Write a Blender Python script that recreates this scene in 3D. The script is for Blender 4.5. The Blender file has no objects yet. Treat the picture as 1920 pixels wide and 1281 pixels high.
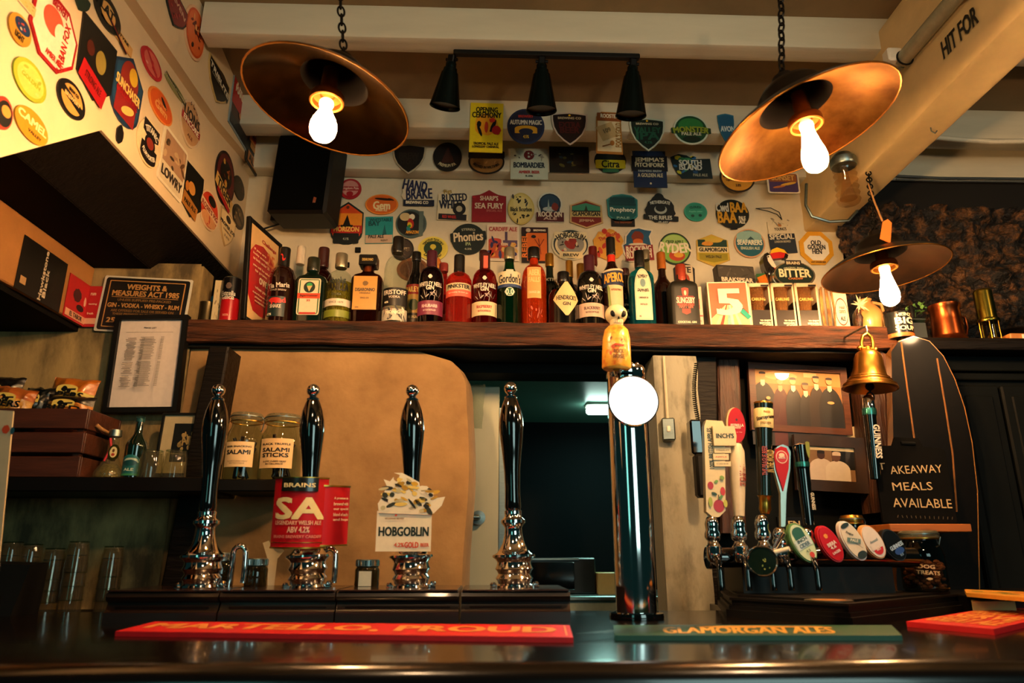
import bpy, math, random
from mathutils import Vector, Matrix, noise
random.seed(7)
sc = bpy.context.scene
COL = sc.collection
R = math.radians
PI = math.pi

# ------------------------------------------------------------------ camera
F, PITCH, YAW, CZ = 1342.0, R(16.6), R(2.0), 1.30
cam = bpy.data.cameras.new('camera'); camo = bpy.data.objects.new('camera', cam); COL.objects.link(camo)
cam.sensor_width = 36.0; cam.lens = F / 1920 * 36.0
camo.location = (0, 0, CZ); camo.rotation_euler = (R(90) + PITCH, 0, -YAW)
cam.dof.use_dof = True; cam.dof.focus_distance = 2.6; cam.dof.aperture_fstop = 3.2
cam.clip_start = 0.02
sc.camera = camo
# ------------------------------------------------------------------ view, world, lights
sc.view_settings.view_transform = 'Standard'; sc.view_settings.look = 'None'
sc.view_settings.gamma = 1.0; sc.view_settings.use_curve_mapping = False
sc.view_settings.exposure = 1.2
sc.cycles.sample_clamp_indirect = 4.0; sc.cycles.transparent_max_bounces = 40
wd = bpy.data.worlds.new('world'); sc.world = wd; wd.use_nodes = True
wd.node_tree.nodes['Background'].inputs[0].default_value = (0.10, 0.42, 0.38, 1)
wd.node_tree.nodes['Background'].inputs[1].default_value = 0.016

def lamp(kind, loc, energy, color, size=0.1, rot=None, sy=None, target=None):
    l = bpy.data.lights.new(kind.lower() + '_light', kind); l.energy = energy; l.color = color
    l.cycles.use_multiple_importance_sampling = True
    if kind == 'AREA':
        l.size = size
        if sy: l.shape = 'RECTANGLE'; l.size_y = sy
    elif kind in ('POINT', 'SPOT'): l.shadow_soft_size = size
    o = bpy.data.objects.new(kind.lower() + '_light', l); COL.objects.link(o); o.location = loc
    if target is not None: o.rotation_euler = (Vector(target) - Vector(loc)).to_track_quat('-Z', 'Y').to_euler()
    return o
WARM = (1.0, 0.62, 0.32)
lamp('POINT', (-0.22, 0.60, 2.42), 6, WARM, 0.045)     # further pendants of the same row, just above and before the frame
lamp('POINT', (0.85, 0.55, 2.42), 11, WARM, 0.045)
lamp('POINT', (2.3, 1.0, 2.45), 9, WARM, 0.045)
lamp('AREA', (-1.5, -1.9, 2.1), 1.6, (0.30, 1.0, 0.85), 0.6, sy=1.2, target=(0, 2.2, 1.6))   # two area lights added behind the camera for teal fill and chrome streaks
lamp('AREA', (1.55, -1.8, 2.0), 11, (0.66, 1.0, 0.93), 1.3, sy=1.3, target=(0.4, 2.2, 1.6))
BULB = 380.0

# ------------------------------------------------------------------ photo geometry helpers
def ray(px, py):
    u = (px - 960) / F; v = (640.5 - py) / F
    y = math.cos(PITCH) - v * math.sin(PITCH); z = math.sin(PITCH) + v * math.cos(PITCH)
    return Vector((u * math.cos(YAW) + y * math.sin(YAW), -u * math.sin(YAW) + y * math.cos(YAW), z))
def aty(px, py, Y): r = ray(px, py); return Vector((0, 0, CZ)) + r * (Y / r.y)
def atx(px, py, X): r = ray(px, py); return Vector((0, 0, CZ)) + r * (X / r.x)
def atz(px, py, Z): r = ray(px, py); return Vector((0, 0, CZ)) + r * ((Z - CZ) / r.z)
def proj(p):
    d = Vector(p) - Vector((0, 0, CZ))
    xr = d.x * math.cos(YAW) - d.y * math.sin(YAW); yr = d.x * math.sin(YAW) + d.y * math.cos(YAW)
    dep = yr * math.cos(PITCH) + d.z * math.sin(PITCH); up = -yr * math.sin(PITCH) + d.z * math.cos(PITCH)
    return 960 + F * xr / dep, 640.5 - F * up / dep
def wpx(px, py, Y, w): return (aty(px + w / 2, py, Y) - aty(px - w / 2, py, Y)).x
def hpx(px, py, Y, h): return (aty(px, py - h / 2, Y) - aty(px, py + h / 2, Y)).z

# ------------------------------------------------------------------ materials
def lin(h):
    h = h.lstrip('#')
    c = [int(h[i:i + 2], 16) / 255 for i in (0, 2, 4)]
    return tuple((x / 12.92 if x <= .04045 else ((x + .055) / 1.055) ** 2.4) for x in c) + (1,)
MC = {}
def newmat(name):
    m = bpy.data.materials.new(name); m.use_nodes = True
    return m, m.node_tree.nodes, m.node_tree.links, m.node_tree.nodes['Principled BSDF']
def mat(name, col, rough=.5, metal=0., var=.12, scale=30, bump=0., bscale=None, coat=0., col2=None, thr=None, stretch=(1, 1, 1), spec=None, emit=None, es=0.):
    if name in MC: return MC[name]
    m, N, L, b = newmat(name)
    c = lin(col); b.inputs['Roughness'].default_value = rough; b.inputs['Metallic'].default_value = metal
    if coat: b.inputs['Coat Weight'].default_value = coat; b.inputs['Coat Roughness'].default_value = .06
    if spec is not None: b.inputs['Specular IOR Level'].default_value = spec
    tc = N.new('ShaderNodeTexCoord'); mp = N.new('ShaderNodeMapping'); mp.inputs['Scale'].default_value = stretch
    L.new(tc.outputs['Object'], mp.inputs['Vector'])
    nz = N.new('ShaderNodeTexNoise'); nz.inputs['Scale'].default_value = scale; nz.inputs['Detail'].default_value = 6
    nz.inputs['Roughness'].default_value = .62
    L.new(mp.outputs[0], nz.inputs['Vector'])
    rp = N.new('ShaderNodeValToRGB')
    c2 = lin(col2) if col2 else tuple(max(0, x * (1 - var * 2)) for x in c[:3]) + (1,)
    lo, hi = thr if thr else (.3, .7)
    rp.color_ramp.elements[0].position = lo; rp.color_ramp.elements[1].position = hi
    rp.color_ramp.elements[0].color = c2; rp.color_ramp.elements[1].color = c
    L.new(nz.outputs['Fac'], rp.inputs['Fac']); L.new(rp.outputs['Color'], b.inputs['Base Color'])
    if bump:
        bp = N.new('ShaderNodeBump'); bp.inputs['Strength'].default_value = bump; bp.inputs['Distance'].default_value = .01
        n2 = N.new('ShaderNodeTexNoise'); n2.inputs['Scale'].default_value = bscale or scale * 2; n2.inputs['Detail'].default_value = 8
        L.new(mp.outputs[0], n2.inputs['Vector']); L.new(n2.outputs['Fac'], bp.inputs['Height']); L.new(bp.outputs[0], b.inputs['Normal'])
    if emit: b.inputs['Emission Color'].default_value = lin(emit); b.inputs['Emission Strength'].default_value = es
    MC[name] = m; return m
def ink(hexc, rough=.42):
    return mat('ink_' + hexc, hexc, rough, var=.05, scale=60)
def glass(name, tint, gloss=1.0, body=0., rough=.02, bodycol=None):
    if name in MC: return MC[name]
    m, N, L, b = newmat(name); N.remove(b)
    out = [n for n in N if n.type == 'OUTPUT_MATERIAL'][0]
    tr = N.new('ShaderNodeBsdfTransparent'); tr.inputs[0].default_value = lin(tint)
    gl = N.new('ShaderNodeBsdfGlossy'); gl.inputs['Roughness'].default_value = rough; gl.inputs[0].default_value = (gloss, gloss, gloss, 1)
    fr = N.new('ShaderNodeFresnel'); fr.inputs[0].default_value = 1.5
    mx = N.new('ShaderNodeMixShader')
    ge = N.new('ShaderNodeNewGeometry'); iv = N.new('ShaderNodeMath'); iv.operation = 'SUBTRACT'; iv.inputs[0].default_value = 1.0; L.new(ge.outputs['Backfacing'], iv.inputs[1])
    mu = N.new('ShaderNodeMath'); mu.operation = 'MULTIPLY'; L.new(fr.outputs[0], mu.inputs[0]); L.new(iv.outputs[0], mu.inputs[1]); L.new(mu.outputs[0], mx.inputs[0])
    src = tr
    if body:
        df = N.new('ShaderNodeBsdfTranslucent'); df.inputs[0].default_value = lin(bodycol or tint)
        d2 = N.new('ShaderNodeBsdfDiffuse'); d2.inputs[0].default_value = lin(bodycol or tint)
        ad = N.new('ShaderNodeMixShader'); ad.inputs[0].default_value = .5
        L.new(df.outputs[0], ad.inputs[1]); L.new(d2.outputs[0], ad.inputs[2])
        m2 = N.new('ShaderNodeMixShader'); m2.inputs[0].default_value = body
        nz = N.new('ShaderNodeTexNoise'); nz.inputs['Scale'].default_value = 18
        mr = N.new('ShaderNodeMapRange'); mr.inputs['To Min'].default_value = body * .6; mr.inputs['To Max'].default_value = min(1, body * 1.3)
        L.new(nz.outputs['Fac'], mr.inputs['Value']); L.new(mr.outputs[0], m2.inputs[0])
        L.new(tr.outputs[0], m2.inputs[1]); L.new(ad.outputs[0], m2.inputs[2]); src = m2
    L.new(src.outputs[0], mx.inputs[1]); L.new(gl.outputs[0], mx.inputs[2])
    L.new(mx.outputs[0], out.inputs['Surface']); MC[name] = m; return m
def emitm(name, col, s, col2=None, z0=0, z1=1, s2=None):
    m, N, L, b = newmat(name); N.remove(b)
    out = [n for n in N if n.type == 'OUTPUT_MATERIAL'][0]; e = N.new('ShaderNodeEmission')
    e.inputs[0].default_value = lin(col); e.inputs[1].default_value = s
    if s2 is not None:
        tc = N.new('ShaderNodeTexCoord'); sx = N.new('ShaderNodeSeparateXYZ'); L.new(tc.outputs['Object'], sx.inputs[0])
        mr = N.new('ShaderNodeMapRange'); mr.inputs['From Min'].default_value = z0; mr.inputs['From Max'].default_value = z1
        mr.inputs['To Min'].default_value = s; mr.inputs['To Max'].default_value = s2; mr.interpolation_type = 'SMOOTHSTEP'
        L.new(sx.outputs['Z'], mr.inputs['Value']); L.new(mr.outputs[0], e.inputs[1])
    L.new(e.outputs[0], out.inputs['Surface']); return m

plaster = mat('cream_plaster', 'd8ceb4', .75, var=.10, scale=5, bump=.35, bscale=14)
plaster_a = mat('cream_painted_board', 'dcc6a2', .5, var=.05, scale=7, bump=.12, bscale=9)
plaster_low = mat('rough_buff_plaster', 'a98658', .85, col2='785933', scale=3.0, thr=(.3, .7), bump=1.2, bscale=5)
plaster_alc = mat('mottled_old_plaster', 'a38a58', .85, col2='4a3e26', scale=6, thr=(.36, .6), bump=.6, bscale=12, stretch=(1.2, 1, .5))
pier_m = mat('grey_white_plaster', '8e8d80', .8, col2='4a483e', scale=9, thr=(.22, .5), bump=.5, bscale=18, stretch=(1.6, 1, .7))
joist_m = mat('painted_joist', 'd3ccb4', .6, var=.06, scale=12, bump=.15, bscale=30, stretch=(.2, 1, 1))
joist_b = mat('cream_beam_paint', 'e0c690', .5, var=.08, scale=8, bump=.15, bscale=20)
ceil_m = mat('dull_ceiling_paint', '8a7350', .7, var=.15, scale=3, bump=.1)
orange_m = mat('ochre_paint', 'a8743e', .6, var=.1, scale=10, bump=.2)
darkwood = mat('dark_timber', '0d0805', .5, col2='070403', scale=6, thr=(.35, .65), bump=.6, bscale=16, stretch=(.6, 4, 5), spec=.2)
beamwood = mat('old_oak_beam', '5a3018', .5, col2='140905', scale=16, thr=(.36, .64), bump=1.6, bscale=40, stretch=(.3, 3, 3.2), spec=.4)
postwood = mat('oak_post', '4f2a16', .5, col2='1a0d07', scale=14, thr=(.3, .7), bump=.9, bscale=30, stretch=(3, 3, .4), coat=.1)
counterm = mat('varnished_counter', '100804', .2, col2='080402', scale=3, thr=(.3, .7), stretch=(.3, 4, 1), coat=.3)
boxwood = mat('pump_box_mahogany', '1e0d07', .35, col2='0b0503', scale=5, stretch=(.3, 3, 3), coat=.4)
blackm = mat('black_paint', '040505', .55, var=.2, spec=.25)
blackg = mat('black_gloss', '050606', .08, coat=1.0)
blackwall = mat('black_green_wall', '050a0b', .7, var=.3, scale=6, bump=.2, spec=.15)
chrome = mat('chrome', 'd8d8d8', .07, 1.0, var=.02)
steel = mat('brushed_steel', '8c9a98', .35, 1.0, var=.1, stretch=(1, 1, 8))
brass = mat('brass', 'c9963e', .28, 1.0, var=.12, scale=14)
brass_old = mat('aged_bell_brass', 'b4813a', .33, 1.0, var=.12, scale=9)
copper = mat('copper', 'a8542a', .3, 1.0, var=.2, scale=10)
shade_m = mat('aged_bronze_shade', '4a3212', .2, 1.0, col2='1e1206', scale=9, thr=(.3, .75))
shade_dark = mat('dark_bronze_shade', '2b1a0e', .4, .8, col2='0e0906', scale=10, thr=(.3, .7))
shade_out = mat('shade_outer_black', '15100c', .4, .6)
iron = mat('black_iron', '0a0908', .45, .7)
gunmetal = mat('spot_gunmetal', '10201f', .25, .8)
clear = glass('clear_glass', 'eef4f0')
clearg = glass('greenish_glass', 'd5e2d8')
rope = mat('wicker_rope', 'a87844', .8, var=.2)
white = ink('e8e2d2')

# ------------------------------------------------------------------ mesh builder
class MB:
    def __init__(s): s.v = []; s.f = []; s.m = []; s.mats = []; s.sm = []
    def mi(s, m):
        if m not in s.mats: s.mats.append(m)
        return s.mats.index(m)
    def add(s, vs, fs, m, T=None, smooth=False):
        o = len(s.v); i = s.mi(m)
        for p in vs: s.v.append(tuple(T @ Vector(p)) if T is not None else tuple(p))
        for f in fs: s.f.append(tuple(o + k for k in f)); s.m.append(i); s.sm.append(smooth)
        return s
    def box(s, a, b, m, T=None, c=0.0):
        x0, y0, z0 = a; x1, y1, z1 = b
        if x0 > x1: x0, x1 = x1, x0
        if y0 > y1: y0, y1 = y1, y0
        if z0 > z1: z0, z1 = z1, z0
        c = min(c, (x1 - x0) * .45, (y1 - y0) * .45, (z1 - z0) * .45)
        if c <= 0:
            vs = [(x, y, z) for z in (z0, z1) for y in (y0, y1) for x in (x0, x1)]
            fs = [(0, 2, 3, 1), (4, 5, 7, 6), (0, 1, 5, 4), (2, 6, 7, 3), (0, 4, 6, 2), (1, 3, 7, 5)]
            return s.add(vs, fs, m, T)
        # bevelled box: three shrunken shells
        vs = []; idx = {}
        for zi, z in enumerate((z0, z1)):
            for yi, y in enumerate((y0, y1)):
                for xi, x in enumerate((x0, x1)):
                    sx, sy, sz = (c if xi == 0 else -c), (c if yi == 0 else -c), (c if zi == 0 else -c)
                    for ax in range(3):
                        p = [x + sx, y + sy, z + sz]; p[ax] = (x, y, z)[ax]
                        idx[(xi, yi, zi, ax)] = len(vs); vs.append(tuple(p))
        g = lambda *k: idx[k]
        fs = [(g(0,0,0,0), g(0,0,1,0), g(0,1,1,0), g(0,1,0,0)), (g(1,0,0,0), g(1,1,0,0), g(1,1,1,0), g(1,0,1,0)),
              (g(0,0,0,1), g(1,0,0,1), g(1,0,1,1), g(0,0,1,1)), (g(0,1,0,1), g(0,1,1,1), g(1,1,1,1), g(1,1,0,1)),
              (g(0,0,0,2), g(0,1,0,2), g(1,1,0,2), g(1,0,0,2)), (g(0,0,1,2), g(1,0,1,2), g(1,1,1,2), g(0,1,1,2))]
        for a_, b_ in ((0, 1), (0, 2), (1, 2)):
            o_ = 3 - a_ - b_
            for p in (0, 1):
                for q in (0, 1):
                    k0 = [0, 0, 0]; k0[a_] = p; k0[b_] = q; k1 = list(k0); k0[o_] = 0; k1[o_] = 1
                    fs.append((g(*k0, a_), g(*k1, a_), g(*k1, b_), g(*k0, b_)))
        for x in (0, 1):
            for y in (0, 1):
                for z in (0, 1): fs.append((g(x,y,z,0), g(x,y,z,1), g(x,y,z,2)))
        return s.add(vs, fs, m, T)
    def lathe(s, prof, m, n=28, T=None, sq=2.0, dy=1.0, cap=True):
        q_ = [prof[0]]
        for (ra, za), (rb, zb_) in zip(prof[:-1], prof[1:]):
            L_ = math.hypot(rb - ra, zb_ - za)
            if L_ > .06:
                for t_ in (.003 / L_, 1 - .003 / L_): q_.append((ra + (rb - ra) * t_, za + (zb_ - za) * t_))
            q_.append((rb, zb_))
        prof = q_; vs = []; fs = []
        for r, z in prof:
            for k in range(n):
                a = 2 * PI * k / n; ca, sa = math.cos(a), math.sin(a)
                e = 2.0 / sq
                vs.append((r * math.copysign(abs(ca) ** e, ca), r * dy * math.copysign(abs(sa) ** e, sa), z))
        for i in range(len(prof) - 1):
            for k in range(n):
                k2 = (k + 1) % n; fs.append((i * n + k, i * n + k2, (i + 1) * n + k2, (i + 1) * n + k))
        s.add(vs, fs, m, T, True)
        if cap:
            for i in (0, len(prof) - 1):
                if prof[i][0] > 1e-5:
                    s.add(vs[i * n:(i + 1) * n], [tuple(range(n)) if i else tuple(reversed(range(n)))], m, T)
        return s
    def tube(s, pts, r, m, n=8, T=None, closed=False):
        pts = [Vector(p) for p in pts]; vs = []; fs = []; L = len(pts)
        rr = r if isinstance(r, (list, tuple)) else [r] * L
        up = None
        for i, p in enumerate(pts):
            a = pts[i - 1] if (i or closed) else p; b = pts[(i + 1) % L] if (i < L - 1 or closed) else p
            t = (b - a).normalized() if (b - a).length > 1e-9 else Vector((0, 0, 1))
            if up is None:
                up = Vector((0, 0, 1)) if abs(t.z) < .9 else Vector((1, 0, 0))
            u = (up - t * up.dot(t)); u = u.normalized() if u.length > 1e-6 else t.orthogonal().normalized()
            up = u; w = t.cross(u)
            for k in range(n):
                an = 2 * PI * k / n; vs.append(tuple(p + (u * math.cos(an) + w * math.sin(an)) * rr[i]))
        for i in range(L if closed else L - 1):
            j = (i + 1) % L
            for k in range(n): fs.append((i * n + k, i * n + (k + 1) % n, j * n + (k + 1) % n, j * n + k))
        s.add(vs, fs, m, T, True)
        if not closed:
            s.add(vs[:n], [tuple(reversed(range(n)))], m, T); s.add(vs[-n:], [tuple(range(n))], m, T)
        return s
    def ball(s, c, r, m, n=16, T=None, sc=(1, 1, 1)):
        prof = [(math.sin(PI * i / (n // 2)) * r, -math.cos(PI * i / (n // 2)) * r) for i in range(n // 2 + 1)]
        prof[0] = (1e-5, -r); prof[-1] = (1e-5, r)
        M = Matrix.Translation(c) @ Matrix.Diagonal((*sc, 1))
        return s.lathe(prof, m, n, (T @ M) if T is not None else M)
    def prism(s, poly, y0, y1, m, T=None, mside=None):
        """poly in xz plane, front at y0 (towards the viewer), back at y1"""
        n = len(poly)
        ar = sum(poly[i][0] * poly[(i + 1) % n][1] - poly[(i + 1) % n][0] * poly[i][1] for i in range(n))
        if ar < 0: poly = poly[::-1]
        f = [(x, y0, z) for x, z in poly]; b = [(x, y1, z) for x, z in poly]
        s.add(f, [tuple(range(n))], m, T); s.add(b, [tuple(reversed(range(n)))], mside or m, T)
        s.add(f + b, [(i, n + i, n + (i + 1) % n, (i + 1) % n) for i in range(n)], mside or m, T)
        return s
    def grid(s, fn, nu, nv, m, smooth=True):
        vs = [fn(i / nu, j / nv) for j in range(nv + 1) for i in range(nu + 1)]
        fs = [(j * (nu + 1) + i, j * (nu + 1) + i + 1, (j + 1) * (nu + 1) + i + 1, (j + 1) * (nu + 1) + i) for j in range(nv) for i in range(nu)]
        return s.add(vs, fs, m, None, smooth)
    def mesh(s, name):
        me = bpy.data.meshes.new(name); me.from_pydata(s.v, [], s.f)
        for m in s.mats: me.materials.append(m)
        me.polygons.foreach_set('material_index', s.m); me.polygons.foreach_set('use_smooth', s.sm)
        me.set_sharp_from_angle(angle=R(38)); me.update(); return me
    def build(s, name, parent=None, loc=None, rot=None, label=None):
        o = bpy.data.objects.new(name, s.mesh(name)); COL.objects.link(o)
        if parent: o.parent = parent
        if loc is not None: o.location = loc
        if rot is not None: o.rotation_euler = rot
        if label: o['label'] = label
        return o
def thing(name, label, cat, loc=(0, 0, 0), rot=(0, 0, 0), group=None):
    o = bpy.data.objects.new(name, None); COL.objects.link(o); o.location = loc; o.rotation_euler = rot
    o.empty_display_size = .02
    return tag(o, label, cat, group)
def tag(o, label, cat, group=None):
    o['label'] = label; o['category'] = cat
    if group: o['group'] = group
    return o
def struct(o): o['kind'] = 'structure'; return o
def dup(root, **kw):
    r = root.copy(); COL.objects.link(r)
    for k, v in kw.items():
        if k in ('label', 'group'): r[k] = v
        else: setattr(r, k, v)
    for ch in root.children:
        c = ch.copy(); COL.objects.link(c); c.parent = r
        for g in ch.children:
            d = g.copy(); COL.objects.link(d); d.parent = c
    return r

# ------------------------------------------------------------------ flat shapes
def ell(n=36, rx=1., ry=1., cx=0, cy=0): return [(cx + rx * math.cos(2 * PI * i / n), cy + ry * math.sin(2 * PI * i / n)) for i in range(n)]
def rrect(k=.2, ky=None, n=4):
    ky = k if ky is None else ky; p = []
    for cx, cy, a0 in ((1 - k, 1 - ky, 0), (-1 + k, 1 - ky, 90), (-1 + k, -1 + ky, 180), (1 - k, -1 + ky, 270)):
        for i in range(n + 1):
            a = R(a0 + 90 * i / n); p.append((cx + k * math.cos(a), cy + ky * math.sin(a)))
    return p
SH = {
 'o': ell(), 'r': rrect(.16), 'R': [(-1, -1), (1, -1), (1, 1), (-1, 1)],
 's': [(0, -1), (.35, -.72), (.68, -.35), (.88, .1), (.95, .55), (.95, .88), (.5, .95), (0, 1), (-.5, .95), (-.95, .88), (-.95, .55), (-.88, .1), (-.68, -.35), (-.35, -.72)],
 'h': [(0, -1), (1, -.6), (.95, .62), (0, 1), (-.95, .62), (-1, -.6)],
 'oct': [(math.cos(R(22.5 + 45 * i)) * 1.08, math.sin(R(22.5 + 45 * i)) * 1.08) for i in range(8)],
 'a': [(1, -1), (1, .2)] + [(math.cos(R(a)), .2 + .8 * math.sin(R(a))) for a in range(15, 180, 15)] + [(-1, .2), (-1, -1)],
 'crest': [(-1, -1), (1, -.98), (1, .62), (.55, .7), (.25, .85), (0, 1), (-.25, .85), (-.55, .7), (-1, .62)],
 'home': [(1, .5), (0, 1), (-1, .5), (-1, -.45)] + [(-math.cos(R(a)), -.45 - .55 * math.sin(R(a))) for a in range(20, 180, 20)] + [(1, -.45)],
 'tongue': [(-1, .55), (-.6, .85), (0, .95), (.6, .85), (1, .55), (.95, -.6), (.55, -.95), (0, -1), (-.55, -.95), (-.95, -.6)],
 'dia': [(0, -1), (1, .1), (.55, .85), (-.15, 1), (-1, .05)],
 'lozenge': [(0, 1), (1, 0), (0, -1), (-1, 0)],
 'kite': [(-1, .9), (.9, 1), (1, -.35), (.2, -1), (-.8, -.7)],
 'snow': [(-.9, -1), (.95, -1), (1, -.55), (.72, -.4)] + [(.85 * math.cos(R(a)), .22 + .78 * math.sin(R(a))) for a in range(-30, 211, 20)] + [(-.72, -.4), (-1, -.55)],
 'peanut': [(math.cos(R(a)) * (.82 + .18 * abs(math.cos(R(a)))), math.sin(R(a))) for a in range(0, 360, 12)],
 'tag': [(-.9, -1), (.95, -1), (.8, .7), (.5, 1), (-.55, 1), (-.9, .75)],
 'arrowd': [(-1, 1), (1, 1), (1, -.4), (0, -1), (-1, -.4)],
 'sail': [(-.85, -1), (.75, -.9), (0, 1)],
}
def blob(seed, n=22, amp=.18):
    rd = random.Random(seed); return [((1 - amp * rd.random()) * math.cos(2 * PI * i / n), (1 - amp * rd.random()) * math.sin(2 * PI * i / n)) for i in range(n)]
def shp(s):
    if isinstance(s, str):
        return blob(int(s[1:])) if s[0] == 'b' and s[1:].isdigit() else SH[s]
    return s
TX = {}
def text2d(s):
    if s in TX: return TX[s]
    cu = bpy.data.curves.new('t', 'FONT'); cu.body = s; cu.resolution_u = 2; cu.size = 1
    ob = bpy.data.objects.new('t', cu); me = ob.to_mesh()
    vs = [(v.co.x, v.co.y) for v in me.vertices]; fs = [tuple(p.vertices) for p in me.polygons]
    ob.to_mesh_clear(); bpy.data.objects.remove(ob); bpy.data.curves.remove(cu)
    if not vs: TX[s] = ([], []); return TX[s]
    x0 = min(v[0] for v in vs); x1 = max(v[0] for v in vs); y0 = min(v[1] for v in vs); y1 = max(v[1] for v in vs)
    vs = [((x - (x0 + x1) / 2) / (x1 - x0), (y - (y0 + y1) / 2) / max(y1 - y0, 1e-6)) for x, y in vs]
    TX[s] = (vs, fs); return TX[s]
def fine(tx, lv=3):
    vs, fs = list(tx[0]), [f for f in tx[1]]
    tr = []
    for f in fs:
        for i in range(1, len(f) - 1): tr.append((f[0], f[i], f[i + 1]))
    for _ in range(lv):
        mid = {}; out = []
        def m_(a, b):
            k = (min(a, b), max(a, b))
            if k not in mid: mid[k] = len(vs); vs.append(((vs[a][0] + vs[b][0]) / 2, (vs[a][1] + vs[b][1]) / 2))
            return mid[k]
        for a, b, c in tr:
            ab, bc, ca = m_(a, b), m_(b, c), m_(c, a); out += [(a, ab, ca), (ab, b, bc), (ca, bc, c), (ab, bc, ca)]
        tr = out
    return vs, tr
def envelope(poly, n):
    xs = [p[0] for p in poly]; a, b = min(xs), max(xs); out = []
    e = (b - a) * 1e-4
    for i in range(n + 1):
        x = a + e + (b - a - 2 * e) * i / n; ys = []
        for k in range(len(poly)):
            (xa, ya), (xb, yb) = poly[k], poly[(k + 1) % len(poly)]
            if (xa - x) * (xb - x) <= 0 and xa != xb: ys.append(ya + (yb - ya) * (x - xa) / (xb - xa))
        if ys: out.append((x, min(ys), max(ys)))
    return out
def decal(ops, mp, hw, hh, wrap=False, step=.0004):
    """ops in units of the half width / half height; mp(x_m, z_m, lift) -> 3D. returns (art MB, text MB)"""
    A, Tt = MB(), MB(); lay = 1
    for op in ops:
        k = op[0]
        if k == 't':
            _, s, x, y, w, h, col = op[:7]; arc = op[7] if len(op) > 7 else 0; rot = R(op[8]) if len(op) > 8 else 0
            W = w * hw; H = h * hh * 1.7; P = []
            vs, fs = text2d(s) if not (wrap and W / max(1, len(s)) > .012) else fine(text2d(s))
            for tx, ty in vs:
                X, Y = tx * W, ty * H
                if arc:
                    rad = W / R(abs(arc)); a = X / rad
                    if arc > 0: X, Y = (rad + Y) * math.sin(a), (rad + Y) * math.cos(a) - rad
                    else: X, Y = (rad - Y) * math.sin(a), rad - (rad - Y) * math.cos(a)
                if rot: X, Y = X * math.cos(rot) - Y * math.sin(rot), X * math.sin(rot) + Y * math.cos(rot)
                P.append((X, Y))
            bo = 0 if col == 'c8a878' else min(W / max(1, len(s)) * .07, H * .06) if H > .004 else 0
            P0 = []
            for dx, dy_ in (((-bo, -bo * .6), (bo, -bo * .6), (-bo, bo * .6), (bo, bo * .6)) if bo else ((0, 0),)): P0.append([(x * hw + a_ + dx, y * hh + b_ + dy_) for a_, b_ in P])
            for i_, q_ in enumerate(P0): Tt.add([mp(a_, b_, .0002 + step * lay + .00012 * i_) for a_, b_ in q_], fs, ink(col))
        elif k == 'n':
            _, seed, cnt, cols, x, y, w, h = op[:8]; rd = random.Random(seed)
            for i in range(cnt):
                cx = x + rd.uniform(-w, w); cy = y + rd.uniform(-h, h); rx = w * rd.uniform(.08, .3); ry = h * rd.uniform(.08, .3)
                an = rd.uniform(0, PI); po = [(cx + rx * math.cos(t) * math.cos(an) - ry * math.sin(t) * math.sin(an), cy + rx * math.cos(t) * math.sin(an) + ry * math.sin(t) * math.cos(an)) for t in (0, .9, 1.8, 2.9, 3.7, 4.6, 5.5)]
                A.add([mp(px * hw, py * hh, .0002 + step * (lay + (i % 3) * .25)) for px, py in po], [tuple(range(7))], ink(rd.choice(cols)))
        else:
            sh, x, y, w, h, col = op[:6]; rot = R(op[6]) if len(op) > 6 else 0
            po = [(px * w, py * h) for px, py in shp(sh)]
            if rot: po = [((px * hw * math.cos(rot) - py * hh * math.sin(rot)) / hw, (px * hw * math.sin(rot) + py * hh * math.cos(rot)) / hh) for px, py in po]
            po = [(x + px, y + py) for px, py in po]; m = col if not isinstance(col, str) else ink(col)
            if wrap:
                ev = envelope(po, max(2, int(10 * w + 2))); n = len(ev)
                vs = [mp(a * hw, b * hh, .0002 + step * lay) for a, b, c in ev] + [mp(a * hw, c * hh, .0002 + step * lay) for a, b, c in ev]
                A.add(vs, [(i, i + 1, n + i + 1, n + i) for i in range(n - 1)], m, None, True)
            else:
                ar = sum(po[i][0] * po[(i + 1) % len(po)][1] - po[(i + 1) % len(po)][0] * po[i][1] for i in range(len(po)))
                if ar < 0: po = po[::-1]
                A.add([mp(a * hw, b * hh, .0002 + step * lay) for a, b in po], [tuple(range(len(po)))], m)
        lay += 1
    return A, Tt
def flatmp(x, z, l): return (x, -l, z)
def cylmp(r, z0=0, dy=1.0):
    return lambda x, z, l: ((r + l) * math.sin(x / r), -(r * dy + l) * math.cos(x / r) if dy == 1 else -(r * dy + l), z0 + z)
def put(parent, ops, mp, hw, hh, wrap=False, art='artwork', let='lettering', step=.0004):
    A, Tt = decal(ops, mp, hw, hh, wrap, step)
    if A.v: A.build(art, parent)
    if Tt.v: Tt.build(let, parent)

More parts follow.
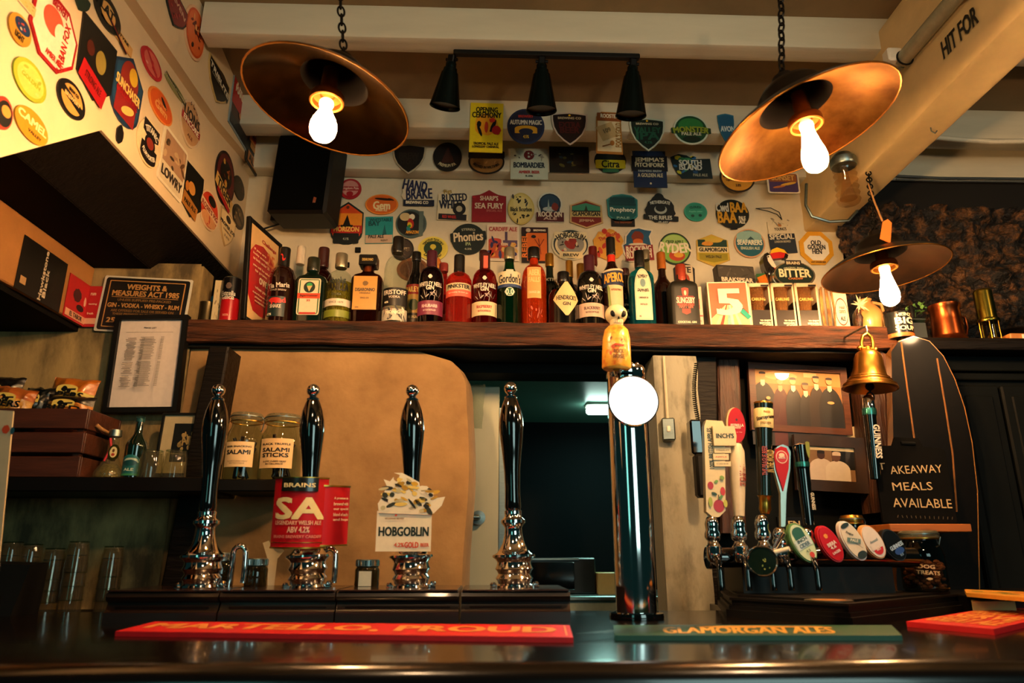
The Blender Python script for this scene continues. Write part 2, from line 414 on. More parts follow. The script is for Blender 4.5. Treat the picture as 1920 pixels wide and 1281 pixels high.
# ================================================================== SETTING
SHZ = 2.078            # top of the bottle shelf
CT = 1.15              # bar counter top
WY = 2.83              # upper wall plane
LY = 2.42              # lower wall plane
def plank(x0, x1, y0, y1, z0, z1, m, name, amp=.004, nx=60, seed=0, axis='x', slope=None, wob=3.0, kindstruct=True):
    """long timber with uneven edges"""
    r = .006; sec = []
    for (cy, cz, a0) in ((y1 - r, z1 - r, 0), (y0 + r, z1 - r, 90), (y0 + r, z0 + r, 180), (y1 - r, z0 + r, 270)):
        for i in range(3):
            a = R(a0 + 45 * i); sec.append((cy + r * math.cos(a), cz + r * math.sin(a)))
    # add mid points on the long sides
    out = []
    for i in range(len(sec)):
        a = sec[i]; b = sec[(i + 1) % len(sec)]; out.append(a)
        d = math.dist(a, b)
        if d > .03:
            k = max(1, int(d / .02))
            for j in range(1, k): out.append((a[0] + (b[0] - a[0]) * j / k, a[1] + (b[1] - a[1]) * j / k))
    sec = out; n = len(sec); vs = []; fs = []
    for i in range(nx + 1):
        x = x0 + (x1 - x0) * i / nx
        for (yy, zz) in sec:
            q = Vector((x * wob, yy * 9, zz * 14 + seed * 7))
            d = noise.noise_vector(q) * amp; zs = slope(x) if slope else 0
            vs.append((x, yy + d.y, zz + d.z * .8 + zs))
    for i in range(nx):
        for k in range(n): fs.append((i * n + k, (i + 1) * n + k, (i + 1) * n + (k + 1) % n, i * n + (k + 1) % n))
    if axis == 'y': vs = [(v[1], v[0], v[2]) for v in vs]
    b = MB(); b.add(vs, fs, m, None, True); b.add(vs[:n], [tuple(range(n))], m); b.add(vs[-n:], [tuple(reversed(range(n)))], m)
    o = b.build(name); 
    if kindstruct: struct(o)
    return o
# floor and room shell behind the bar
struct(MB().box((-3, -3.5, -.05), (3.4, 5.2, 0), darkwood).build('floor'))
# ceiling: a slightly falling plane between joists
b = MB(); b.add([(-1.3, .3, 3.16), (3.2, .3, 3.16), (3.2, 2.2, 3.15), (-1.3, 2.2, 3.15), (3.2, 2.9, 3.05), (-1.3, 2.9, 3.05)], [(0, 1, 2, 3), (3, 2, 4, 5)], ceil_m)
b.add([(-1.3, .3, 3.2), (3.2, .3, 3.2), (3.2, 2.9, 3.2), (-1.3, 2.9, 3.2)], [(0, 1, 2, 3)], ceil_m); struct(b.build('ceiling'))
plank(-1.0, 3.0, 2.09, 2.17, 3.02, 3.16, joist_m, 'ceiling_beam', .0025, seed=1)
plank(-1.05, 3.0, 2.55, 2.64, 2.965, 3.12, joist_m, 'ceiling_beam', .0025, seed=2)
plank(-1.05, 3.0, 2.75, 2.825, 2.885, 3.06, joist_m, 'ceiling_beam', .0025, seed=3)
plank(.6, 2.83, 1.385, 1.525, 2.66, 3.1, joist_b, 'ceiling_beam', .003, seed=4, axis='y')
# uneven plaster walls
def plaster_wall(name, x0, x1, z0, z1, Y, m, amp=.006, thick=.12, edge=None):
    b = MB(); nu = max(6, int((x1 - x0) / .03)); nv = max(4, int((z1 - z0) / .03))
    def fn(u, v):
        x = x0 + (x1 - x0) * u; z = z0 + (z1 - z0) * v
        if edge: x = edge(x, z, u)
        d = noise.noise(Vector((x * 3.1, z * 3.1, Y))) * amp + noise.noise(Vector((x * 11, z * 11, Y))) * amp * .25
        return (x, Y + d, z)
    b.grid(fn, nu, nv, m); b.box((x0, Y + .02, z0), (x1 - (.0 if not edge else .12), Y + thick, z1), m)
    return struct(b.build(name))
def ragged(x, z, u):
    if u > .97: return 1.545 + .018 * noise.noise(Vector((0, z * 14, 2))) + .01 * noise.noise(Vector((3, z * 40, 2)))
    return x
plaster_wall('wall_back', -1.1, 1.55, 2.03, 3.05, WY, plaster, .004, edge=ragged)
# left boxing of painted boards carrying the badges
b = MB()
pr = [(.9, 1.70), (1.396, 2.117), (1.728, 2.40), (2.84, 2.40), (2.84, 3.2), (.9, 3.2)]
TA = Matrix(((0, -1, 0, 0), (1, 0, 0, 0), (0, 0, 1, 0), (0, 0, 0, 1)))   # local x -> +y, local -y -> +x
b.prism(pr, 1.05, 1.09, plaster_a, TA); struct(b.build('wall_left'))
b = MB(); b.prism([(.9, 2.79), (1.719, 2.82), (2.356, 2.852), (2.84, 2.925), (2.84, 3.2), (.9, 3.2)], 1.015, 1.05, plaster_a, TA); struct(b.build('trim_1'))
b = MB()    # sloping timber under the boxing
b.add([(-1.054, .8, 2.395), (-1.054, 2.83, 2.395), (-1.21, 2.83, 2.278), (-1.21, .8, 2.278), (-1.09, .8, 2.42), (-1.09, 2.83, 2.42), (-1.21, 2.83, 2.42), (-1.21, .8, 2.42)],
      [(0, 1, 2, 3), (0, 3, 7, 4), (3, 2, 6, 7), (4, 7, 6, 5)], darkwood); struct(b.build('lintel_beam'))
alc_dark = mat('alcove_shaded_brown', '0b0a07', .85, var=.2, spec=.1)  # alcove shadow put into the colour, brown taken nearly to black
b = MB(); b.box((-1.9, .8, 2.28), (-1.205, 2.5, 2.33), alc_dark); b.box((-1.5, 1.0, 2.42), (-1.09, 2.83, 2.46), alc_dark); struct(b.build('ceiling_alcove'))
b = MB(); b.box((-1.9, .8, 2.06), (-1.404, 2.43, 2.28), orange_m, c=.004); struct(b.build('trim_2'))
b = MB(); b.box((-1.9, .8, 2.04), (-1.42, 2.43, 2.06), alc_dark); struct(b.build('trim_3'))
plaster_wall('wall_alcove', -1.9, -1.03, .9, 2.30, LY, plaster_alc, .009)
struct(MB().box((-1.75, 2.13, .6), (-1.70, 2.42, 2.06), darkwood).build('wall_left_end'))
# lower wall in the middle with the rounded shoulder beside the kitchen opening
def midwall():
    b = MB(); x0, x1 = -1.03, aty(872, 900, LY).x; zt = 1.985; rr = .13
    nu, nv = 40, 34
    def fn(u, v):
        z = .9 + (zt - .9) * v
        xr = x1 + .008 * math.sin(z * 9) + (-.0 if z < zt - rr else -(rr - math.sqrt(max(0, rr * rr - (z - zt + rr) ** 2))) * 1.25)
        uu = min(1, u / .86); x = x0 + (xr - x0) * uu
        d = 0 if u <= .86 else ((u - .86) / .14)
        yy = LY + .004 + noise.noise(Vector((x * 2.6, z * 2.6, 5))) * .012 + noise.noise(Vector((x * 9, z * 9, 5))) * .003
        if d: x += .025 * math.sin(d * PI / 2); yy += .16 * d ** 1.6
        return (x, yy, z)
    b.grid(fn, nu, nv, plaster_low); b.box((x0, LY + .05, .9), (x1 - .05, LY + .16, zt - .14), plaster_low)
    return struct(b.build('wall_middle'))
midwall()
px0, px1 = aty(1240, 900, LY).x, aty(1322, 900, LY).x
def pier_edge(x, z, u):
    if u > .9: return px1 + .012 * noise.noise(Vector((1, z * 8, 3)))
    return x
plaster_wall('wall_pier', px0, px1, .9, 1.975, LY, pier_m, .01, .14, pier_edge)
struct(MB().box((px0 - .004, LY, .9), (px0 + .012, LY + .13, 1.975), pier_m).build('trim_4'))
# kitchen beyond the opening
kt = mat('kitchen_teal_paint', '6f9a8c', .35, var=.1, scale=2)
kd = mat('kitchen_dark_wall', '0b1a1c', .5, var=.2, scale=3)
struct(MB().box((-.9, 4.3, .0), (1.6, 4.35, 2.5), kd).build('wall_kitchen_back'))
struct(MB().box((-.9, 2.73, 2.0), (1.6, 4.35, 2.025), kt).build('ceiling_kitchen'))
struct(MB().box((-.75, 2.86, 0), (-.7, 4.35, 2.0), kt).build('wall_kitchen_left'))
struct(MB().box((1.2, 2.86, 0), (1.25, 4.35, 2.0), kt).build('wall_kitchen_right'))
# header over the opening and recess above the shoulder
struct(MB().box((-1.03, LY + .17, 1.95), (1.9, LY + .30, 2.06), blackwall).build('lintel_beam'))
struct(MB().box((-1.03, 2.40, 1.985), (1.9, LY + .3, 2.0), blackwall).build('trim_5'))
# main oak shelf beam
plank(aty(345, 603, 2.38).x, aty(1690, 620, 2.38).x, 2.37, 2.56, 1.995, SHZ, beamwood, 'shelf_beam', .006, 150, seed=8, wob=7)
struct(MB().box((-1.03, 2.55, 2.03), (1.3, WY + .02, SHZ - .003), darkwood).build('shelf_ledge'))
# right-hand recess (dark) with timber posts
rx0 = px1
struct(MB().box((rx0 - .05, 2.60, .9), (3.2, 2.66, 2.05), blackwall).build('wall_recess'))
def lean_post(name, tl, tr, bl, br, y0, y1, m, n=14, seed=0):
    """timber post with uneven edges given by its corner points (x,z) top and bottom"""
    b = MB(); vs = []; fs = []
    for i in range(n + 1):
        t = i / n; xl = tl[0] + (bl[0] - tl[0]) * t + noise.noise(Vector((seed, t * 6, 0))) * .004; xr = tr[0] + (br[0] - tr[0]) * t + noise.noise(Vector((seed, t * 6, 9))) * .004
        z = tl[1] + (bl[1] - tl[1]) * t
        vs += [(xl, y1, z), (xl, y0 + .006, z), (xl + .006, y0, z), ((xl + xr) / 2, y0 + noise.noise(Vector((seed, t * 8, 4))) * .003, z), (xr - .006, y0, z), (xr, y0 + .006, z), (xr, y1, z)]
    for i in range(n):
        for k in range(6): fs.append((i * 7 + k, i * 7 + k + 1, (i + 1) * 7 + k + 1, (i + 1) * 7 + k))
    b.add(vs, fs, m, None, True); return struct(b.build(name))
def XZ(px, py, Y): p = aty(px, py, Y); return (p.x, p.z)
lean_post('timber_post', XZ(391, 650, 2.3), XZ(429, 650, 2.3), XZ(296, 1120, 2.3), XZ(346, 1120, 2.3), 2.30, 2.44, darkwood, seed=2)
lean_post('timber_post', XZ(1346, 660, 2.5), XZ(1386, 660, 2.5), XZ(1352, 1000, 2.5), XZ(1400, 1000, 2.5), 2.50, 2.6, postwood, seed=4)
lean_post('timber_post', XZ(1628, 655, 2.4), XZ(1672, 655, 2.4), XZ(1660, 960, 2.4), XZ(1712, 960, 2.4), 2.40, 2.55, postwood, seed=5)
lean_post('timber_post', XZ(1300, 660, 2.45), XZ(1348, 660, 2.45), XZ(1322, 1160, 2.45), XZ(1352, 1160, 2.45), 2.47, 2.6, darkwood, seed=6)
# stone chimney breast on the right, one rough surface
stone_m = mat('sooty_stone', '7a4e22', .65, col2='090604', scale=22, thr=(.48, .72), bump=2.0, bscale=55)
def stonewall():
    b = MB(); x0, x1, z0, z1 = 1.50, 3.0, 1.98, 2.73
    vo = noise.voronoi
    def fn(u, v):
        x = x0 + (x1 - x0) * u; z = z0 + (z1 - z0) * v
        d, _ = vo(Vector((x * 6.0, 1.3, z * 8.5)), distance_metric='DISTANCE', exponent=2.5)
        e = min(.5, (d[1] - d[0])) * .11
        y = 2.72 - e * .8 - .06 * noise.fractal(Vector((x * 9, 3, z * 9)), 1.0, 2.0, 5) - .04 * noise.noise(Vector((x * 3, 8, z * 3)))
        y += .10 * max(0, (1.70 - x)) / .2
        return (x, y, z)
    b.grid(fn, 150, 100, stone_m, True); return struct(b.build('wall_chimney'))
stonewall()
struct(MB().box((1.54, 2.765, 2.66), (3.2, 2.86, 2.90), mat('soot_black', '060504', .9)).build('wall_chimney_top'))
struct(MB().box((1.56, 2.86, 1.98), (3.2, 2.9, 3.1), darkwood).build('wall_right_back'))
# dark ledge and panelled cupboard front to the right
plank(aty(1686, 645, 2.36).x, 3.0, 2.34, 2.62, 1.985, 2.03, darkwood, 'trim_6', .002, 30, seed=10)
b = MB(); cx0 = aty(1690, 800, 2.45).x
b.box((cx0, 2.45, .9), (3.0, 2.5, 1.985), blackwall)
for z0, z1 in ((1.93, 1.985), (1.90, 1.925)): b.box((cx0, 2.43 - (z0 > 1.92) * .015, z0), (3.0, 2.452, z1), blackwall, c=.004)
o = struct(b.build('wall_right'))
for i, (a, c) in enumerate(((1818, 1905), (1910, 1990))):
    d = MB(); pa, pc = XZ(a, 900, 2.43)[0], XZ(c, 900, 2.43)[0]
    d.box((pa, 2.425, 1.05), (pc, 2.452, 1.88), blackwall, c=.006); d.box((pa + .03, 2.420, 1.1), (pc - .03, 2.43, 1.84), blackwall, c=.004); d.build('panel', o)

# ------------------------------------------------------------------ bar counter
def counter():
    b = MB(); yf = 1.145; r = .032
    sec = [(2.125, CT), (yf, CT)] + [(yf - r * math.sin(R(a)), CT - r + r * math.cos(R(a))) for a in range(15, 181, 15)] + [(yf + .02, CT - 2 * r), (2.12, CT - 2 * r)]
    vs = []; n = len(sec)
    for x in (-3, 3): vs += [(x, y, z) for y, z in sec]
    b.add(vs, [(i, i + 1, n + i + 1, n + i) for i in range(n - 1)], counterm, None, True)
    o = tag(b.build('bar_counter'), 'dark varnished wooden bar counter with a rounded front edge', 'counter')
    f = MB(); f.box((-3, yf + .03, 0), (3, yf + .06, CT - 2 * r), darkwood)
    for i in range(14): f.box((-3 + i * .43, yf + .015, .1), (-2.62 + i * .43, yf + .03, CT - .1), darkwood, c=.008)
    f.build('front_panel', o); MB().box((.72, 2.125, CT - .04), (3.0, 2.44, CT), counterm, c=.002).build('return_top', o); return o
counter()

# ================================================================== PENDANT LAMPS
shade_in = mat('unlit_shade_dome', '030202', .9, spec=.05)  # shadow inside the dome put into the colour as matt black
def pendant(name, cx, cy, wpx_, Y, tiltx, tilty, label, smat, bulbtype, chain_to, strength, glow='ffc07c'):
    c = aty(cx, cy, Y); rad = wpx(cx, cy, Y, wpx_) / 2
    root = thing(name, label, 'pendant lamp', c, (tiltx, tilty, 0), 'metal pendant lamps')
    s = rad / .18
    # shallow coolie shade; z=0 is the rim plane
    pin = [(.18, 0), (.165, .012), (.14, .026), (.115, .038), (.09, .048), (.075, .056), (.068, .066), (.064, .085), (.05, .10), (.022, .108), (.001, .109)]
    b = MB(); b.lathe([(r * s, z * s) for r, z in pin[:6]], smat, 64, cap=False); b.build('shade', root)
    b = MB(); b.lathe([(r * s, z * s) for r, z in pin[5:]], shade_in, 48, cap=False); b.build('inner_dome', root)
    b = MB(); pout = [(.182, -.001), (.183, .002), (.166, .0155), (.141, .0295), (.116, .0415), (.092, .052), (.078, .061), (.071, .07), (.067, .088), (.053, .1035), (.024, .112), (.02, .13), (.001, .131)]
    b.lathe([(r * s, z * s) for r, z in pout], shade_out, 56, cap=False); b.build('shade_top', root)
    b = MB(); b.tube([(.1815 * s * math.cos(a * PI / 24), .1815 * s * math.sin(a * PI / 24), 0) for a in range(48)], .0022, mat('rim_highlight_brass', 'b07a34', .3, 1.0), 6, closed=True); b.build('rim', root)  # golden rim highlight put into a brighter brass than the shade
    RR = Matrix.Rotation(tilty, 3, 'Y') @ Matrix.Rotation(tiltx, 3, 'X'); fk = .85 if bulbtype == 'round' else .7
    RV = Matrix.Rotation(-tilty * fk, 4, 'Y')
    b = MB(); b.lathe([(.018, .10), (.02, .05), (.02, .03), (.038, .028), (.041, .022), (.041, .006), (.038, .004), (.034, .006), (.034, .02), (.018, .024), (.016, .03)], mat('dull_brass_holder', '6a4418', .4, .9), 28); b.build('lamp_holder', root, None, RV.to_euler())
    g = MB()
    if bulbtype == 'round':
        pr = [(.013, .012), (.0165, .006), (.0165, -.002), (.014, -.008), (.014, -.016), (.019, -.028), (.026, -.042), (.0305, -.056), (.0315, -.068), (.029, -.082), (.022, -.093), (.011, -.100), (.0005, -.102)]
    else:
        pr = [(.013, .018), (.0165, .012), (.0165, .002), (.0145, -.006), (.016, -.02), (.021, -.045), (.027, -.068), (.0295, -.084), (.0285, -.098), (.023, -.112), (.012, -.120), (.0005, -.122)]
    g.lathe(pr, emitm(name + '_glow', glow, strength, z0=-.055, z1=.012, s2=1.4), 28, cap=False); g.build('bulb', root, None, RV.to_euler())
    # chain: link after link from the shade top to the ceiling hook
    RI = Matrix.Rotation(tilty, 3, 'Y') @ Matrix.Rotation(tiltx, 3, 'X'); a = Vector((0, 0, .128 * s)); e = RI.inverted() @ (Vector(chain_to) - c); L = (e - a).length; n = max(2, int(L / .0245))
    root.rotation_euler = RI.to_euler(); q = (e - a).normalized().to_track_quat('Z', 'Y')
    lk = MB(); lk.tube([(.0085 * math.cos(t), 0, .0165 * math.sin(t)) for t in [2 * PI * k / 14 for k in range(14)]], .0027, iron, 6, closed=True); me = lk.mesh('link')
    ch = bpy.data.objects.new('chain', None); COL.objects.link(ch); ch.parent = root; ch.location = a; ch.empty_display_size = .02
    for i in range(n):
        o = bpy.data.objects.new('link', me); COL.objects.link(o); o.parent = ch
        o.location = (e - a) * ((i + .5) / n); o.rotation_mode = 'QUATERNION'; o.rotation_quaternion = q @ Matrix.Rotation(R(90 * (i % 2) + 20), 3, 'Z').to_quaternion()
    return root
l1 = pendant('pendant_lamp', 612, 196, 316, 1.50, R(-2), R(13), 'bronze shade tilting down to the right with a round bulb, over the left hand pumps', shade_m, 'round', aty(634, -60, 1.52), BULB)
l1['label'] = 'wide bronze pendant lamp with a round glowing bulb, tilting down to the right'
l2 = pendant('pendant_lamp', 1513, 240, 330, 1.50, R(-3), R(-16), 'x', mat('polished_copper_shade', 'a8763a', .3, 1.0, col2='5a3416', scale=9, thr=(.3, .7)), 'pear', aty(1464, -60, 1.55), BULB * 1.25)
l2['label'] = 'wide orange copper pendant lamp with pear bulb, tilted up to the right'
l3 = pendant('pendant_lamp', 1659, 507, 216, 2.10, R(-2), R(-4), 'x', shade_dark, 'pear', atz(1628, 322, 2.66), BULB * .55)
l3['label'] = 'smaller dark pendant lamp with pear bulb, low in front of the stone wall'
# paper tag and string on the small lamp's cord
b = MB(); b.tube([aty(1628, 345, 2.17), aty(1640, 380, 2.08), aty(1654, 414, 1.995)], .003, rope, 6); 
b.prism([(-.018, -.035), (.016, -.04), (.012, .03), (-.002, .04), (-.016, .025)], 0, .002, ink('c8641e'), Matrix.Translation(aty(1663, 432, 1.99)) @ Matrix.Rotation(R(15), 4, 'Y'))
tag(b.build('paper_tag'), 'orange paper tag on a string above the small dark lamp', 'tag')

# three track spotlights under the first beam
track_y = 2.15
tb = MB(); t0, t1 = aty(850, 112, track_y), aty(1200, 124, track_y); tb.box((t0.x, track_y - .012, 3.0), (t1.x, track_y + .012, 3.018), blackm, c=.003)
tag(tb.build('spotlight_track'), 'thin black lighting track under the front ceiling beam', 'track')
for cx, lean, yaw_, bot, lab in ((848, 14, -20, 203, 'left black cone spotlight, turned away to the left, on the track'), (1016, 0, 0, 207, 'middle black cone spotlight with yellow mouth, on the track'), (1187, 0, 8, 212, 'right black cone spotlight beside the right end of the track')):
    p = aty(cx, 118, track_y); root = thing('spotlight', lab, 'spotlight', (p.x, track_y, 3.0), (R(14), R(lean), R(yaw_)), 'track spotlights')
    L = (p.z - aty(cx, bot, track_y).z) * 1.0
    b = MB(); b.box((-.012, -.012, -.03), (.012, .012, 0), iron, c=.003); b.tube([(-.022, 0, -.016), (.022, 0, -.016)], .006, iron, 8); b.build('bracket', root)
    b = MB(); b.lathe([(.016, -.026), (.019, -.03), (.019, -.045), (.024, -.048), (.026, -.062), (.030, -.064), (.033, -.08), (.052, -L * .93), (.055, -L), (.052, -L + .003), (.03, -.085), (.001, -.07)], gunmetal, 28); b.build('cone_shade', root)
    b = MB(); b.lathe([(.05, -L + .012), (.001, -L + .012)], mat('spot_reflector', 'b59a3a' if cx == 1016 else '3a3018', .3, .6), 28, cap=False); b.build('reflector', root)

# jar lantern (textured glass) on the ceiling beam and its conduit
b = MB(); pj = aty(1587, 345, 2.3)
root = thing('bulkhead_light', 'ribbed clear glass bulkhead light fixed near the diagonal beam', 'lamp', pj)
rib = [(.001, -.085)] + [(.036 + .006 * (i % 2), -.078 + i * .0125) for i in range(12)] + [(.04, .075)]
bb = MB(); bb.lathe(rib, glass('ribbed_glass', 'f4ead8', rough=.03), 24, cap=False); bb.build('glass_jar', root)
bb = MB(); bb.lathe([(.03, -.06), (.02, -.02), (.012, .03), (.012, .07)], glass('inner_bulb_glass', 'f4e8d4', body=.06), 18); bb.build('bulb', root)
bb = MB(); bb.lathe([(.043, .07), (.046, .074), (.046, .10), (.03, .12), (.001, .125)], steel, 24); bb.build('cap', root)
b = MB(); pts = [aty(1512, 345, 2.62), aty(1511, 385, 2.62), aty(1522, 406, 2.62), aty(1555, 416, 2.62), aty(1590, 414, 2.62), aty(1606, 397, 2.62), aty(1614, 365, 2.62)]
b.tube(pts, .0065, steel, 8); tag(b.build('conduit'), 'grey metal conduit curving below the glass bulkhead light', 'cable')
# conduit along the big diagonal beam with clip
b = MB(); b.tube([Vector((1.352, .9, 2.855)), Vector((1.352, 1.95, 2.86))], .024, mat('pipe_grey', 'a8a48a', .35, .3), 14)
o = tag(b.build('conduit'), 'thick grey pipe along the diagonal beam with black ties', 'pipe')
for yy in (1.62, 1.93):
    b = MB(); b.tube([(1.352 + .0265 * math.cos(t), yy, 2.857 + .0265 * math.sin(t)) for t in [2 * PI * k / 16 for k in range(16)]], .003, blackm, 6, closed=True); b.build('cable_tie', o)
b = MB(); b.box((1.30, 1.93, 2.85), (1.35, 1.97, 2.90), white, c=.006); b.build('clip', o)
b = MB(); b.tube([Vector((1.352, 1.95, 2.84)), Vector((1.34, 2.15, 2.82)), Vector((1.31, 2.4, 2.86)), Vector((1.30, 2.5, 2.95))], .008, steel, 8); b.build('wire', o)
b = MB(); zc = aty(1850, 262, 2.53).z; b.tube([aty(1755, 258, 2.53), aty(1800, 262, 2.53), aty(1860, 266, 2.53), aty(1990, 264, 2.53)], .0105, ink('e4dcc4'), 10)
tag(b.build('conduit'), 'white painted pipe along the second beam at the right', 'pipe')
b = MB(); b.tube([aty(1680, 330, 2.74), aty(1760, 334, 2.74), aty(1990, 336, 2.74)], .006, ink('39444a'), 8); b.tube([aty(1680, 336, 2.735), aty(1760, 339, 2.735), aty(1990, 341, 2.735)], .004, ink('555e60'), 8)
tag(b.build('cable'), 'dark grey cable clipped to the wall beam at the right', 'cable')
# brush lettering on the diagonal beam
A, Tt = decal([('t', 'HIT FOR', 0, 0, 1, 1, '120d08')], lambda x, z, l: (1.383 - l, 1.72 - x, 2.78 + z), .16, .036)
o = tag(Tt.build('painted_lettering'), 'black brush lettering painted on the diagonal cream beam', 'lettering')
# hook in the beam
b = MB(); ph = atz(1745, 240, 2.658); b.tube([ph + Vector((0, 0, .004)), ph + Vector((0, 0, -.012)), ph + Vector((.012, 0, -.02)), ph + Vector((.02, 0, -.01))], .0022, steel, 6)
tag(b.build('cup_hook'), 'small metal hook under the diagonal cream beam', 'hook')

# speaker in the corner
def speaker():
    x0, x1 = aty(503, 330, 2.62).x, aty(636, 330, 2.62).x; zt, zb = 2.95, aty(560, 405, 2.62).z
    c = Vector(((x0 + x1) / 2, 2.68, zb)); root = thing('wall_speaker', 'black loudspeaker on a bracket in the corner beside the round-bulb lamp', 'speaker', c, (0, R(3), R(-8)))
    w = (x1 - x0) * .43; h = zt - zb
    MB().box((-w, -.09, 0), (w, .07, h), blackm, c=.012).build('cabinet', root)
    MB().box((-w + .012, -.097, .012), (w - .012, -.088, h - .01), mat('speaker_cloth', '040505', .95, scale=200, spec=.05), c=.003).build('grille', root)
    MB().prism([(-.006, -.012), (.006, -.012), (.008, .01), (-.004, .014)], -.1, -.096, chrome, Matrix.Translation((w * .62, 0, .05))).build('emblem', root)
    b = MB(); b.box((-w - .035, .02, .02), (-w - .012, .06, h * .95), blackm, c=.003); b.box((-w - .03, .03, h * .3), (-w + .01, .05, h * .4), iron); b.build('bracket', root)
    b = MB(); b.tube([(-w, .05, .02), (-w - .06, .02, -.02), (-w - .09, 0, -.06), (-w - .05, 0, -.1), (-w - .01, 0, -.12)], .004, blackm, 6); b.build('cable', root)
speaker()

# ================================================================== BADGES
def badge(plane, cx, cy, w, h, shape, base, ops, label, rot=0, rim=None, thick=.004, name='pump_clip_badge', group='beer badges'):
    Y = {'W': WY - .006, 'J2': 2.546, 'J3': 2.745}.get(plane)
    if Y:
        c = aty(cx, cy, Y); hw = wpx(cx, cy, Y, w) / 2; hh = hpx(cx, cy, Y, h) / 2; rz = 0
    else:
        X = {'A': -1.049, 'U': -1.014}[plane]; c = atx(cx, cy, X)
        d = .01; py1, py0 = proj(c + Vector((0, d, 0))), proj(c - Vector((0, d, 0))); pz1, pz0 = proj(c + Vector((0, 0, d))), proj(c - Vector((0, 0, d)))
        jxy, jyy, jxz, jyz = [((q1 - q0) / (2 * d)) ** 2 for q1, q0 in ((py1[0], py0[0]), (py1[1], py0[1]), (pz1[0], pz0[0]), (pz1[1], pz0[1]))]
        W2, H2 = w * w / 4, h * h / 4; de = jxy * jyz - jyy * jxz
        hw = math.sqrt(max(1e-5, (W2 * jyz - H2 * jxz) / de)); hh = math.sqrt(max(2e-4, (jxy * H2 - jyy * W2) / de)); rz = R(90)
    poly = [(x * hw, z * hh) for x, z in shp(shape)]
    b = MB(); b.prism(poly, -thick, 0, ink(rim or base), mside=ink(rim or base))
    o = bpy.data.objects.new(name, b.mesh(name)); COL.objects.link(o)
    o.matrix_world = Matrix.Translation(c) @ Matrix.Rotation(rz, 4, 'Z') @ Matrix.Rotation(R(rot), 4, 'Y')
    tag(o, label, 'badge', group)
    o2 = ([(shape, 0, 0, .9, .9, base)] if rim else []) + list(ops)
    put(o, o2, lambda x, z, l: (x, -thick - l, z), hw, hh)
    return o
C, K, Rd, Y_, O, G, T, B, N = 'efe4c8', '0b0b0c', 'a3121a', 'e8b820', 'e0701c', '2f7d3a', '1f8c8a', '163a72', '6b4a2a'
t = lambda s, x, y, w, h, c, *a: ('t', s, x, y, w, h, c, *a)
o_ = lambda x, y, w, h, c, sh='o', *a: (sh, x, y, w, h, c, *a)
def busy(seed, n, cols, x=0, y=0, w=.7, h=.6): return ('n', seed, n, cols, x, y, w, h)
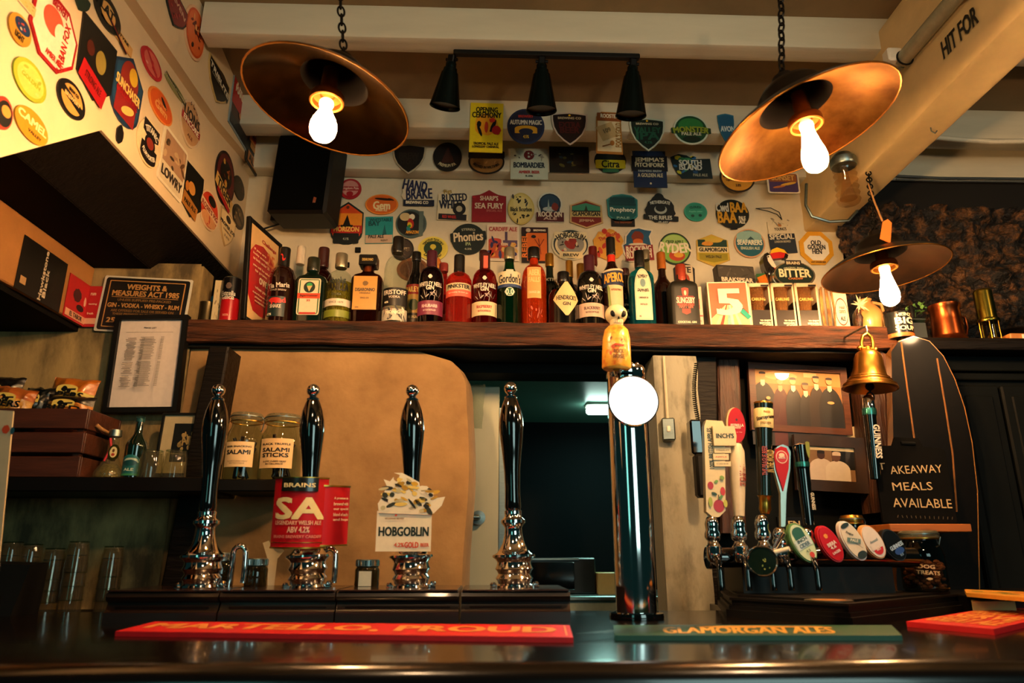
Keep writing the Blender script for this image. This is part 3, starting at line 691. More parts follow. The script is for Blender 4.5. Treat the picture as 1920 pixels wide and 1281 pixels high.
# --- left boxing, lower face (plane A): cx, cy, apparent width, aspect
LA = [
 (45, 4, 40, 44, 'r', 'd8b070', [busy(1, 8, ['8a7a4a', 'c89a3a', '5a6a5a'])], 'yellow picture badge at the very top corner of the left boxing', 0, C),
 (35, 56, 42, 66, 'o', 'b8862a', [o_(.1, .35, .7, .5, '14335c'), busy(3, 8, [Rd, 'd8c0a0', 'c8441e'], 0, .25, .5, .3), t('LIGHT', 0, -.5, .8, .25, K)], 'oval badge with blue and red picture over black letters, top corner', 0),
 (100, 62, 84, 150, 'oct', 'e8d8c0', [o_(-.15, .25, .45, .4, 'c8543c'), o_(.2, .1, .25, .3, 'e8d8c0'), t('BREWERY', 0, .78, .7, .14, Rd), t('URBAN FOX', .42, -.15, 1.5, .14, 'b83028', 0, 90), t('AMBER ALE', .1, -.72, .7, .1, 'b83028')], 'large white eight-sided badge with red border and red fox head', 0, Rd),
 (150, 2, 32, 54, 's', '1a2a22', [], 'dark green shield badge cut off by the top edge', 0),
 (200, 25, 50, 86, 'o', '15110c', [o_(0, 0, .55, .6, 'd9a860'), t('FLAT', -.2, .1, 1.2, .35, K)], 'black tyre-shaped badge lettered FLAT on the left boxing', 0),
 (218, 62, 56, 62, 'R', 'd8a862', [t('TYRE', .4, .4, .6, .34, K), o_(-.1, -.35, .8, .3, K, 'R', -18), o_(.1, -.5, .6, .1, Rd, 'R', -18)], 'narrow tan badge lettered TYRE under the tyre shape', 0),
 (178, 119, 70, 148, 'kite', '0e0d0b', [o_(.2, .15, .28, .32, '8a7a3a'), o_(-.4, .2, .2, .2, '4a1a10'), o_(0, -.62, .7, .28, Rd, 'R', -12), t('STRONG ALE', 0, -.6, .9, .12, '5a0a0a', 0, -8)], 'large black kite-shaped badge with red foot on the left boxing', 0),
 (54, 151, 62, 88, 'o', '9fae2c', [o_(0, 0, .8, .8, 'c3c45c'), busy(9, 7, ['9fae3c', 'd0c870'], 0, 0, .6, .5), t('GOLDEN', 0, 0, 1.1, .14, '9fae2c', 0, 0)], 'lime green round badge on the left boxing', 0),
 (132, 187, 52, 80, 'o', K, [o_(0, 0, .76, .8, 'c8954a'), o_(0, 0, .8, .22, K, 'R', -12), t('BREWERY', 0, .03, 1.1, .13, 'e0b878'), t('BREW CO', 0, .45, .7, .12, K)], 'round black ring badge with tan centre and black band', 0),
 (237, 170, 55, 138, 'home', '20476a', [o_(0, .28, .62, .55, '8a2a22'), o_(.2, .5, .3, .25, 'd8b030'), o_(0, -.45, .7, .42, '8a2020', 'R'), t('SUNCHASER', 0, 0, 1.7, .16, 'e8c870', 0, 0), t('GOLDEN ALE', 0, -.22, 1.5, .1, Rd), o_(.15, -.55, .45, .12, 'e0b860', 'o', 25)], 'tall blue badge lettered SUNCHASER GOLDEN ALE with a sunset', 0, '123050'),
 (283, 120, 38, 68, 'o', 'c22832', [o_(0, 0, .78, .8, 'd8685c'), o_(0, 0, .8, .12, 'c22832', 'R', -30), busy(12, 6, ['c22832', 'e8a090'], 0, 0, .5, .5)], 'small round red badge above the orange oval', 0),
 (300, 200, 44, 76, 'o', 'd85a1c', [o_(.15, .4, .3, .14, K, 'o', -25), t('Gem', 0, -.2, 1.0, .3, 'f0a860'), t('BATH ALES', 0, .15, .7, .08, 'f0a860')], 'orange oval badge lettered Gem on the left boxing', 0, 'e88a3a'),
 (328, 168, 38, 52, 'o', '8a8a5a', [o_(0, 0, 1.0, .2, '2a2a1a', 'R', -8), t('LIBERATION', 0, 0, 1.8, .16, C), o_(.1, .5, .5, .2, '5a6a3a')], 'small olive round badge with a dark lettered band', 0),
 (3, 212, 36, 64, 'o', 'a8301c', [o_(.1, 0, .8, .8, K), o_(.2, .2, .5, .35, 'd89040')], 'red and black oval badge cut off at the photo edge', 0),
 (57, 236, 62, 77, 'o', 'c08a1c', [t('CAMEL', -.02, .22, 1.7, .3, 'f0d8a0'), t('VALLEY', .2, -.45, .8, .12, '4a3008')], 'yellow oval badge lettered CAMEL with black band', 0, 'c08a1c'),
 (278, 270, 44, 92, 'o', 'e8d0a0', [o_(0, .52, .66, .4, '1a1210', 'arrowd'), o_(0, -.52, .66, .4, '1a1210', 'a', 180), o_(0, 0, .44, .36, '1a1210'), o_(0, 0, .3, .25, '8a3020'), t('TITANIC', 0, .62, 1.1, .16, C, 70), t('PLUM PORTER', 0, -.62, 1.1, .12, C, -70)], 'black ship-propeller badge lettered TITANIC PLUM PORTER', 0),
 (356, 233, 38, 95, 'peanut', 'c89a6a', [t('LIONS', 0, .3, 1.5, .26, '2a2018'), o_(0, -.05, .92, .15, Rd, 'R'), t('ENCORE', 0, -.05, 1.5, .14, C), t('ALE', 0, -.6, .5, .08, '7a4a2a'), busy(21, 6, ['3a2a1c', '6a5a4a'], 0, .7, .4, .15)], 'tan rounded badge with red band lettered ENCORE', 0, 'd8c0a0'),
 (323, 309, 47, 112, 'r', 'd8c8a8', [o_(0, .32, .85, .55, 'b08a6a', 'R'), busy(23, 12, ['6a4a30', 'c8a880', '4a3a2a'], 0, .25, .8, .45), t('LOWRY', 0, -.55, 1.6, .2, '3a3028')], 'white card badge with brown street scene lettered LOWRY', 0, 'e8dcc0'),
 (357, 358, 43, 102, 'kite', '0c0c0a', [o_(0, .1, .3, .25, 'd09040'), o_(-.4, 0, .15, .2, 'c07a30'), o_(0, -.62, .65, .28, 'a8702c', 'R', -8), t('PALE ALE', 0, -.6, 1.0, .1, K)], 'black badge with orange discs and tan foot beside the street scene badge', 0),
 (421, 335, 36, 105, 'o', '5a1414', [o_(0, .15, .6, .5, '120c0a'), busy(27, 9, ['d0a040', '6a2a10', 'b0602a'], 0, .15, .45, .4), o_(0, -.55, .95, .22, 'd8b060', 'R', -14), t('TIGER', 0, -.53, 1.5, .2, K, 0, -10), o_(0, -.85, .7, .1, Rd, 'R', -14)], 'maroon oval badge with big cat face lettered TIGER', 0, '1a0c08'),
 (391, 395, 35, 79, 'o', 'c83a20', [o_(0, -.5, .75, .35, 'e0a068'), o_(0, -.02, .95, .2, 'e8c8a0', 'R', -8), t("ROSIE'S PIG", 0, -.02, 1.7, .15, '8a1a10', 0, -4), o_(.1, .55, .4, .25, K), busy(29, 7, ['e8a070', 'c83a20'], 0, -.55, .5, .25)], "red oval badge lettered ROSIE'S PIG with a black pig", 0, 'e8c8a0'),
 (424, 431, 30, 72, 's', 'e8cf9c', [o_(0, .6, .3, .2, '1c1810'), t('PROPER JOB', 0, .12, 1.8, .15, '16120c'), t('CORNISH IPA', 0, -.15, 1.0, .06, N), t('5.5%', 0, -.45, .6, .07, N)], 'cream shield badge lettered PROPER JOB near the framed red poster', 0, 'b89a6a'),
 (446, 407, 21, 49, 'o', '1a1612', [o_(0, 0, .72, .75, '5a4a34'), o_(0, 0, .8, .14, '1a1612', 'R', -20), busy(31, 5, ['a08a60', '2a2218'])], 'narrow black ring badge at the corner of the boxing', 0),
 (447, 353, 20, 48, 'o', '17150f', [busy(33, 6, ['3a3420', '4a2a18'])], 'small plain dark round badge at the corner of the boxing', 0),
 (223, 252, 14, 38, 'b4', '0c0a08', [], 'tiny black bird-shaped sticker near the timber edge', 0),
]
for row in LA:
    cx, cy, w, h, s_, base, ops, lab, rot = row[:9]; badge('A', cx, cy, w, h, s_, base, ops, lab, rot, row[9] if len(row) > 9 else None, group='badges on the left boxing')
LU = [
 (328, 20, 45, 95, 's', '7a1418', [t('RAVEN', 0, .45, 1.4, .16, 'd8a890', 40), busy(41, 6, ['a83030', '4a0c0c'], 0, -.2, .5, .4)], 'dark red shield badge lettered RAVEN beside the first beam', 0, '0e1a1c'),
 (364, 62, 37, 107, 'o', 'd0501c', [o_(0, 0, .8, .82, 'dc6a34'), t('ALE', .1, .2, .9, .2, '5a140c', 0, -15), busy(43, 10, ['6a1a10', 'e8a060', '2a0c08'], 0, 0, .5, .7)], 'tall orange oval badge at the end of the first beam', 0, 'e8b890'),
 (408, 160, 41, 93, 's', '15130f', [o_(0, .3, .9, .2, '0a0a0a', 'R', -14), t('TRIBUTE', 0, .33, 1.7, .17, C, 0, -6), t('CORNISH PALE ALE', 0, .1, 1.3, .06, 'a89a7a'), o_(.2, .75, .35, .18, '3a2a14')], 'black shield badge lettered TRIBUTE on the upper boxing', 0, 'c8a86a'),
 (451, 205, 36, 120, 'R', '3a1c10', [o_(0, .35, .95, .6, 'a81c1c', 'R'), t('FERRY', 0, .6, 1.3, .14, C), t('MANX ALE', 0, .35, 1.5, .14, C), o_(.1, -.3, .3, .12, 'c88a60'), o_(0, -.78, .95, .16, '1a2228', 'R')], 'red and brown rectangular badge behind the round-bulb lamp', 0, '8a9aa0'),
 (473, 280, 23, 80, 'r', '0c0a08', [o_(0, .5, .7, .32, 'c8752c', 'R'), o_(0, .45, .4, .12, 'a81c1c'), o_(0, 0, .5, .14, 'd08a3a', 'r'), o_(0, -.62, .7, .26, 'c8803a', 'R'), t('TASTE', 0, .55, 1.2, .12, K), t('ALE', 0, -.62, 1.1, .2, K)], 'slim black badge with orange letters at the corner by the speaker', 0),
]
for row in LU:
    cx, cy, w, h, s_, base, ops, lab, rot = row[:9]; badge('U', cx, cy, w, h, s_, base, ops, lab, rot, row[9] if len(row) > 9 else None, group='badges on the left boxing')
WL = [
 ('J2', 912, 240, 62, 92, 'R', 'e8cf1c', [o_(0, .1, .8, .5, 'e8a01c', 'b5'), t('OPENING', 0, .72, 1.3, .12, K), t('CEREMONY', 0, .5, 1.75, .13, K), o_(-.45, .12, .15, .14, K, 'b6'), o_(-.4, -.15, .1, .25, K, 'b7', 20), o_(0, 0, .12, .25, 'c83a1c', 'b8'), o_(.4, .05, .12, .3, K, 'b9', -20), o_(.6, -.12, .3, .2, 'b01c20', 'b3'), o_(.35, .28, .2, .1, 'c8301c', 'b2'), t('TROPICAL PALE ALE', 0, -.68, 1.5, .06, K), t('LONGLEAF CARNIVAL', 0, -.8, 1.6, .05, K)], 'yellow rectangular badge lettered OPENING CEREMONY with dancing figures', 1),
 ('J2', 986, 238, 70, 66, 'o', '141c34', [t('AUTUMN MAGIC', 0, .22, 1.7, .15, 'c8c0b0'), o_(0, -.18, .6, .22, 'b88a1c', 'a'), o_(0, -.3, .38, .18, '141c34'), t('BREWERY', 0, .55, .8, .08, 'a83028'), t('4.5%', 0, -.6, .3, .1, 'c8a030')], 'navy round badge lettered AUTUMN MAGIC under the beam', 0, '1c2a4a'),
 ('J2', 1068, 242, 72, 62, 's', '1c0d0c', [t('BREWING CO', 0, .62, 1.2, .08, 'b0a080'), t('EXTRA', 0, .2, 1.1, .2, '4a1614'), t('BEER', 0, -.12, 1.0, .2, '4a1614'), o_(0, .78, .06, .06, Y_)], 'dark maroon shield badge with pale edge, top row', 0, 'c8b8a8'),
 ('J2', 1142, 250, 54, 78, 'tag', 'd8c8a0', [o_(0, .75, .85, .2, '8a4a1c', 'R'), t('ROOSTER', 0, .8, 1.2, .11, C), o_(-.15, .05, .6, .36, 'b8a070', 'R', 25), t('109', -.15, .1, .5, .12, '6a5a3a', 0, 25), t("FOOL'S GOLD", .62, -.1, 1.9, .14, '9a6a24', 0, 90), o_(-.1, -.6, .4, .03, '8a5a2a', 'R', 20), o_(.2, -.5, .15, .12, 'a86a2a')], "cream badge lettered FOOL'S GOLD in gold with ticket drawing", 2, 'a8702c'),
 ('J2', 1214, 253, 70, 62, 's', '0c231c', [t('VALLEY', 0, .25, 1.4, .2, '1a5a44'), t('IPA', 0, -.1, 1.2, .26, '1a5a44'), t('BREWING CO', 0, .62, 1.2, .07, 'c8c0a0'), o_(0, .8, .06, .06, Y_), t('4.2%', 0, -.5, .4, .08, '2a6a50')], 'dark green shield badge with white edge, top row', 0, 'c4d0bc'),
 ('J2', 1295, 244, 66, 56, 'o', '16482c', [o_(0, .25, .7, .5, '2a7a3c'), o_(0, -.1, 1.12, .2, '1a3a24', 'r'), t('MONSTER', 0, .0, 2.0, .22, '8a9a2c', 20), t('PALE ALE', 0, -.3, 1.1, .12, 'c8c8b0'), o_(0, -.65, .5, .2, '0c2418')], 'green round badge with banner, beside the copper lamp', 0, 'c4d0c0'),
 ('J2', 1362, 243, 32, 58, 's', '1c5a80', [t('AVON', .1, 0, 1.6, .2, 'c8d8d8')], 'blue shield badge half hidden behind the copper lamp', 0, '2a7090'),
 ('J3', 767, 299, 66, 56, 's', '0e0d0d', [t('BREW', 0, .2, 1.1, .25, '26201c'), t('STOUT', 0, -.2, 1.0, .18, '26201c')], 'black shield badge with pale edge, below the beam beside the bronze lamp', 0, 'b4ac94'),
 ('J3', 839, 295, 54, 54, 'o', '100d0b', [o_(.05, .15, .6, .6, '3a1a10', 'sail'), t('PREMIUM IPA', 0, -.62, 1.2, .12, 'c8b890', -70)], 'black round badge with a brown triangle', 0),
 ('J3', 912, 304, 68, 46, 'o', '8a6432', [o_(0, .55, 1.0, .3, '16100c', 'r'), t('HORIZON', 0, .45, 1.7, .25, '1a120c'), t('BREWED IN WILTSHIRE', 0, -.5, 1.5, .12, '1a120c', -80), busy(61, 5, ['a8804a', '6a4a22'], 0, -.1, .6, .2)], 'brown round badge lettered HORIZON tucked under the yellow badge', 0, '15100c'),
 ('J3', 992, 308, 70, 58, 'R', 'b9c4b4', [o_(0, .55, .28, .3, '6a2222'), o_(0, .55, .16, .18, 'b9c4b4'), t('B', 0, .55, .3, .3, '6a2222'), t('BOMBARDIER', 0, -.1, 1.65, .2, '142438'), t('AMBER BEER', 0, -.55, 1.1, .1, 'a83030'), t('5.0%', 0, -.8, .4, .06, '3a3a3a'), busy(62, 6, ['3a3a3a', '8a8a80'], 0, .5, .8, .2)], 'pale grey square badge lettered BOMBARDIER', 0),
 ('J3', 1067, 300, 74, 48, 'R', '12110d', [busy(63, 10, ['5a5420', '6a6430', '1a3a4a'], .1, 0, .6, .5), o_(.45, 0, .25, .4, '2a2420', 'R')], 'black rectangular badge with dim yellow figures', 0),
 ('J3', 1144, 302, 60, 46, 'o', '131a14', [o_(0, -.3, .93, .35, 'c8bf1c', 'r'), t('Citra', 0, -.28, 1.1, .34, K), o_(0, -.82, .5, .14, '2a6a4a', 'r')], 'black and yellow round badge lettered Citra', 0),
 ('J3', 1218, 318, 62, 68, 'R', '12294e', [o_(0, .3, 1.08, .42, '0c1420', 'R'), t("JEMIMA'S", 0, .48, 1.75, .17, 'd8cca8'), t('PITCHFORK', 0, .22, 1.75, .13, 'd8cca8'), t('A GOLDEN ALE', 0, -.35, 1.5, .12, 'd8cca8'), t('FARMERS BREW', 0, -.12, 1.4, .06, 'a8b0b0'), o_(0, -.8, .06, .06, 'd8cca8')], "navy blue badge lettered JEMIMA'S PITCHFORK A GOLDEN ALE", 0),
 ('J3', 1296, 313, 76, 46, [(-1, .75), (-.6, 1), (-.2, .9), (.1, .6), (.95, .65), (1, -.95), (-.5, -1), (-.75, -.5), (-.9, 0)], '142a30', [busy(66, 14, ['2a6aa0', '3a8a5a', 'c8c030', '1a4a7a'], -.2, .1, .7, .7), t('SOUTH', -.05, .3, 1.1, .24, 'd8dcd0'), t('ISLAND', -.05, -.1, 1.1, .24, 'd8dcd0'), t('PALE ALE', .4, -.7, .7, .12, 'a8a890')], 'dark blue-green badge lettered SOUTH ISLAND', 0),
 ('J3', 1382, 334, 66, 54, 'o', 'd8952c', [o_(0, .4, .88, .5, 'c8b430', 'o'), o_(-.2, .55, .2, .25, K, 'b11'), t('Summer', 0, .25, 1.6, .3, K), t('Ale', .55, .25, .3, .2, K), t('Light and refreshing', 0, -.2, 1.3, .1, '4a2a0c'), t('3.8%', 0, -.55, .3, .1, '4a2a0c')], 'orange and yellow round badge lettered Summer Ale', 0, '2a1c10'),
 ('J3', 1468, 344, 60, 38, 'r', '4a3a6a', [o_(0, .5, .85, .4, '9a5a2c', 'R'), t('SUNSET', 0, .5, 1.4, .3, 'e0b060'), o_(.3, -.1, .5, .12, 'e0b040', 'o', 12), o_(-.3, -.4, .4, .1, 'c87a40', 'o', 10)], 'purple and orange badge under the copper lamp bulb', 0, 'e8dcc0'),
 ('W', 657, 355, 42, 38, 'o', 'a8202a', [o_(0, .05, .76, .76, 'd09088'), o_(0, .02, .95, .2, 'a8202a', 'R'), t('Kingdom Pale', 0, .02, 1.5, .18, 'e8c0b0'), o_(0, -.5, .3, .25, 'a8202a')], 'small red round badge just right of the loudspeaker', 0),
 ('W', 716, 384, 62, 38, 'o', 'd8641c', [o_(.1, .5, .55, .12, '2a1408', 'o', -5), o_(.55, .48, .2, .08, '2a1408', 'o', -20), t('Gem', 0, -.12, 1.0, .45, 'f0dca8'), t('AMBER ALE', 0, -.6, .7, .12, 'f0dca8')], 'orange oval badge lettered Gem with running hare on the back wall', 0, 'e88a30'),
 ('W', 783, 362, 64, 52, 'b12', 'd8ccb0', [t('HAND', -.15, .5, 1.4, .42, '15204a', 0, -8), t('BRAKE', .1, -.1, 1.5, .42, '15204a', 0, 4), o_(.1, -.75, .9, .22, '141c34', 'R'), t('BREWING CO', 0, -.72, 1.3, .12, C)], 'navy block-lettered badge reading HAND BRAKE', 0),
 ('W', 850, 384, 58, 60, 'crest', 'dccfae', [t('Pigs', -.4, .75, .5, .2, 'a8862c', 0, 10), t('RUSTED', .05, .42, 1.6, .28, '18203a', 0, 6), t('WHEEL', -.1, -.02, 1.6, .3, '18203a', 0, 4), o_(.4, -.28, .42, .4, '12141a'), o_(.4, -.28, .2, .19, 'b0a890'), o_(0, -.8, .9, .18, '1a1a22', 'R'), t('RED WHEEL', -.2, -.8, .9, .1, 'c83028')], 'cream badge lettered RUSTED WHEEL with a tyre', 2),
 ('W', 917, 387, 64, 60, 'crest', '8c1522', [t("SHARP'S", 0, .48, 1.05, .17, 'd8c4a8'), t('SEA FURY', 0, .0, 1.65, .2, 'd8c4a8'), t('SPECIAL ALE', .3, -.3, .9, .08, 'b8605a')], "dark red badge lettered SHARP'S SEA FURY", 0),
 ('W', 977, 392, 50, 60, 'peanut', 'd0bf74', [o_(0, .3, .6, .45, 'd8c884'), busy(74, 12, ['16140c', '2a2818', '3a3c40'], 0, .45, .6, .3), t('Black Bourbon', 0, -.05, 1.6, .16, K), busy(75, 9, ['16140c', '2a2818'], 0, -.55, .6, .25)], 'pale yellow badge with black engine drawings', 0, 'c4b060'),
 ('W', 1031, 389, 54, 56, 'snow', '14283c', [o_(0, .3, .65, .5, '1c3c54'), o_(0, -.15, .5, .15, 'a8b4b4'), o_(.35, 0, .25, .3, '7a2c20', 'b14'), o_(-.1, .2, .1, .35, '8aa4a4', 'sail'), o_(0, -.68, .95, .3, '4a1216', 'R'), t('ROCK ON', 0, -.5, 1.6, .2, 'dcd0b8'), t('ALE', 0, -.78, .9, .1, 'c8b0a0')], 'snow-globe shaped badge lettered ROCK ON', 0, 'ccd0c4'),
 ('W', 1099, 402, 62, 54, 'h', '7a2018', [o_(0, .35, .85, .4, '3a8a6c', 'arrowd', 180), o_(0, .3, .2, .3, '22301c', 'sail'), o_(0, .1, .85, .12, '1c241c', 'R'), o_(0, -.05, .9, .18, 'c8b070', 'R'), t('GLAMORGAN', 0, -.02, 1.65, .16, '1a1410'), t('JEMIMA', 0, -.5, .9, .12, 'c8a080')], 'six-sided badge with red foot lettered GLAMORGAN', 0, 'c4a470'),
 ('W', 1167, 390, 58, 54, 'tongue', '14595a', [o_(0, .5, .8, .2, '0e3e44', 'r'), o_(0, .2, .85, .08, '0e3e44', 'R'), t('Prophecy', 0, -.2, 1.6, .22, 'dfe0cc'), t('PALE', 0, -.72, .8, .08, '9ac0b0')], 'teal rounded badge lettered Prophecy', 0, '2c8080'),
 ('W', 1168, 418, 44, 14, 'R', '16110e', [t('THE BREWERY', 0, 0, 1.5, .3, '8a4a20')], 'thin black badge foot under the teal Prophecy badge', 0),
 ('W', 1238, 394, 62, 56, 'b15', '12191b', [o_(-.05, .8, .3, .3, '12191b'), o_(0, -.55, 1.05, .18, '12191b', 'r', -4), t('NETHERGATE', 0, .5, 1.2, .12, 'c8ccc0', 30), o_(0, 0, .38, .3, 'a8b0a8'), o_(0, .1, .3, .25, '12191b'), t('THE RIFLES', -.05, -.55, 1.4, .15, 'c8ccc0'), t('4% ABV', .1, -.85, .6, .08, 'a8aca0')], 'black badge with ribbon lettered THE RIFLES', 0),
 ('W', 1304, 398, 43, 35, 'o', '2c8f78', [t('CLOUDY', 0, .5, 1.0, .14, '14483c', 40), t('Apple cider', 0, 0, 1.2, .12, '66b8a0'), o_(-.3, -.45, .15, .15, '14483c'), o_(.35, -.4, .15, .15, '14483c')], 'small sea-green oval badge on the back wall', 0, '3aa088'),
 ('W', 1373, 402, 62, 54, 'o', '14170f', [t('Cwd', -.6, .45, .75, .36, 'c8c8bc'), t('BAA', .4, .45, 1.0, .4, 'c8921c'), t('BAA', -.35, -.25, 1.1, .45, 'c8921c'), t('PALE', .55, -.3, .4, .16, C), t('ALE', .52, -.55, .35, .14, C), o_(0, -.95, .2, .14, K, 'R')], 'black round badge lettered BAA BAA in gold', 0),
 ('W', 1464, 441, 50, 66, 'tag', 'd0c6ac', [o_(0, -.5, 1.0, .55, '1c2836', 'R'), t("YOUNG'S", 0, .32, .9, .1, '2a2418'), o_(0, .55, .15, .12, 'a86a2c', 'b17'), busy(81, 8, ['8a8474', 'b0a890'], 0, .65, .7, .25), t('SPECIAL', 0, -.12, 1.8, .17, 'd8d0b8'), t('LONDON BREWED', 0, -.4, 1.2, .07, 'b0a890')], 'white and navy hanging tag badge lettered SPECIAL', -3),
 ('W', 651, 419, 60, 80, 'home', 'd04a1c', [o_(0, .1, .93, .35, 'e08a24', 'R'), o_(0, -.3, .96, .18, 'b0201c', 'R'), o_(0, -.72, .8, .24, '10181a', 'r'), o_(0, .08, .35, .3, '16100c', 'sail'), o_(0, -.16, .38, .06, '16100c', 'R'), t('HORIZON', 0, -.3, 1.55, .13, 'f0c060'), t('4.1%', 0, -.75, .35, .06, 'a8b0a0'), o_(0, .72, .1, .08, '6a3020')], 'orange sunset badge with black boat lettered HORIZON', 0, '14292a'),
 ('W', 711, 432, 52, 50, 'R', '1c8c90', [o_(0, -.68, .97, .3, 'c4a890', 'R'), t('WHITSTABLE', .1, .75, 1.6, .14, '0e4a50'), t('BAY', -.35, .48, .8, .2, '0e4a50'), o_(.4, 0, .2, .4, '0e5a62', 'sail'), t('PALE ALE', -.2, -.5, 1.1, .14, '16202a'), t('KENT', .4, -.8, .5, .07, '6a5a4a')], 'turquoise square badge lettered BAY PALE ALE', -2),
 ('W', 771, 420, 58, 54, 'o', '3a4c4c', [o_(-.1, 0, .8, .85, '15181a'), o_(-.4, .45, .35, .28, 'c8b484'), o_(.05, .45, .18, .2, 'e0dcc8'), o_(-.02, 0, .2, .35, 'a81c1c', 'o', 10), o_(-.08, -.12, .15, .2, 'd8b020', 'o', 20), o_(-.15, -.4, .12, .2, '1c7a8a', 'o', 20), o_(-.1, -.2, .1, .1, '2a8a2a'), o_(.65, 0, .14, .85, '5a6c68', 'R'), t('AMAZON', .1, -.62, .8, .12, 'e0a030')], 'round grey badge with a red parrot', 0, '4a5e5c'),
 ('W', 755, 468, 42, 42, 'o', '1a1512', [o_(0, 0, .85, .85, '3a2e28'), t('CRAFTS', 0, 0, 1.2, .16, 'c8b890'), busy(84, 6, ['5a4a3a', '2a2018'])], 'dark round badge behind the clear black-capped bottle', 0),
 ('W', 812, 467, 56, 46, 'o', 'd8c850', [o_(0, 0, .62, .6, '1c3820'), o_(0, .15, .2, .2, 'c8b840'), o_(0, -.25, .1, .2, 'c8b840'), t("TIMOTHY TAYLOR'S", 0, .72, 1.55, .14, '1c2a14', 130), t('LANDLORD', 0, -.72, 1.2, .14, '1c2a14', -100)], "yellow and green oval badge lettered TIMOTHY TAYLOR'S", 0, 'e0d060'),
 ('W', 878, 449, 64, 58, 'o', '14201e', [o_(0, .15, 1.05, .3, '14201e', 'r', 6), t('Phonics', 0, .15, 1.7, .34, 'd8c8a8', 0, 5), t('STEREO', 0, .62, .8, .08, 'a8a890', 30), t('IPA', 0, -.32, .3, .12, 'a8b888'), t('4.5%', 0, -.65, .4, .07, 'a8a890')], 'dark green round badge lettered Phonics in script', 0),
 ('W', 943, 456, 60, 68, 'R', 'd8c0a8', [t('CARDIFF ALE', 0, .75, 1.75, .13, 'a8202a'), o_(.2, .3, .08, .3, '4a3a5a', 'R'), o_(.45, -.05, .45, .18, '5a4a6a', 'R'), o_(-.5, .1, .4, .14, 'b84038', 'a'), o_(-.3, -.45, .6, .4, 'b8502c', 'R'), busy(88, 22, ['c8301c', 'e0903a', '2a2a5a', '8a3050', 'd8b060', '3a3a6a'], 0, -.35, .85, .5), t('KEEN', .1, -.1, .4, .08, 'f0e0c0')], 'poster-like badge lettered CARDIFF ALE with a city scene', 0, 'e0d4c0'),
 ('W', 1003, 460, 50, 66, 'R', 'd0661c', [o_(0, .84, 1.0, .16, '2c0c12', 'R'), o_(-.8, -.1, .2, .85, '1c1210', 'R'), t('REBEL', -.78, -.05, 1.9, .15, 'e07a28', 0, 90), o_(-.5, .82, .2, .12, 'c8b8a0', 'b19'), t('BREWING', .35, .82, .9, .06, C), o_(.35, -.1, .03, .45, '7a3010', 'R', 8), o_(.5, .1, .03, .25, '7a3010', 'R', -30), o_(.15, .1, .03, .25, '7a3010', 'R', 30), o_(-.1, .45, .2, .1, '1c1210', 'b20')], 'orange rectangular badge with a bare tree lettered REBEL', 0, '1a1012'),
 ('W', 1070, 459, 72, 60, 'o', '22323a', [o_(0, -.05, .82, .8, 'd8cca8'), o_(0, 0, .7, .62, '8a8a84'), o_(.0, .1, .35, .45, '8a2418', 'b21'), busy(90, 8, ['a83420', '5a1c14', 'c8b8a0', '2a2422'], 0, -.05, .5, .35), o_(0, .55, .85, .2, 'e0d4ac', 'r', 0), t('HOBGOBLIN', 0, .58, 1.5, .2, '16181a', 60), o_(0, -.68, .6, .2, 'e0d0a0', 'r'), t('BREW', 0, -.68, .8, .1, '3a3020')], 'oval badge with cream banner lettered HOBGOBLIN', 0, 'c8c4ac'),
 ('W', 1140, 460, 62, 66, 'b22', 'd49a34', [busy(91, 14, ['b8301c', 'c84a24', 'e0b050'], 0, .1, .75, .7), t('The Sunset', 0, .5, 1.2, .13, 'b02818', 0, 25)], 'orange-yellow ragged badge behind the black-capped red bottle', 0),
 ('W', 1196, 458, 62, 68, [(-.9, -.55), (-.6, -1), (.7, -.95), (1, -.5), (.85, 0), (.75, .45), (.95, .8), (.5, .85), (.1, .95), (-.4, .85), (-.75, .45), (-.8, 0), (-1, -.1)], '1c5478', [o_(0, .35, .4, .4, '7a2c14', 'b24'), o_(0, .1, .3, .18, 'd0641c'), o_(0, -.05, .6, .1, 'd8ccb0', 'b25'), o_(.05, -.5, .85, .42, '8a1a1c', 'R', 3), t('ROCKING', .02, -.3, 1.5, .2, 'e0d4bc', 0, 4), t('RUDOLPH', .02, -.62, 1.5, .2, 'e0d4bc', 0, 4)], 'blue and red badge lettered ROCKING RUDOLPH', 0, 'dcd4c0'),
 ('W', 1265, 467, 60, 60, 'o', '7cae44', [o_(0, .35, .7, .5, 'a4c46c'), o_(.1, -.45, .5, .32, 'b8401c', 'o'), o_(.2, -.4, .3, .16, 'd8a030'), t('CRISP APPLE', 0, .4, 1.1, .12, '2a4a1c'), t('RYDER', 0, .0, 1.9, .34, 'e8dcc0', -30)], 'lime green round badge lettered RYDER with red apple', 0, '182c1c'),
 ('W', 1336, 470, 62, 60, 'h', 'c4ac34', [o_(0, .3, .88, .35, '1c3a2c', 'R'), o_(.1, .6, .6, .15, 'c8a840', 'b26'), o_(-.3, .4, .4, .15, 'd8902c', 'b27'), o_(0, .02, .93, .18, 'dccc9c', 'R'), t('GLAMORGAN', 0, .02, 1.65, .14, '1a1410'), o_(0, -.5, .85, .28, '9a8a1c', 'arrowd'), t('WELSH PALE', 0, -.42, .95, .1, '2a2808')], 'yellow six-sided badge lettered GLAMORGAN WELSH PALE', 0, 'c8a440'),
 ('W', 1405, 457, 58, 54, 'o', '1c5a68', [o_(0, .45, .8, .4, '8ab0a8', 'a'), o_(.1, .35, .3, .12, '2a4a4c', 'sail'), t('SEAFARERS', 0, .05, 1.6, .2, 'e4dcc0'), t('ENGLISH ALE', 0, -.35, 1.2, .11, 'c8c8a8')], 'blue round badge with tan edge lettered SEAFARERS', 0, 'c89a70'),
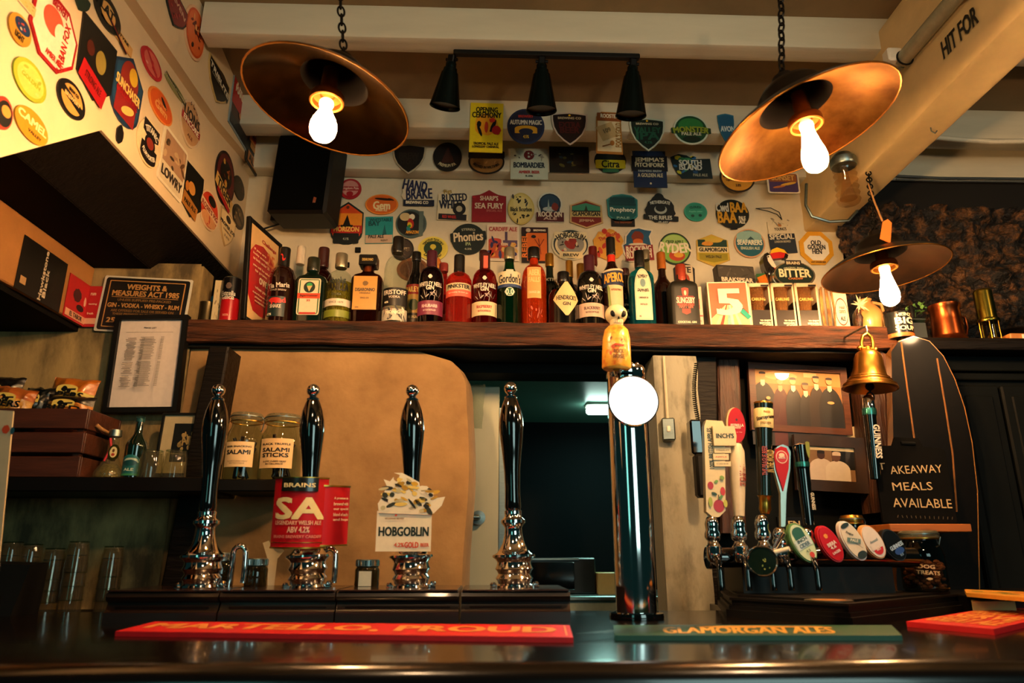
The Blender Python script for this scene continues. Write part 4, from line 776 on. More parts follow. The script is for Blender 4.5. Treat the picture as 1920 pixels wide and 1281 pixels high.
 ('W', 1530, 466, 62, 62, 'oct', 'd89a18', [o_(0, 0, .74, .74, 'e4dcc8', 'oct'), t('OLD', 0, .32, .6, .16, K), t('GOLDEN', 0, .05, 1.05, .16, K), t('HEN', 0, -.22, .55, .16, K), t('LIGHT GOLDEN BEER', 0, -.85, .9, .06, '5a3a08')], 'yellow eight-sided badge lettered OLD GOLDEN HEN', 0),
 ('W', 1283, 518, 40, 50, 'tongue', '1a1412', [o_(0, .1, .8, .7, 'd8c4a0', 'r'), o_(0, -.2, .5, .4, 'b8401c', 'b29'), t('TE', .2, .45, .8, .25, '1a1412')], 'black-rimmed badge behind the square black bottle', 0),
 ('W', 820, 500, 56, 46, 'sail', 'd07a1c', [busy(93, 10, ['e8a83a', 'b8501c', 'e0b860'], 0, -.3, .6, .5)], 'orange pointed badge behind the purple bottle', 0, 'b03020'),
 ('W', 774, 506, 60, 44, 'o', '7a4a24', [t('OXFORD', .2, -.1, 1.2, .2, 'c8a060'), o_(0, 0, .8, .75, '5a3418')], 'brown oval badge behind the cream liqueur bottle', 0),
]
for row in WL:
    pl, cx, cy, w, h, s_, base, ops, lab, rot = row[:10]
    badge(pl, cx, cy, w, h, s_, base, ops, lab, rot, row[10] if len(row) > 10 else None, group='badges on the back wall' if pl == 'W' else 'badges on the ceiling beams')
b = MB(); b.tube([aty(1466, 412, 2.81), aty(1461, 398, 2.80), aty(1445, 390, 2.80), aty(1417, 391, 2.81)], .0018, blackm, 6); b.tube([aty(1466, 412, 2.81), aty(1457, 402, 2.80), aty(1440, 396, 2.80), aty(1417, 391, 2.81)], .0018, blackm, 6)
tag(b.build('string_loop'), 'black string loop of the white and navy hanging tag', 'string')
for cx, cy in ((671, 469), (650, 497)):
    b = MB(); p = aty(cx, cy, WY - .008); b.box((-.012, -.005, -.012), (.012, .004, .012), blackm, c=.002); tag(b.build('wall_fixing', None, p), 'small black square fixing on the wall %s' % ('below the turquoise badge' if cx == 671 else 'behind the yellow bottle'), 'fixing')
# posters on the ochre bulkhead
def poster(cx, cy, w, h, base, ops, lab):
    X = -1.402; c = atx(cx, cy, X); d = .01; ppm = (proj(c + Vector((0, d, 0)))[0] - proj(c - Vector((0, d, 0)))[0]) / (2 * d)
    hw = w / ppm / 2; hh = h / 2
    b = MB(); b.prism([(-hw, -hh), (hw, -hh), (hw, hh), (-hw, hh)], -.002, 0, ink(base)); o = b.build('poster', None, c, (0, 0, R(90))); tag(o, lab, 'poster')
    put(o, ops, lambda x, z, l: (x, -.002 - l, z), hw, hh); return o
poster(79, 516, 82, .17, '0c0b0a', [t('Hawkstone', .02, 0, 1.4, .10, 'c8b8a0', 0, 90), t('Black', .18, -.25, .8, .10, 'c8b8a0', 0, 90), o_(-.75, -.6, .12, .14, 'a8855a', 'R'), busy(5, 4, ['16140f'], .5, 0, .3, .6)], 'black poster with sideways pale lettering on the ochre bulkhead')
poster(147, 565, 44, .15, 'b01c20', [o_(-.2, .2, .35, .35, '3a1a1c', 'b31'), o_(.15, -.3, .3, .15, '1a1012'), o_(.45, .1, .1, .25, 'd8a890', 'b32'), o_(0, -.75, .95, .16, 'd8a080', 'R'), t('EL TABOR', -.1, -.75, 1.0, .12, K)], 'red poster on the ochre bulkhead beside the corner')
p = aty(178, 575, LY - .012); hh = .075
b = MB(); b.prism([(-.035, -hh), (.035, -hh), (.035, hh), (-.035, hh)], -.002, 0, ink('b01c20')); o = tag(b.build('poster', None, p), 'red poster half continuing round the corner behind the black notice', 'poster')
put(o, [o_(0, -.72, .98, .14, 'd8a080', 'R'), t('rum', -.3, .6, .5, .07, 'e8c0a0'), t('tasting', -.2, .1, .8, .06, 'e8c0a0'), t('fresh', -.3, -.35, .6, .06, 'e8c0a0')], lambda x, z, l: (x, -.002 - l, z), .035, hh)

# ================================================================== BOTTLES ON THE SHELF
GL = {
 'clear': clear, 'amber': glass('amber_glass', '8a3a10', body=.25, bodycol='3a1205'), 'red': glass('red_gin_glass', 'd02028', body=.3, bodycol='6a0a10'),
 'pink': glass('pink_gin_glass', 'f06050', body=.3, bodycol='c03828'), 'orange': glass('orange_liquid_glass', 'f07830', body=.35, bodycol='d05018'), 'green': glass('green_gin_glass', '1f8a48', body=.35, bodycol='08331c'),
 'yellow': glass('yellow_liquid_glass', 'd8cf60', body=.4, bodycol='b0a030'), 'blue': glass('turquoise_glass', '4ac8d0', body=.3, bodycol='1a7a8a'),
 'purple': glass('purple_gin_glass', '5a1a3a', body=.3, bodycol='1c0610'), 'dgreen': mat('dark_green_bottle', '0a1a12', .07, coat=1, var=.1), 'black': mat('black_bottle', '0a0908', .1, coat=1, var=.1),
 'brown': mat('dark_brown_bottle', '1e0a05', .07, coat=1, var=.1), 'smoke': glass('smoky_glass', 'b8b8a0'), 'matt': mat('matt_olive_bottle', '1c1c16', .4, var=.1),
}
PR = {   # outer profiles (r/R, z/H) of the glass, without stopper
 'std': [(.0, 0), (.9, 0), (1, .015), (1, .50), (.97, .56), (.80, .62), (.48, .68), (.36, .73), (.34, .90), (.38, .905), (.38, .93), (.34, .935), (.34, .96)],
 'round': [(.0, 0), (.9, 0), (1, .015), (1, .58), (.96, .64), (.82, .70), (.6, .735), (.40, .755), (.36, .78), (.36, .86)],
 'dome': [(.0, 0), (.9, 0), (1, .02), (1, .55), (.98, .62), (.9, .69), (.72, .745), (.48, .775), (.36, .79), (.34, .86)],
 'tall': [(.0, 0), (.92, 0), (1, .015), (1, .55), (.9, .61), (.6, .68), (.42, .74), (.37, .8), (.36, .96)],
 'square': [(.0, 0), (.94, 0), (1, .012), (1, .62), (.97, .66), (.85, .70), (.5, .74), (.36, .77), (.34, .84)],
 'squat': [(.0, 0), (.9, 0), (1, .02), (1, .5), (.98, .58), (.86, .65), (.5, .69), (.38, .73), (.34, .78), (.34, .86)],
 'wine': [(.0, 0), (.95, 0), (1, .01), (1, .52), (.94, .6), (.7, .68), (.46, .75), (.40, .80), (.39, .96)],
}
def bottle(px, w, top, Y, prof, gl, cap, label, ops=None, lz=(.1, .5), liquid=None, fill=.5, sq=2.0, dy=1.0, capz=None, capr=None, foil=None, extra=None, lw=1.2, py=605, z0=SHZ, name='spirit_bottle', grp='bottles on the oak shelf'):
    p = aty(px, py, Y); p.z = z0; Rr = wpx(px, py, Y, w) / 2; H = aty(px, top, Y).z - z0
    root = thing(name, label, 'bottle', p, (0, 0, 0), grp)
    pr = [(r * Rr, z * H) for r, z in PR[prof]]
    b = MB(); b.lathe(pr, GL[gl], 36, sq=sq, dy=dy, cap=False); b.build('glass_body', root)
    if liquid:
        lp = [(r * Rr * .94, max(z * H, .006)) for r, z in PR[prof] if z <= fill]; lp.append((lp[-1][0], fill * H)); lp.append((.001, fill * H + .0005))
        b = MB(); b.lathe(lp, GL[liquid] if liquid in GL else liquid, 30, sq=sq, dy=dy, cap=False); b.build('liquid', root)
    zt = capz if capz else (pr[-1][1] / H - .07); cr = (capr or pr[-1][0] / Rr * 1.22) * Rr
    b = MB(); n_ = [(.001, zt * H), (cr * .96, zt * H), (cr, zt * H + .003), (cr, H * .985), (cr * .93, H), (.001, H)]
    b.lathe(n_, cap, 24, cap=False)
    for i in range(3): b.lathe([(cr * 1.0, zt * H + .006 + i * .004), (cr * 1.03, zt * H + .007 + i * .004), (cr * 1.0, zt * H + .008 + i * .004)], cap, 24, cap=False)
    b.build('cap', root)
    if foil:
        b = MB(); b.lathe([(pr[-1][0] * 1.12, foil[1] * H), (pr[-1][0] * 1.1, zt * H + .002)], foil[0], 24, cap=False); b.build('neck_foil', root)
    if ops:
        zc = (lz[0] + lz[1]) / 2 * H; hh = (lz[1] - lz[0]) / 2 * H; hw = Rr * lw
        flat = sq > 2.5
        mp = (lambda x, z, l: (x, -(Rr * dy) - l, z + zc)) if flat else cylmp(Rr, zc)
        put(root, ops, mp, hw if not flat else Rr * min(lw, .86), hh, not flat, art='label', let='label_print', step=.0003)
    if extra: extra(root, Rr, H)
    return root
Fr, Bk = 2.445, 2.60
G1, Tq = 'd8b07a', 'e8dcc0'
capb = mat('black_cap', '0b0a0a', .3, coat=.3); capg = mat('gold_cap', 'c08a30', .3, .8, var=.1); caps = mat('silver_cap', 'b0a890', .3, .8); capr = mat('red_cap', '6a1412', .35, coat=.3); capw = mat('white_cap', 'd8ccb8', .4)
capp = mat('plum_foil', '4a1a2c', .3, .3, coat=.3); capm = mat('maroon_cap', '3a0f0c', .4); capc = mat('copper_red_foil', 'a8402a', .35, .4); capo = mat('orange_gold_cap', 'c8742c', .35, .5)
# back row first
bottle(553, 40, 463, Bk, 'std', 'clear', capw, 'clear bottle with long white cap behind the green square-shouldered bottle', [o_(0, .1, .8, .3, 'b8c8b0', 'R'), o_(0, .3, .5, .25, 'a83028')], (.3, .6), capz=.80)
bottle(597, 44, 466, Bk, 'round', 'amber', capm, 'amber bottle with maroon cap behind the green square-shouldered bottle', None, liquid='amber', fill=.6, capz=.78, capr=.48)
bottle(776, 38, 474, 2.54, 'wine', 'black', capb, 'dark cream liqueur bottle with red and gold label between clear and purple bottles', [o_(0, -.1, .95, .9, '2a1c10', 'R'), o_(0, -.05, .8, .5, 'b08a40', 'r'), o_(0, -.15, .5, .28, '3a4a2a'), o_(0, .62, .95, .25, '8a1a14', 'R'), t('BAILEYS', -.1, .62, 1.5, .15, 'd8b860'), t('THE ORIGINAL', 0, -.75, 1.1, .07, 'c8b080')], (.12, .6), lw=1.0)
bottle(829, 40, 495, Bk, 'tall', 'pink', mat('pink_foil', 'c84a40', .35, .2), 'pink bottle mostly hidden behind the purple and pink gin bottles', [o_(0, 0, .9, .9, 'd8c0b8', 'R')], (.08, .3), liquid='pink', fill=.55)
bottle(905, 40, 471, Bk, 'std', 'brown', capm, 'bottle with brown cap behind the red gin bottle', None)
bottle(1032, 40, 477, 2.54, 'std', 'dgreen', capg, 'dark green bottle with gold cap behind the squat brown bottle', [t('EXTRA', 0, 0, 1.2, .5, 'd8c8a0')], (.6, .68), capz=.84)
bottle(1092, 40, 496, 2.70, 'std', 'brown', capg, 'dark bottle with ribbed gold cap behind the near-black gin bottle', None, capz=.8)
bottle(1116, 40, 464, Bk, 'std', 'orange', mat('deep_red_cap', '7a1210', .35, coat=.3), 'orange bottle with tall red cap and white neck tag behind black-capped bottle', None, liquid='orange', fill=.6, capz=.8, extra=lambda r, Rr, H: (lambda b: b.build('neck_tag', r))(MB().prism([(x * .008, z * .016) for x, z in SH['home']], -Rr * .45 - .002, -Rr * .45, white, Matrix.Translation((.004, 0, H * .74)))))
bottle(1176, 40, 505, 2.53, 'std', 'black', capm, 'black bottle with vertical white letters behind the turquoise gin bottle', [t('KRAKEN', 0, 0, .9, .12, C, 0, 0), t('SPICED', 0, .4, .8, .08, C), t('BLACK RUM', 0, -.4, 1.2, .08, C), o_(0, -.75, .9, .15, '3a4a44', 'R')], (.1, .55), lw=1.0)
bottle(1218, 36, 470, Bk, 'std', 'smoke', caps, 'clear bottle hidden behind the turquoise gin bottle', None)
# front row
bottle(522, 50, 466, Fr, 'round', 'brown', capb, 'dark coffee liqueur bottle with white script, leftmost bottle of the row', [t('Tia Maria', 0, .62, 1.5, .14, 'd8ccb8', 0, 5), t('COLD BREW', 0, .38, 1.1, .05, 'a89888'), o_(-.05, -.45, .6, .5, '10282a', 'R'), o_(-.1, -.15, .5, .15, 'c82a24', 'b41'), t('Mud', .1, -.18, .9, .14, 'c82a24', 0, 10), t('SHAKE', -.05, -.45, .7, .1, 'c8b8a8'), t('17%', -.4, -.85, .3, .06, C)], (.06, .56), capz=.72, capr=.42, lw=1.15,
       extra=lambda r, Rr, H: (lambda A: A.build('neck_print', r))(decal([o_(0, 0, .5, .5, 'd02a24', [(-.9, .6), (-.5, .9), (0, .5), (.1, -.2), (.5, -.5), (1, -.1), (.8, -.8), (0, -1), (-.3, -.4), (-.2, .3)])], lambda x, z, l: (x, -Rr * .43 - l, z + H * .86), .02, .03)[0]))
bottle(579, 60, 485, Fr, 'square', 'dgreen', mat('green_gold_cap', '1a2012', .35, coat=.3), 'dark green square-shouldered bottle with white, green and orange label', [o_(0, 0, .98, .98, 'd8ccac', 'r'), o_(0, 0, .88, .93, '1f5a34', 'r'), o_(0, 0, .78, .88, 'd8ccac', 'R'), o_(0, .5, .5, .3, '16281c'), o_(0, .62, .25, .12, '2fa058'), o_(0, .42, .3, .16, 'c8b070', 'sail', 180), o_(0, .03, .98, .14, 'd8421c', 'R'), t('Jägermeister', 0, .03, 1.6, .09, '3a1008'), t('35', 0, -.22, .3, .06, 'b8342a'), o_(0, -.9, .7, .05, 'b8281c', 'R')], (.12, .66), sq=5, dy=.55, capz=.80, capr=.40, lw=.72)
bottle(632, 50, 477, Fr, 'round', 'clear', caps, 'clear bottle of yellow vanilla spirit with silver cap', [t('Absolut', 0, .72, 1.1, .16, '1a2a2a', 0, 4), t('VANILLA', 0, .42, 1.5, .2, '12100c'), o_(0, -.28, 1.0, .16, 'd8ccb8', 'R'), t('VODKA', 0, .08, .6, .06, '4a4a30'), t('SINCE 1879', 0, -.28, .9, .05, '8a7a6a'), o_(0, -.78, .98, .16, '7a8428', 'R')], (.06, .66), liquid='yellow', fill=.58, capz=.80, capr=.46)
def disar(root, Rr, H):
    b = MB(); b.box((-Rr * .58, -Rr * .5, H * .84), (Rr * .58, Rr * .5, H), mat('square_black_cap', '0d0b0a', .25, coat=.5), c=.004); b.build('square_cap', root)
    A, Tt = decal([t('DISARONNO', 0, 0, 1.4, .3, 'a88a40')], lambda x, z, l: (x, -Rr * .5 - l, z + H * .92), Rr * .5, .02); Tt.build('cap_lettering', root)
    b = MB(); b.lathe([(Rr * .36, H * .76), (Rr * .34, H * .85)], copper, 20); b.build('neck_ring', root)
bottle(685, 60, 482, Fr, 'square', 'amber', capb, 'square dark amber liqueur bottle with gold label and wide square black cap', [o_(0, 0, .98, .98, 'b8842c', 'R'), o_(0, .55, .25, .16, '6a4a14', 'b43'), t('DISARONNO', 0, .18, 1.6, .11, '3a2408'), t('ORIGINALE', 0, -.02, .9, .05, '5a3a10'), t('SINCE 1525', 0, -.3, .7, .05, '5a3a10'), t('28%', -.6, -.85, .3, .04, '5a3a10')], (.18, .66), sq=4, dy=.8, capz=.78, capr=.34, lw=.76, liquid='brown', fill=.62, extra=disar)
bottle(740, 50, 446, Fr, 'dome', 'clear', capb, 'tall clear vodka bottle with black cap and black band label', [o_(0, .1, .98, .42, '12100f', 'R'), o_(0, -.72, .98, .26, 'b8b0a0', 'R'), busy(111, 16, ['6a6a68', 'd8d0c8', '8a4a3a', '3a3a3c'], 0, -.7, .85, .25), t('ERISTOFF', 0, .3, 1.5, .12, 'd8ccbc'), t('VODKA', 0, .08, .7, .06, 'c8b8a8'), t('MIDNIGHT', .1, -.62, 1.2, .08, C), t('40%', -.5, -.15, .3, .05, C)], (.03, .5), capz=.82, capr=.44)
wn = lambda band, bt, txt, tc: [o_(0, .72, .16, .1, 'd8ccbc', 'b45'), t('WHITLEY NEILL', 0, .42, 1.7, .1, 'd8ccbc'), t('GIN', 0, .27, .5, .1, 'd8ccbc'), busy(47, 12, ['b8a8a0', '8a7a78'], 0, .0, .7, .1), o_(0, -.52, 1.05, .28, band, 'R'), t(txt, 0, -.45, 1.0, .07, tc), t('BATCH DISTILLED', 0, -.62, .8, .04, tc)]
bottle(806, 48, 472, Fr, 'dome', 'purple', capp, 'dark purple gin bottle with plum foil neck and mauve band', wn('7a2a48', 0, 'RHUBARB', 'd8b8b8'), (.05, .7), liquid='purple', fill=.56, capz=.76, capr=.42)
bottle(859, 50, 480, Fr, 'round', 'pink', capb, 'red pink gin bottle with tall black stopper and cream label', [o_(0, .52, 1.0, .26, 'c8b890', 'R'), o_(0, .05, 1.0, .24, 'd85a48', 'R'), t('PINKSTER', 0, .54, 1.5, .16, '1a1410'), t('agreeably British gin', 0, .08, 1.3, .06, 'f0c0b0')], (.22, .6), liquid='pink', fill=.6, capz=.74, capr=.42)
bottle(908, 48, 476, Fr, 'dome', 'red', mat('dark_red_stopper', '3a0c0e', .35, coat=.4), 'red gin bottle with dark stopper, pink neck strip and cream band', wn('d0bc94', 0, 'RASPBERRY', 'a83028'), (.05, .7), liquid='red', fill=.56, capz=.76, capr=.42,
       extra=lambda r, Rr, H: (lambda A: A.build('neck_strip', r))(decal([o_(0, 0, 1, 1, 'd05a4a', 'R')], lambda x, z, l: (x + .003, -Rr * .44 - l, z + H * .86), .008, .024)[0]))
bottle(955, 47, 466, Fr, 'tall', 'green', caps, 'green gin bottle with silver cap and cream label', [o_(0, .66, .98, .26, 'd0c4a0', 'R'), o_(0, .88, .25, .1, 'c8c0a8', 'R'), t("Gordon's", 0, .64, 1.6, .2, '2a2a2c'), o_(0, .36, .98, .06, '1c3a6a', 'R'), o_(0, .12, .34, .17, 'b8c4b0'), o_(0, .12, .29, .14, '1a5a40'), t('0.0', 0, .12, .5, .12, 'd8dcc8')], (.04, .68), liquid='green', fill=.5, capz=.85, capr=.44)
bottle(1002, 47, 466, Fr, 'dome', 'orange', capb, 'bright orange ribbed gin bottle with glass stopper and pale orange label', [o_(-.05, .35, .52, .55, 'e0a060', 'R'), o_(-.05, .35, .48, .52, 'dc9450', 'R'), t('ABER', -.05, .7, .8, .12, 'e8c080'), t('FALLS', -.05, .45, .8, .1, 'e8c080'), t('ORANGE GIN', -.05, .0, .8, .05, 'f0d0a0'), busy(115, 8, ['8a2a10', 'b03a14'], .1, -.7, .5, .2)], (.05, .74), liquid='orange', fill=.62, capz=.86, capr=.5, lw=1.1,
       extra=lambda r, Rr, H: (lambda b: b.build('cork', r))(MB().lathe([(Rr * .3, H * .78), (Rr * .34, H * .87)], mat('cork', 'b07a3c', .7), 18)))
bottle(1058, 58, 512, Fr, 'squat', 'black', capb, 'squat near-black gin bottle with cream diamond label', [o_(.08, 0, .95, .98, 'd0b47c', 'lozenge'), t("HENDRICK'S", .08, .05, 1.35, .14, '1a1610'), t('GIN', .08, -.28, .5, .1, '3a3020')], (.12, .78), capz=.82, capr=.4, lw=.98)
bottle(1070, 34, 490, 2.55, 'std', 'dgreen', capg, 'dark bottle with gold cap rising behind the squat near-black bottle', None, capz=.78)
bottle(1108, 50, 481, Fr, 'dome', 'black', capp, 'near-black gin bottle with plum foil neck and pale pink band', wn('c8a894', 0, 'BLACKBERRY', '4a2a30'), (.05, .7), capz=.74, capr=.42)
bottle(1151, 42, 447, Fr, 'std', 'brown', capb, 'dark orange aperitif bottle with red neck ring and navy label', [o_(0, .62, 1.05, .34, '1c2a4a', 'R', 6), t('APEROL', .05, .62, 1.7, .22, 'e0a030', 0, 6), o_(.15, -.3, .62, .6, 'd8b890', 'arrowd'), o_(-.38, -.3, .1, .6, '7a8a4a', 'R', 3), t('APERITIVO', .15, .1, .8, .05, '8a5a3a'), o_(.15, -.72, .3, .08, '14201c', 'R'), o_(0, .93, 1.0, .04, 'c8b8a0', 'R', 6)], (.1, .62), capz=.80, capr=.42, foil=(mat('red_neck_band', 'c82a14', .3, coat=.5), .66))
bottle(1205, 48, 472, Fr, 'square', 'blue', capb, 'turquoise gin bottle with black cap and white arched label', [o_(0, 0, .82, .98, 'd8ccb0', 'a'), o_(0, 0, .76, .94, 'c8a88a', 'a'), o_(0, 0, .72, .92, 'd8ccb0', 'a'), t('BOMBAY', 0, .68, .9, .08, '2a2420', 40), o_(0, .42, .26, .16, '6a8a90'), t('SAPPHIRE', 0, .12, 1.1, .07, '2a2420', -40), t('LONDON DRY GIN', 0, -.15, .9, .04, '4a4038'), t('DISTILLED', 0, -.4, .7, .04, '6a5a4a'), t('40%', -.4, -.85, .2, .04, '4a4038')], (.08, .74), sq=4, dy=.75, liquid='blue', fill=.64, capz=.78, capr=.40, lw=.8)
bottle(1247, 40, 475, 2.54, 'std', 'brown', capo, 'dark bottle with ribbed orange-gold cap left of the square olive bottle', None, capz=.80, capr=.42)
bottle(1283, 54, 498, Fr, 'square', 'matt', capc, 'square olive-black gin bottle with red shield label and copper foil', [o_(0, .45, .3, .3, 'a83a28', 's'), o_(0, .5, .1, .12, 'd8c0a8'), o_(0, .12, .7, .24, '7a2418', 'r'), t('SLINGSBY', 0, .15, 1.5, .16, 'd8c8b8'), t('NAVY GIN', 0, -.12, 1.1, .12, 'c05a44'), o_(0, -.38, .36, .14, '8a3424', 'arrowd'), t('COCKTAIL GIN', 0, -.86, 1.5, .05, C)], (.03, .68), sq=6, dy=.7, capz=.74, capr=.36, lw=.84)
# dark leaf-shaped badge behind the squat bottle
o = MB(); p = aty(1064, 505, 2.7); o.prism([(x * .05, z * .05) for x, z in blob(14)], 0, .006, ink('14120f')); o = tag(o.build('pump_clip_badge', None, Vector((p.x, 2.62, SHZ + .20))), 'black leaf-shaped badge standing behind the squat near-black bottle', 'badge', 'badges standing on the shelf')
put(o, [busy(118, 6, ['c8b8a0', '4a4038'], 0, 0, .6, .6), t('WILD', 0, 0, 1.2, .2, 'c8b8a0', 0, 30)], lambda x, z, l: (x, -l, z), .05, .05)

# tin can, card and jug at the left end of the shelf
def can(px, py_top, w, Y, z0, bands, label, ops, name, cat, hpx_bot=600, metal=steel, z_top=None, nz=26):
    p = aty(px, hpx_bot, Y); Rr = wpx(px, hpx_bot, Y, w) / 2; H = (z_top or aty(px, py_top, Y).z) - z0; root = thing(name, label, cat, (p.x, Y, z0))
    b = MB(); b.lathe([(.001, .002), (Rr * .9, 0), (Rr, .004), (Rr, H - .006), (Rr * .92, H), (Rr * .9, H - .003), (.001, H - .003)], metal, 36); b.build('can_body', root)
    b = MB()
    for z, zz, col in bands: b.lathe([(Rr + .0006, z * H), (Rr + .0006, zz * H)], ink(col, .25), 36, cap=False)
    b.build('wrap', root)
    put(root, ops, cylmp(Rr + .0008, H / 2), Rr * 1.15, H / 2, True, 'label', 'label_print', .0003); return root
can(428, 523, 34, 2.42, SHZ, [(.02, .52, 'a8141c'), (.52, .97, '0d0d10')], 'red and black beer can at the left end of the shelf', [t('Estrella', 0, .22, 1.4, .12, 'c8c0b0'), t('Galicia', 0, .05, 1.2, .12, 'c8c0b0'), o_(0, .55, .3, .14, '5a4a44'), t('BEER', 0, -.75, .5, .05, 'd88a70')], 'beer_can', 'can')
p = aty(408, 600, 2.46); b = MB(); b.box((-.017, -.03, 0), (.017, .03, aty(408, 531, 2.46).z - SHZ), ink('c8b890'), c=.002); o = tag(b.build('carton', None, (p.x, 2.46, SHZ), (0, 0, R(8))), 'pale narrow carton beside the red and black can', 'box')
put(o, [busy(121, 10, ['8a7a5a', 'a89a78'], 0, 0, .6, .9)], lambda x, z, l: (x, -.03 - l, z + .07), .015, .07)
p = aty(378, 600, 2.47); root = thing('pewter_tankard', 'dark pewter tankard with a loop handle at the shelf end', 'tankard', (p.x + .015, 2.47, SHZ))
MB().lathe([(.001, .004), (.03, 0), (.034, .006), (.028, .05), (.030, .09), (.027, .09), (.025, .05), (.001, .01)], mat('pewter', '5a5038', .35, .9), 24).build('body', root)
MB().tube([(-.027, 0, .08), (-.045, 0, .082), (-.054, 0, .06), (-.048, 0, .035), (-.03, 0, .02)], .004, mat('pewter', '5a5038', .35, .9), 8).build('handle', root)

# framed red poster leaning at the left
def red_frame():
    tl, tr, bl = aty(462, 408, 2.24), aty(545, 462, 2.50), aty(450, 598, 2.24)
    z0 = SHZ; H = aty(462, 408, 2.39).z - SHZ
    pl = aty(452, 600, 2.37); pr_ = aty(520, 600, 2.62); W = (Vector((pr_.x, pr_.y)) - Vector((pl.x, pl.y))).length; ang = math.atan2(pr_.y - pl.y, pr_.x - pl.x)
    root = thing('framed_notice', 'black framed red and cream notice standing at an angle on the shelf', 'notice', (pl.x, pl.y, z0), (R(-3), 0, ang))
    fw = .016; b = MB()
    b.box((0, -.012, 0), (fw, .006, H), blackm, c=.003); b.box((W - fw, -.012, 0), (W, .006, H), blackm, c=.003); b.box((fw, -.011, 0), (W - fw, .006, fw), blackm, c=.003); b.box((fw, -.011, H - fw), (W - fw, .006, H), blackm, c=.003); b.build('frame', root)
    b = MB(); b.box((fw * .8, -.004, fw * .8), (W - fw * .8, 0, H - fw * .8), ink('d8b27a')); s = b.build('sheet', root)
    put(s, [o_(-.1, -.05, .85, .78, 'b01a20', 'tongue'), t('Challenge', .3, .78, 1.0, .06, 'a83028'), t('25', .45, .5, .5, .16, 'c87040'), t('If you are', -.3, .5, .8, .035, 'e8c0a0'), t('lucky enough', -.25, .4, 1.0, .035, 'e8c0a0'), t('to look under 25', -.2, .3, 1.1, .035, 'e8c0a0'), t('you will be asked', -.15, .15, 1.2, .035, 'e8c0a0'), t('to prove', -.2, .05, .8, .035, 'e8c0a0'), t('over', .05, -.1, .7, .08, 'f0d8b8'), t('when you buy', 0, -.3, 1.1, .045, 'e8c0a0'), t('alcohol if you are over 18', -.1, -.42, 1.2, .03, 'e8c0a0'), t('please carry', -.1, -.5, .9, .03, 'e8c0a0'), t('acceptable ID', -.1, -.58, .9, .03, 'e8c0a0'), o_(.6, -.75, .28, .2, 'd8b27a', 'b51'), busy(125, 5, ['8a5a2a', '3a2a1c'], .6, -.75, .2, .12)],
        lambda x, z, l: (x + W / 2, -.0045 - l, z + H / 2), W / 2 - fw, H / 2 - fw)
red_frame()
# small objects between bottles and the '5' card
p = aty(1309, 610, 2.45); b = MB(); b.box((-.017, -.017, 0), (.017, .017, aty(1309, 540, 2.45).z - SHZ), ink('d0b8a4'), c=.002); o = tag(b.build('carton', None, (p.x, 2.45, SHZ)), 'slim pale pink carton right of the square olive bottle', 'box')
put(o, [o_(0, .45, .4, .3, 'c83a34', 'R'), t('GIN', 0, .45, .5, .1, 'f0d8c8'), o_(0, -.25, .95, .04, 'c83a34', 'R'), t('TONIC', 0, -.55, 1.2, .06, '8a5a4a')], lambda x, z, l: (x, -.017 - l, z + .068), .016, .066)
p = aty(1372, 610, 2.43); hw = wpx(1372, 570, 2.43, 74) / 2; H = aty(1372, 527, 2.43).z - SHZ
root = thing('greeting_card', 'coral card with a large white figure 5 and coloured rays', 'card', (p.x - .003, 2.425, SHZ), (R(-4), 0, R(-5)))
MB().box((-hw, 0, 0), (hw, .0025, H), ink('e8d8c0')).build('front', root)
MB().add([(-hw, .003, 0), (-hw + .004, .06, 0), (-hw + .004, .06, H), (-hw, .003, H), ], [(0, 1, 2, 3)], ink('c8a878')).build('back', root)
put(root, [o_(0, 0, .93, .95, 'd8694a', 'R'), (([(-.2, 0), (-.93, -.55), (-.93, -.95), (.93, -.95), (.93, -.45), (.3, 0)]), 0, 0, 1, 1, 'e0c090')]
    + [(([(x0 * .25, 0), (x0, -.95), (x0 + .16, -.95), (x0 * .25 + .1, 0)]), 0, 0, 1, 1, c_) for x0, c_ in ((-.85, 'e8d0a8'), (-.6, '8a3a28'), (-.42, 'e8c888'), (-.2, '7ab0b0'), (0, 'a8d0c8'), (.2, 'e8c880'), (.4, '8ac0b8'))]
    + [o_(.62, -.25, .3, .1, '7a2a20', 'R', -50), o_(.75, -.4, .28, .09, '1f9a88', 'R', -50), t('5', 0, .12, 1.15, .62, 'ecdccb')], lambda x, z, l: (x, -l, z + H / 2), hw, H / 2)
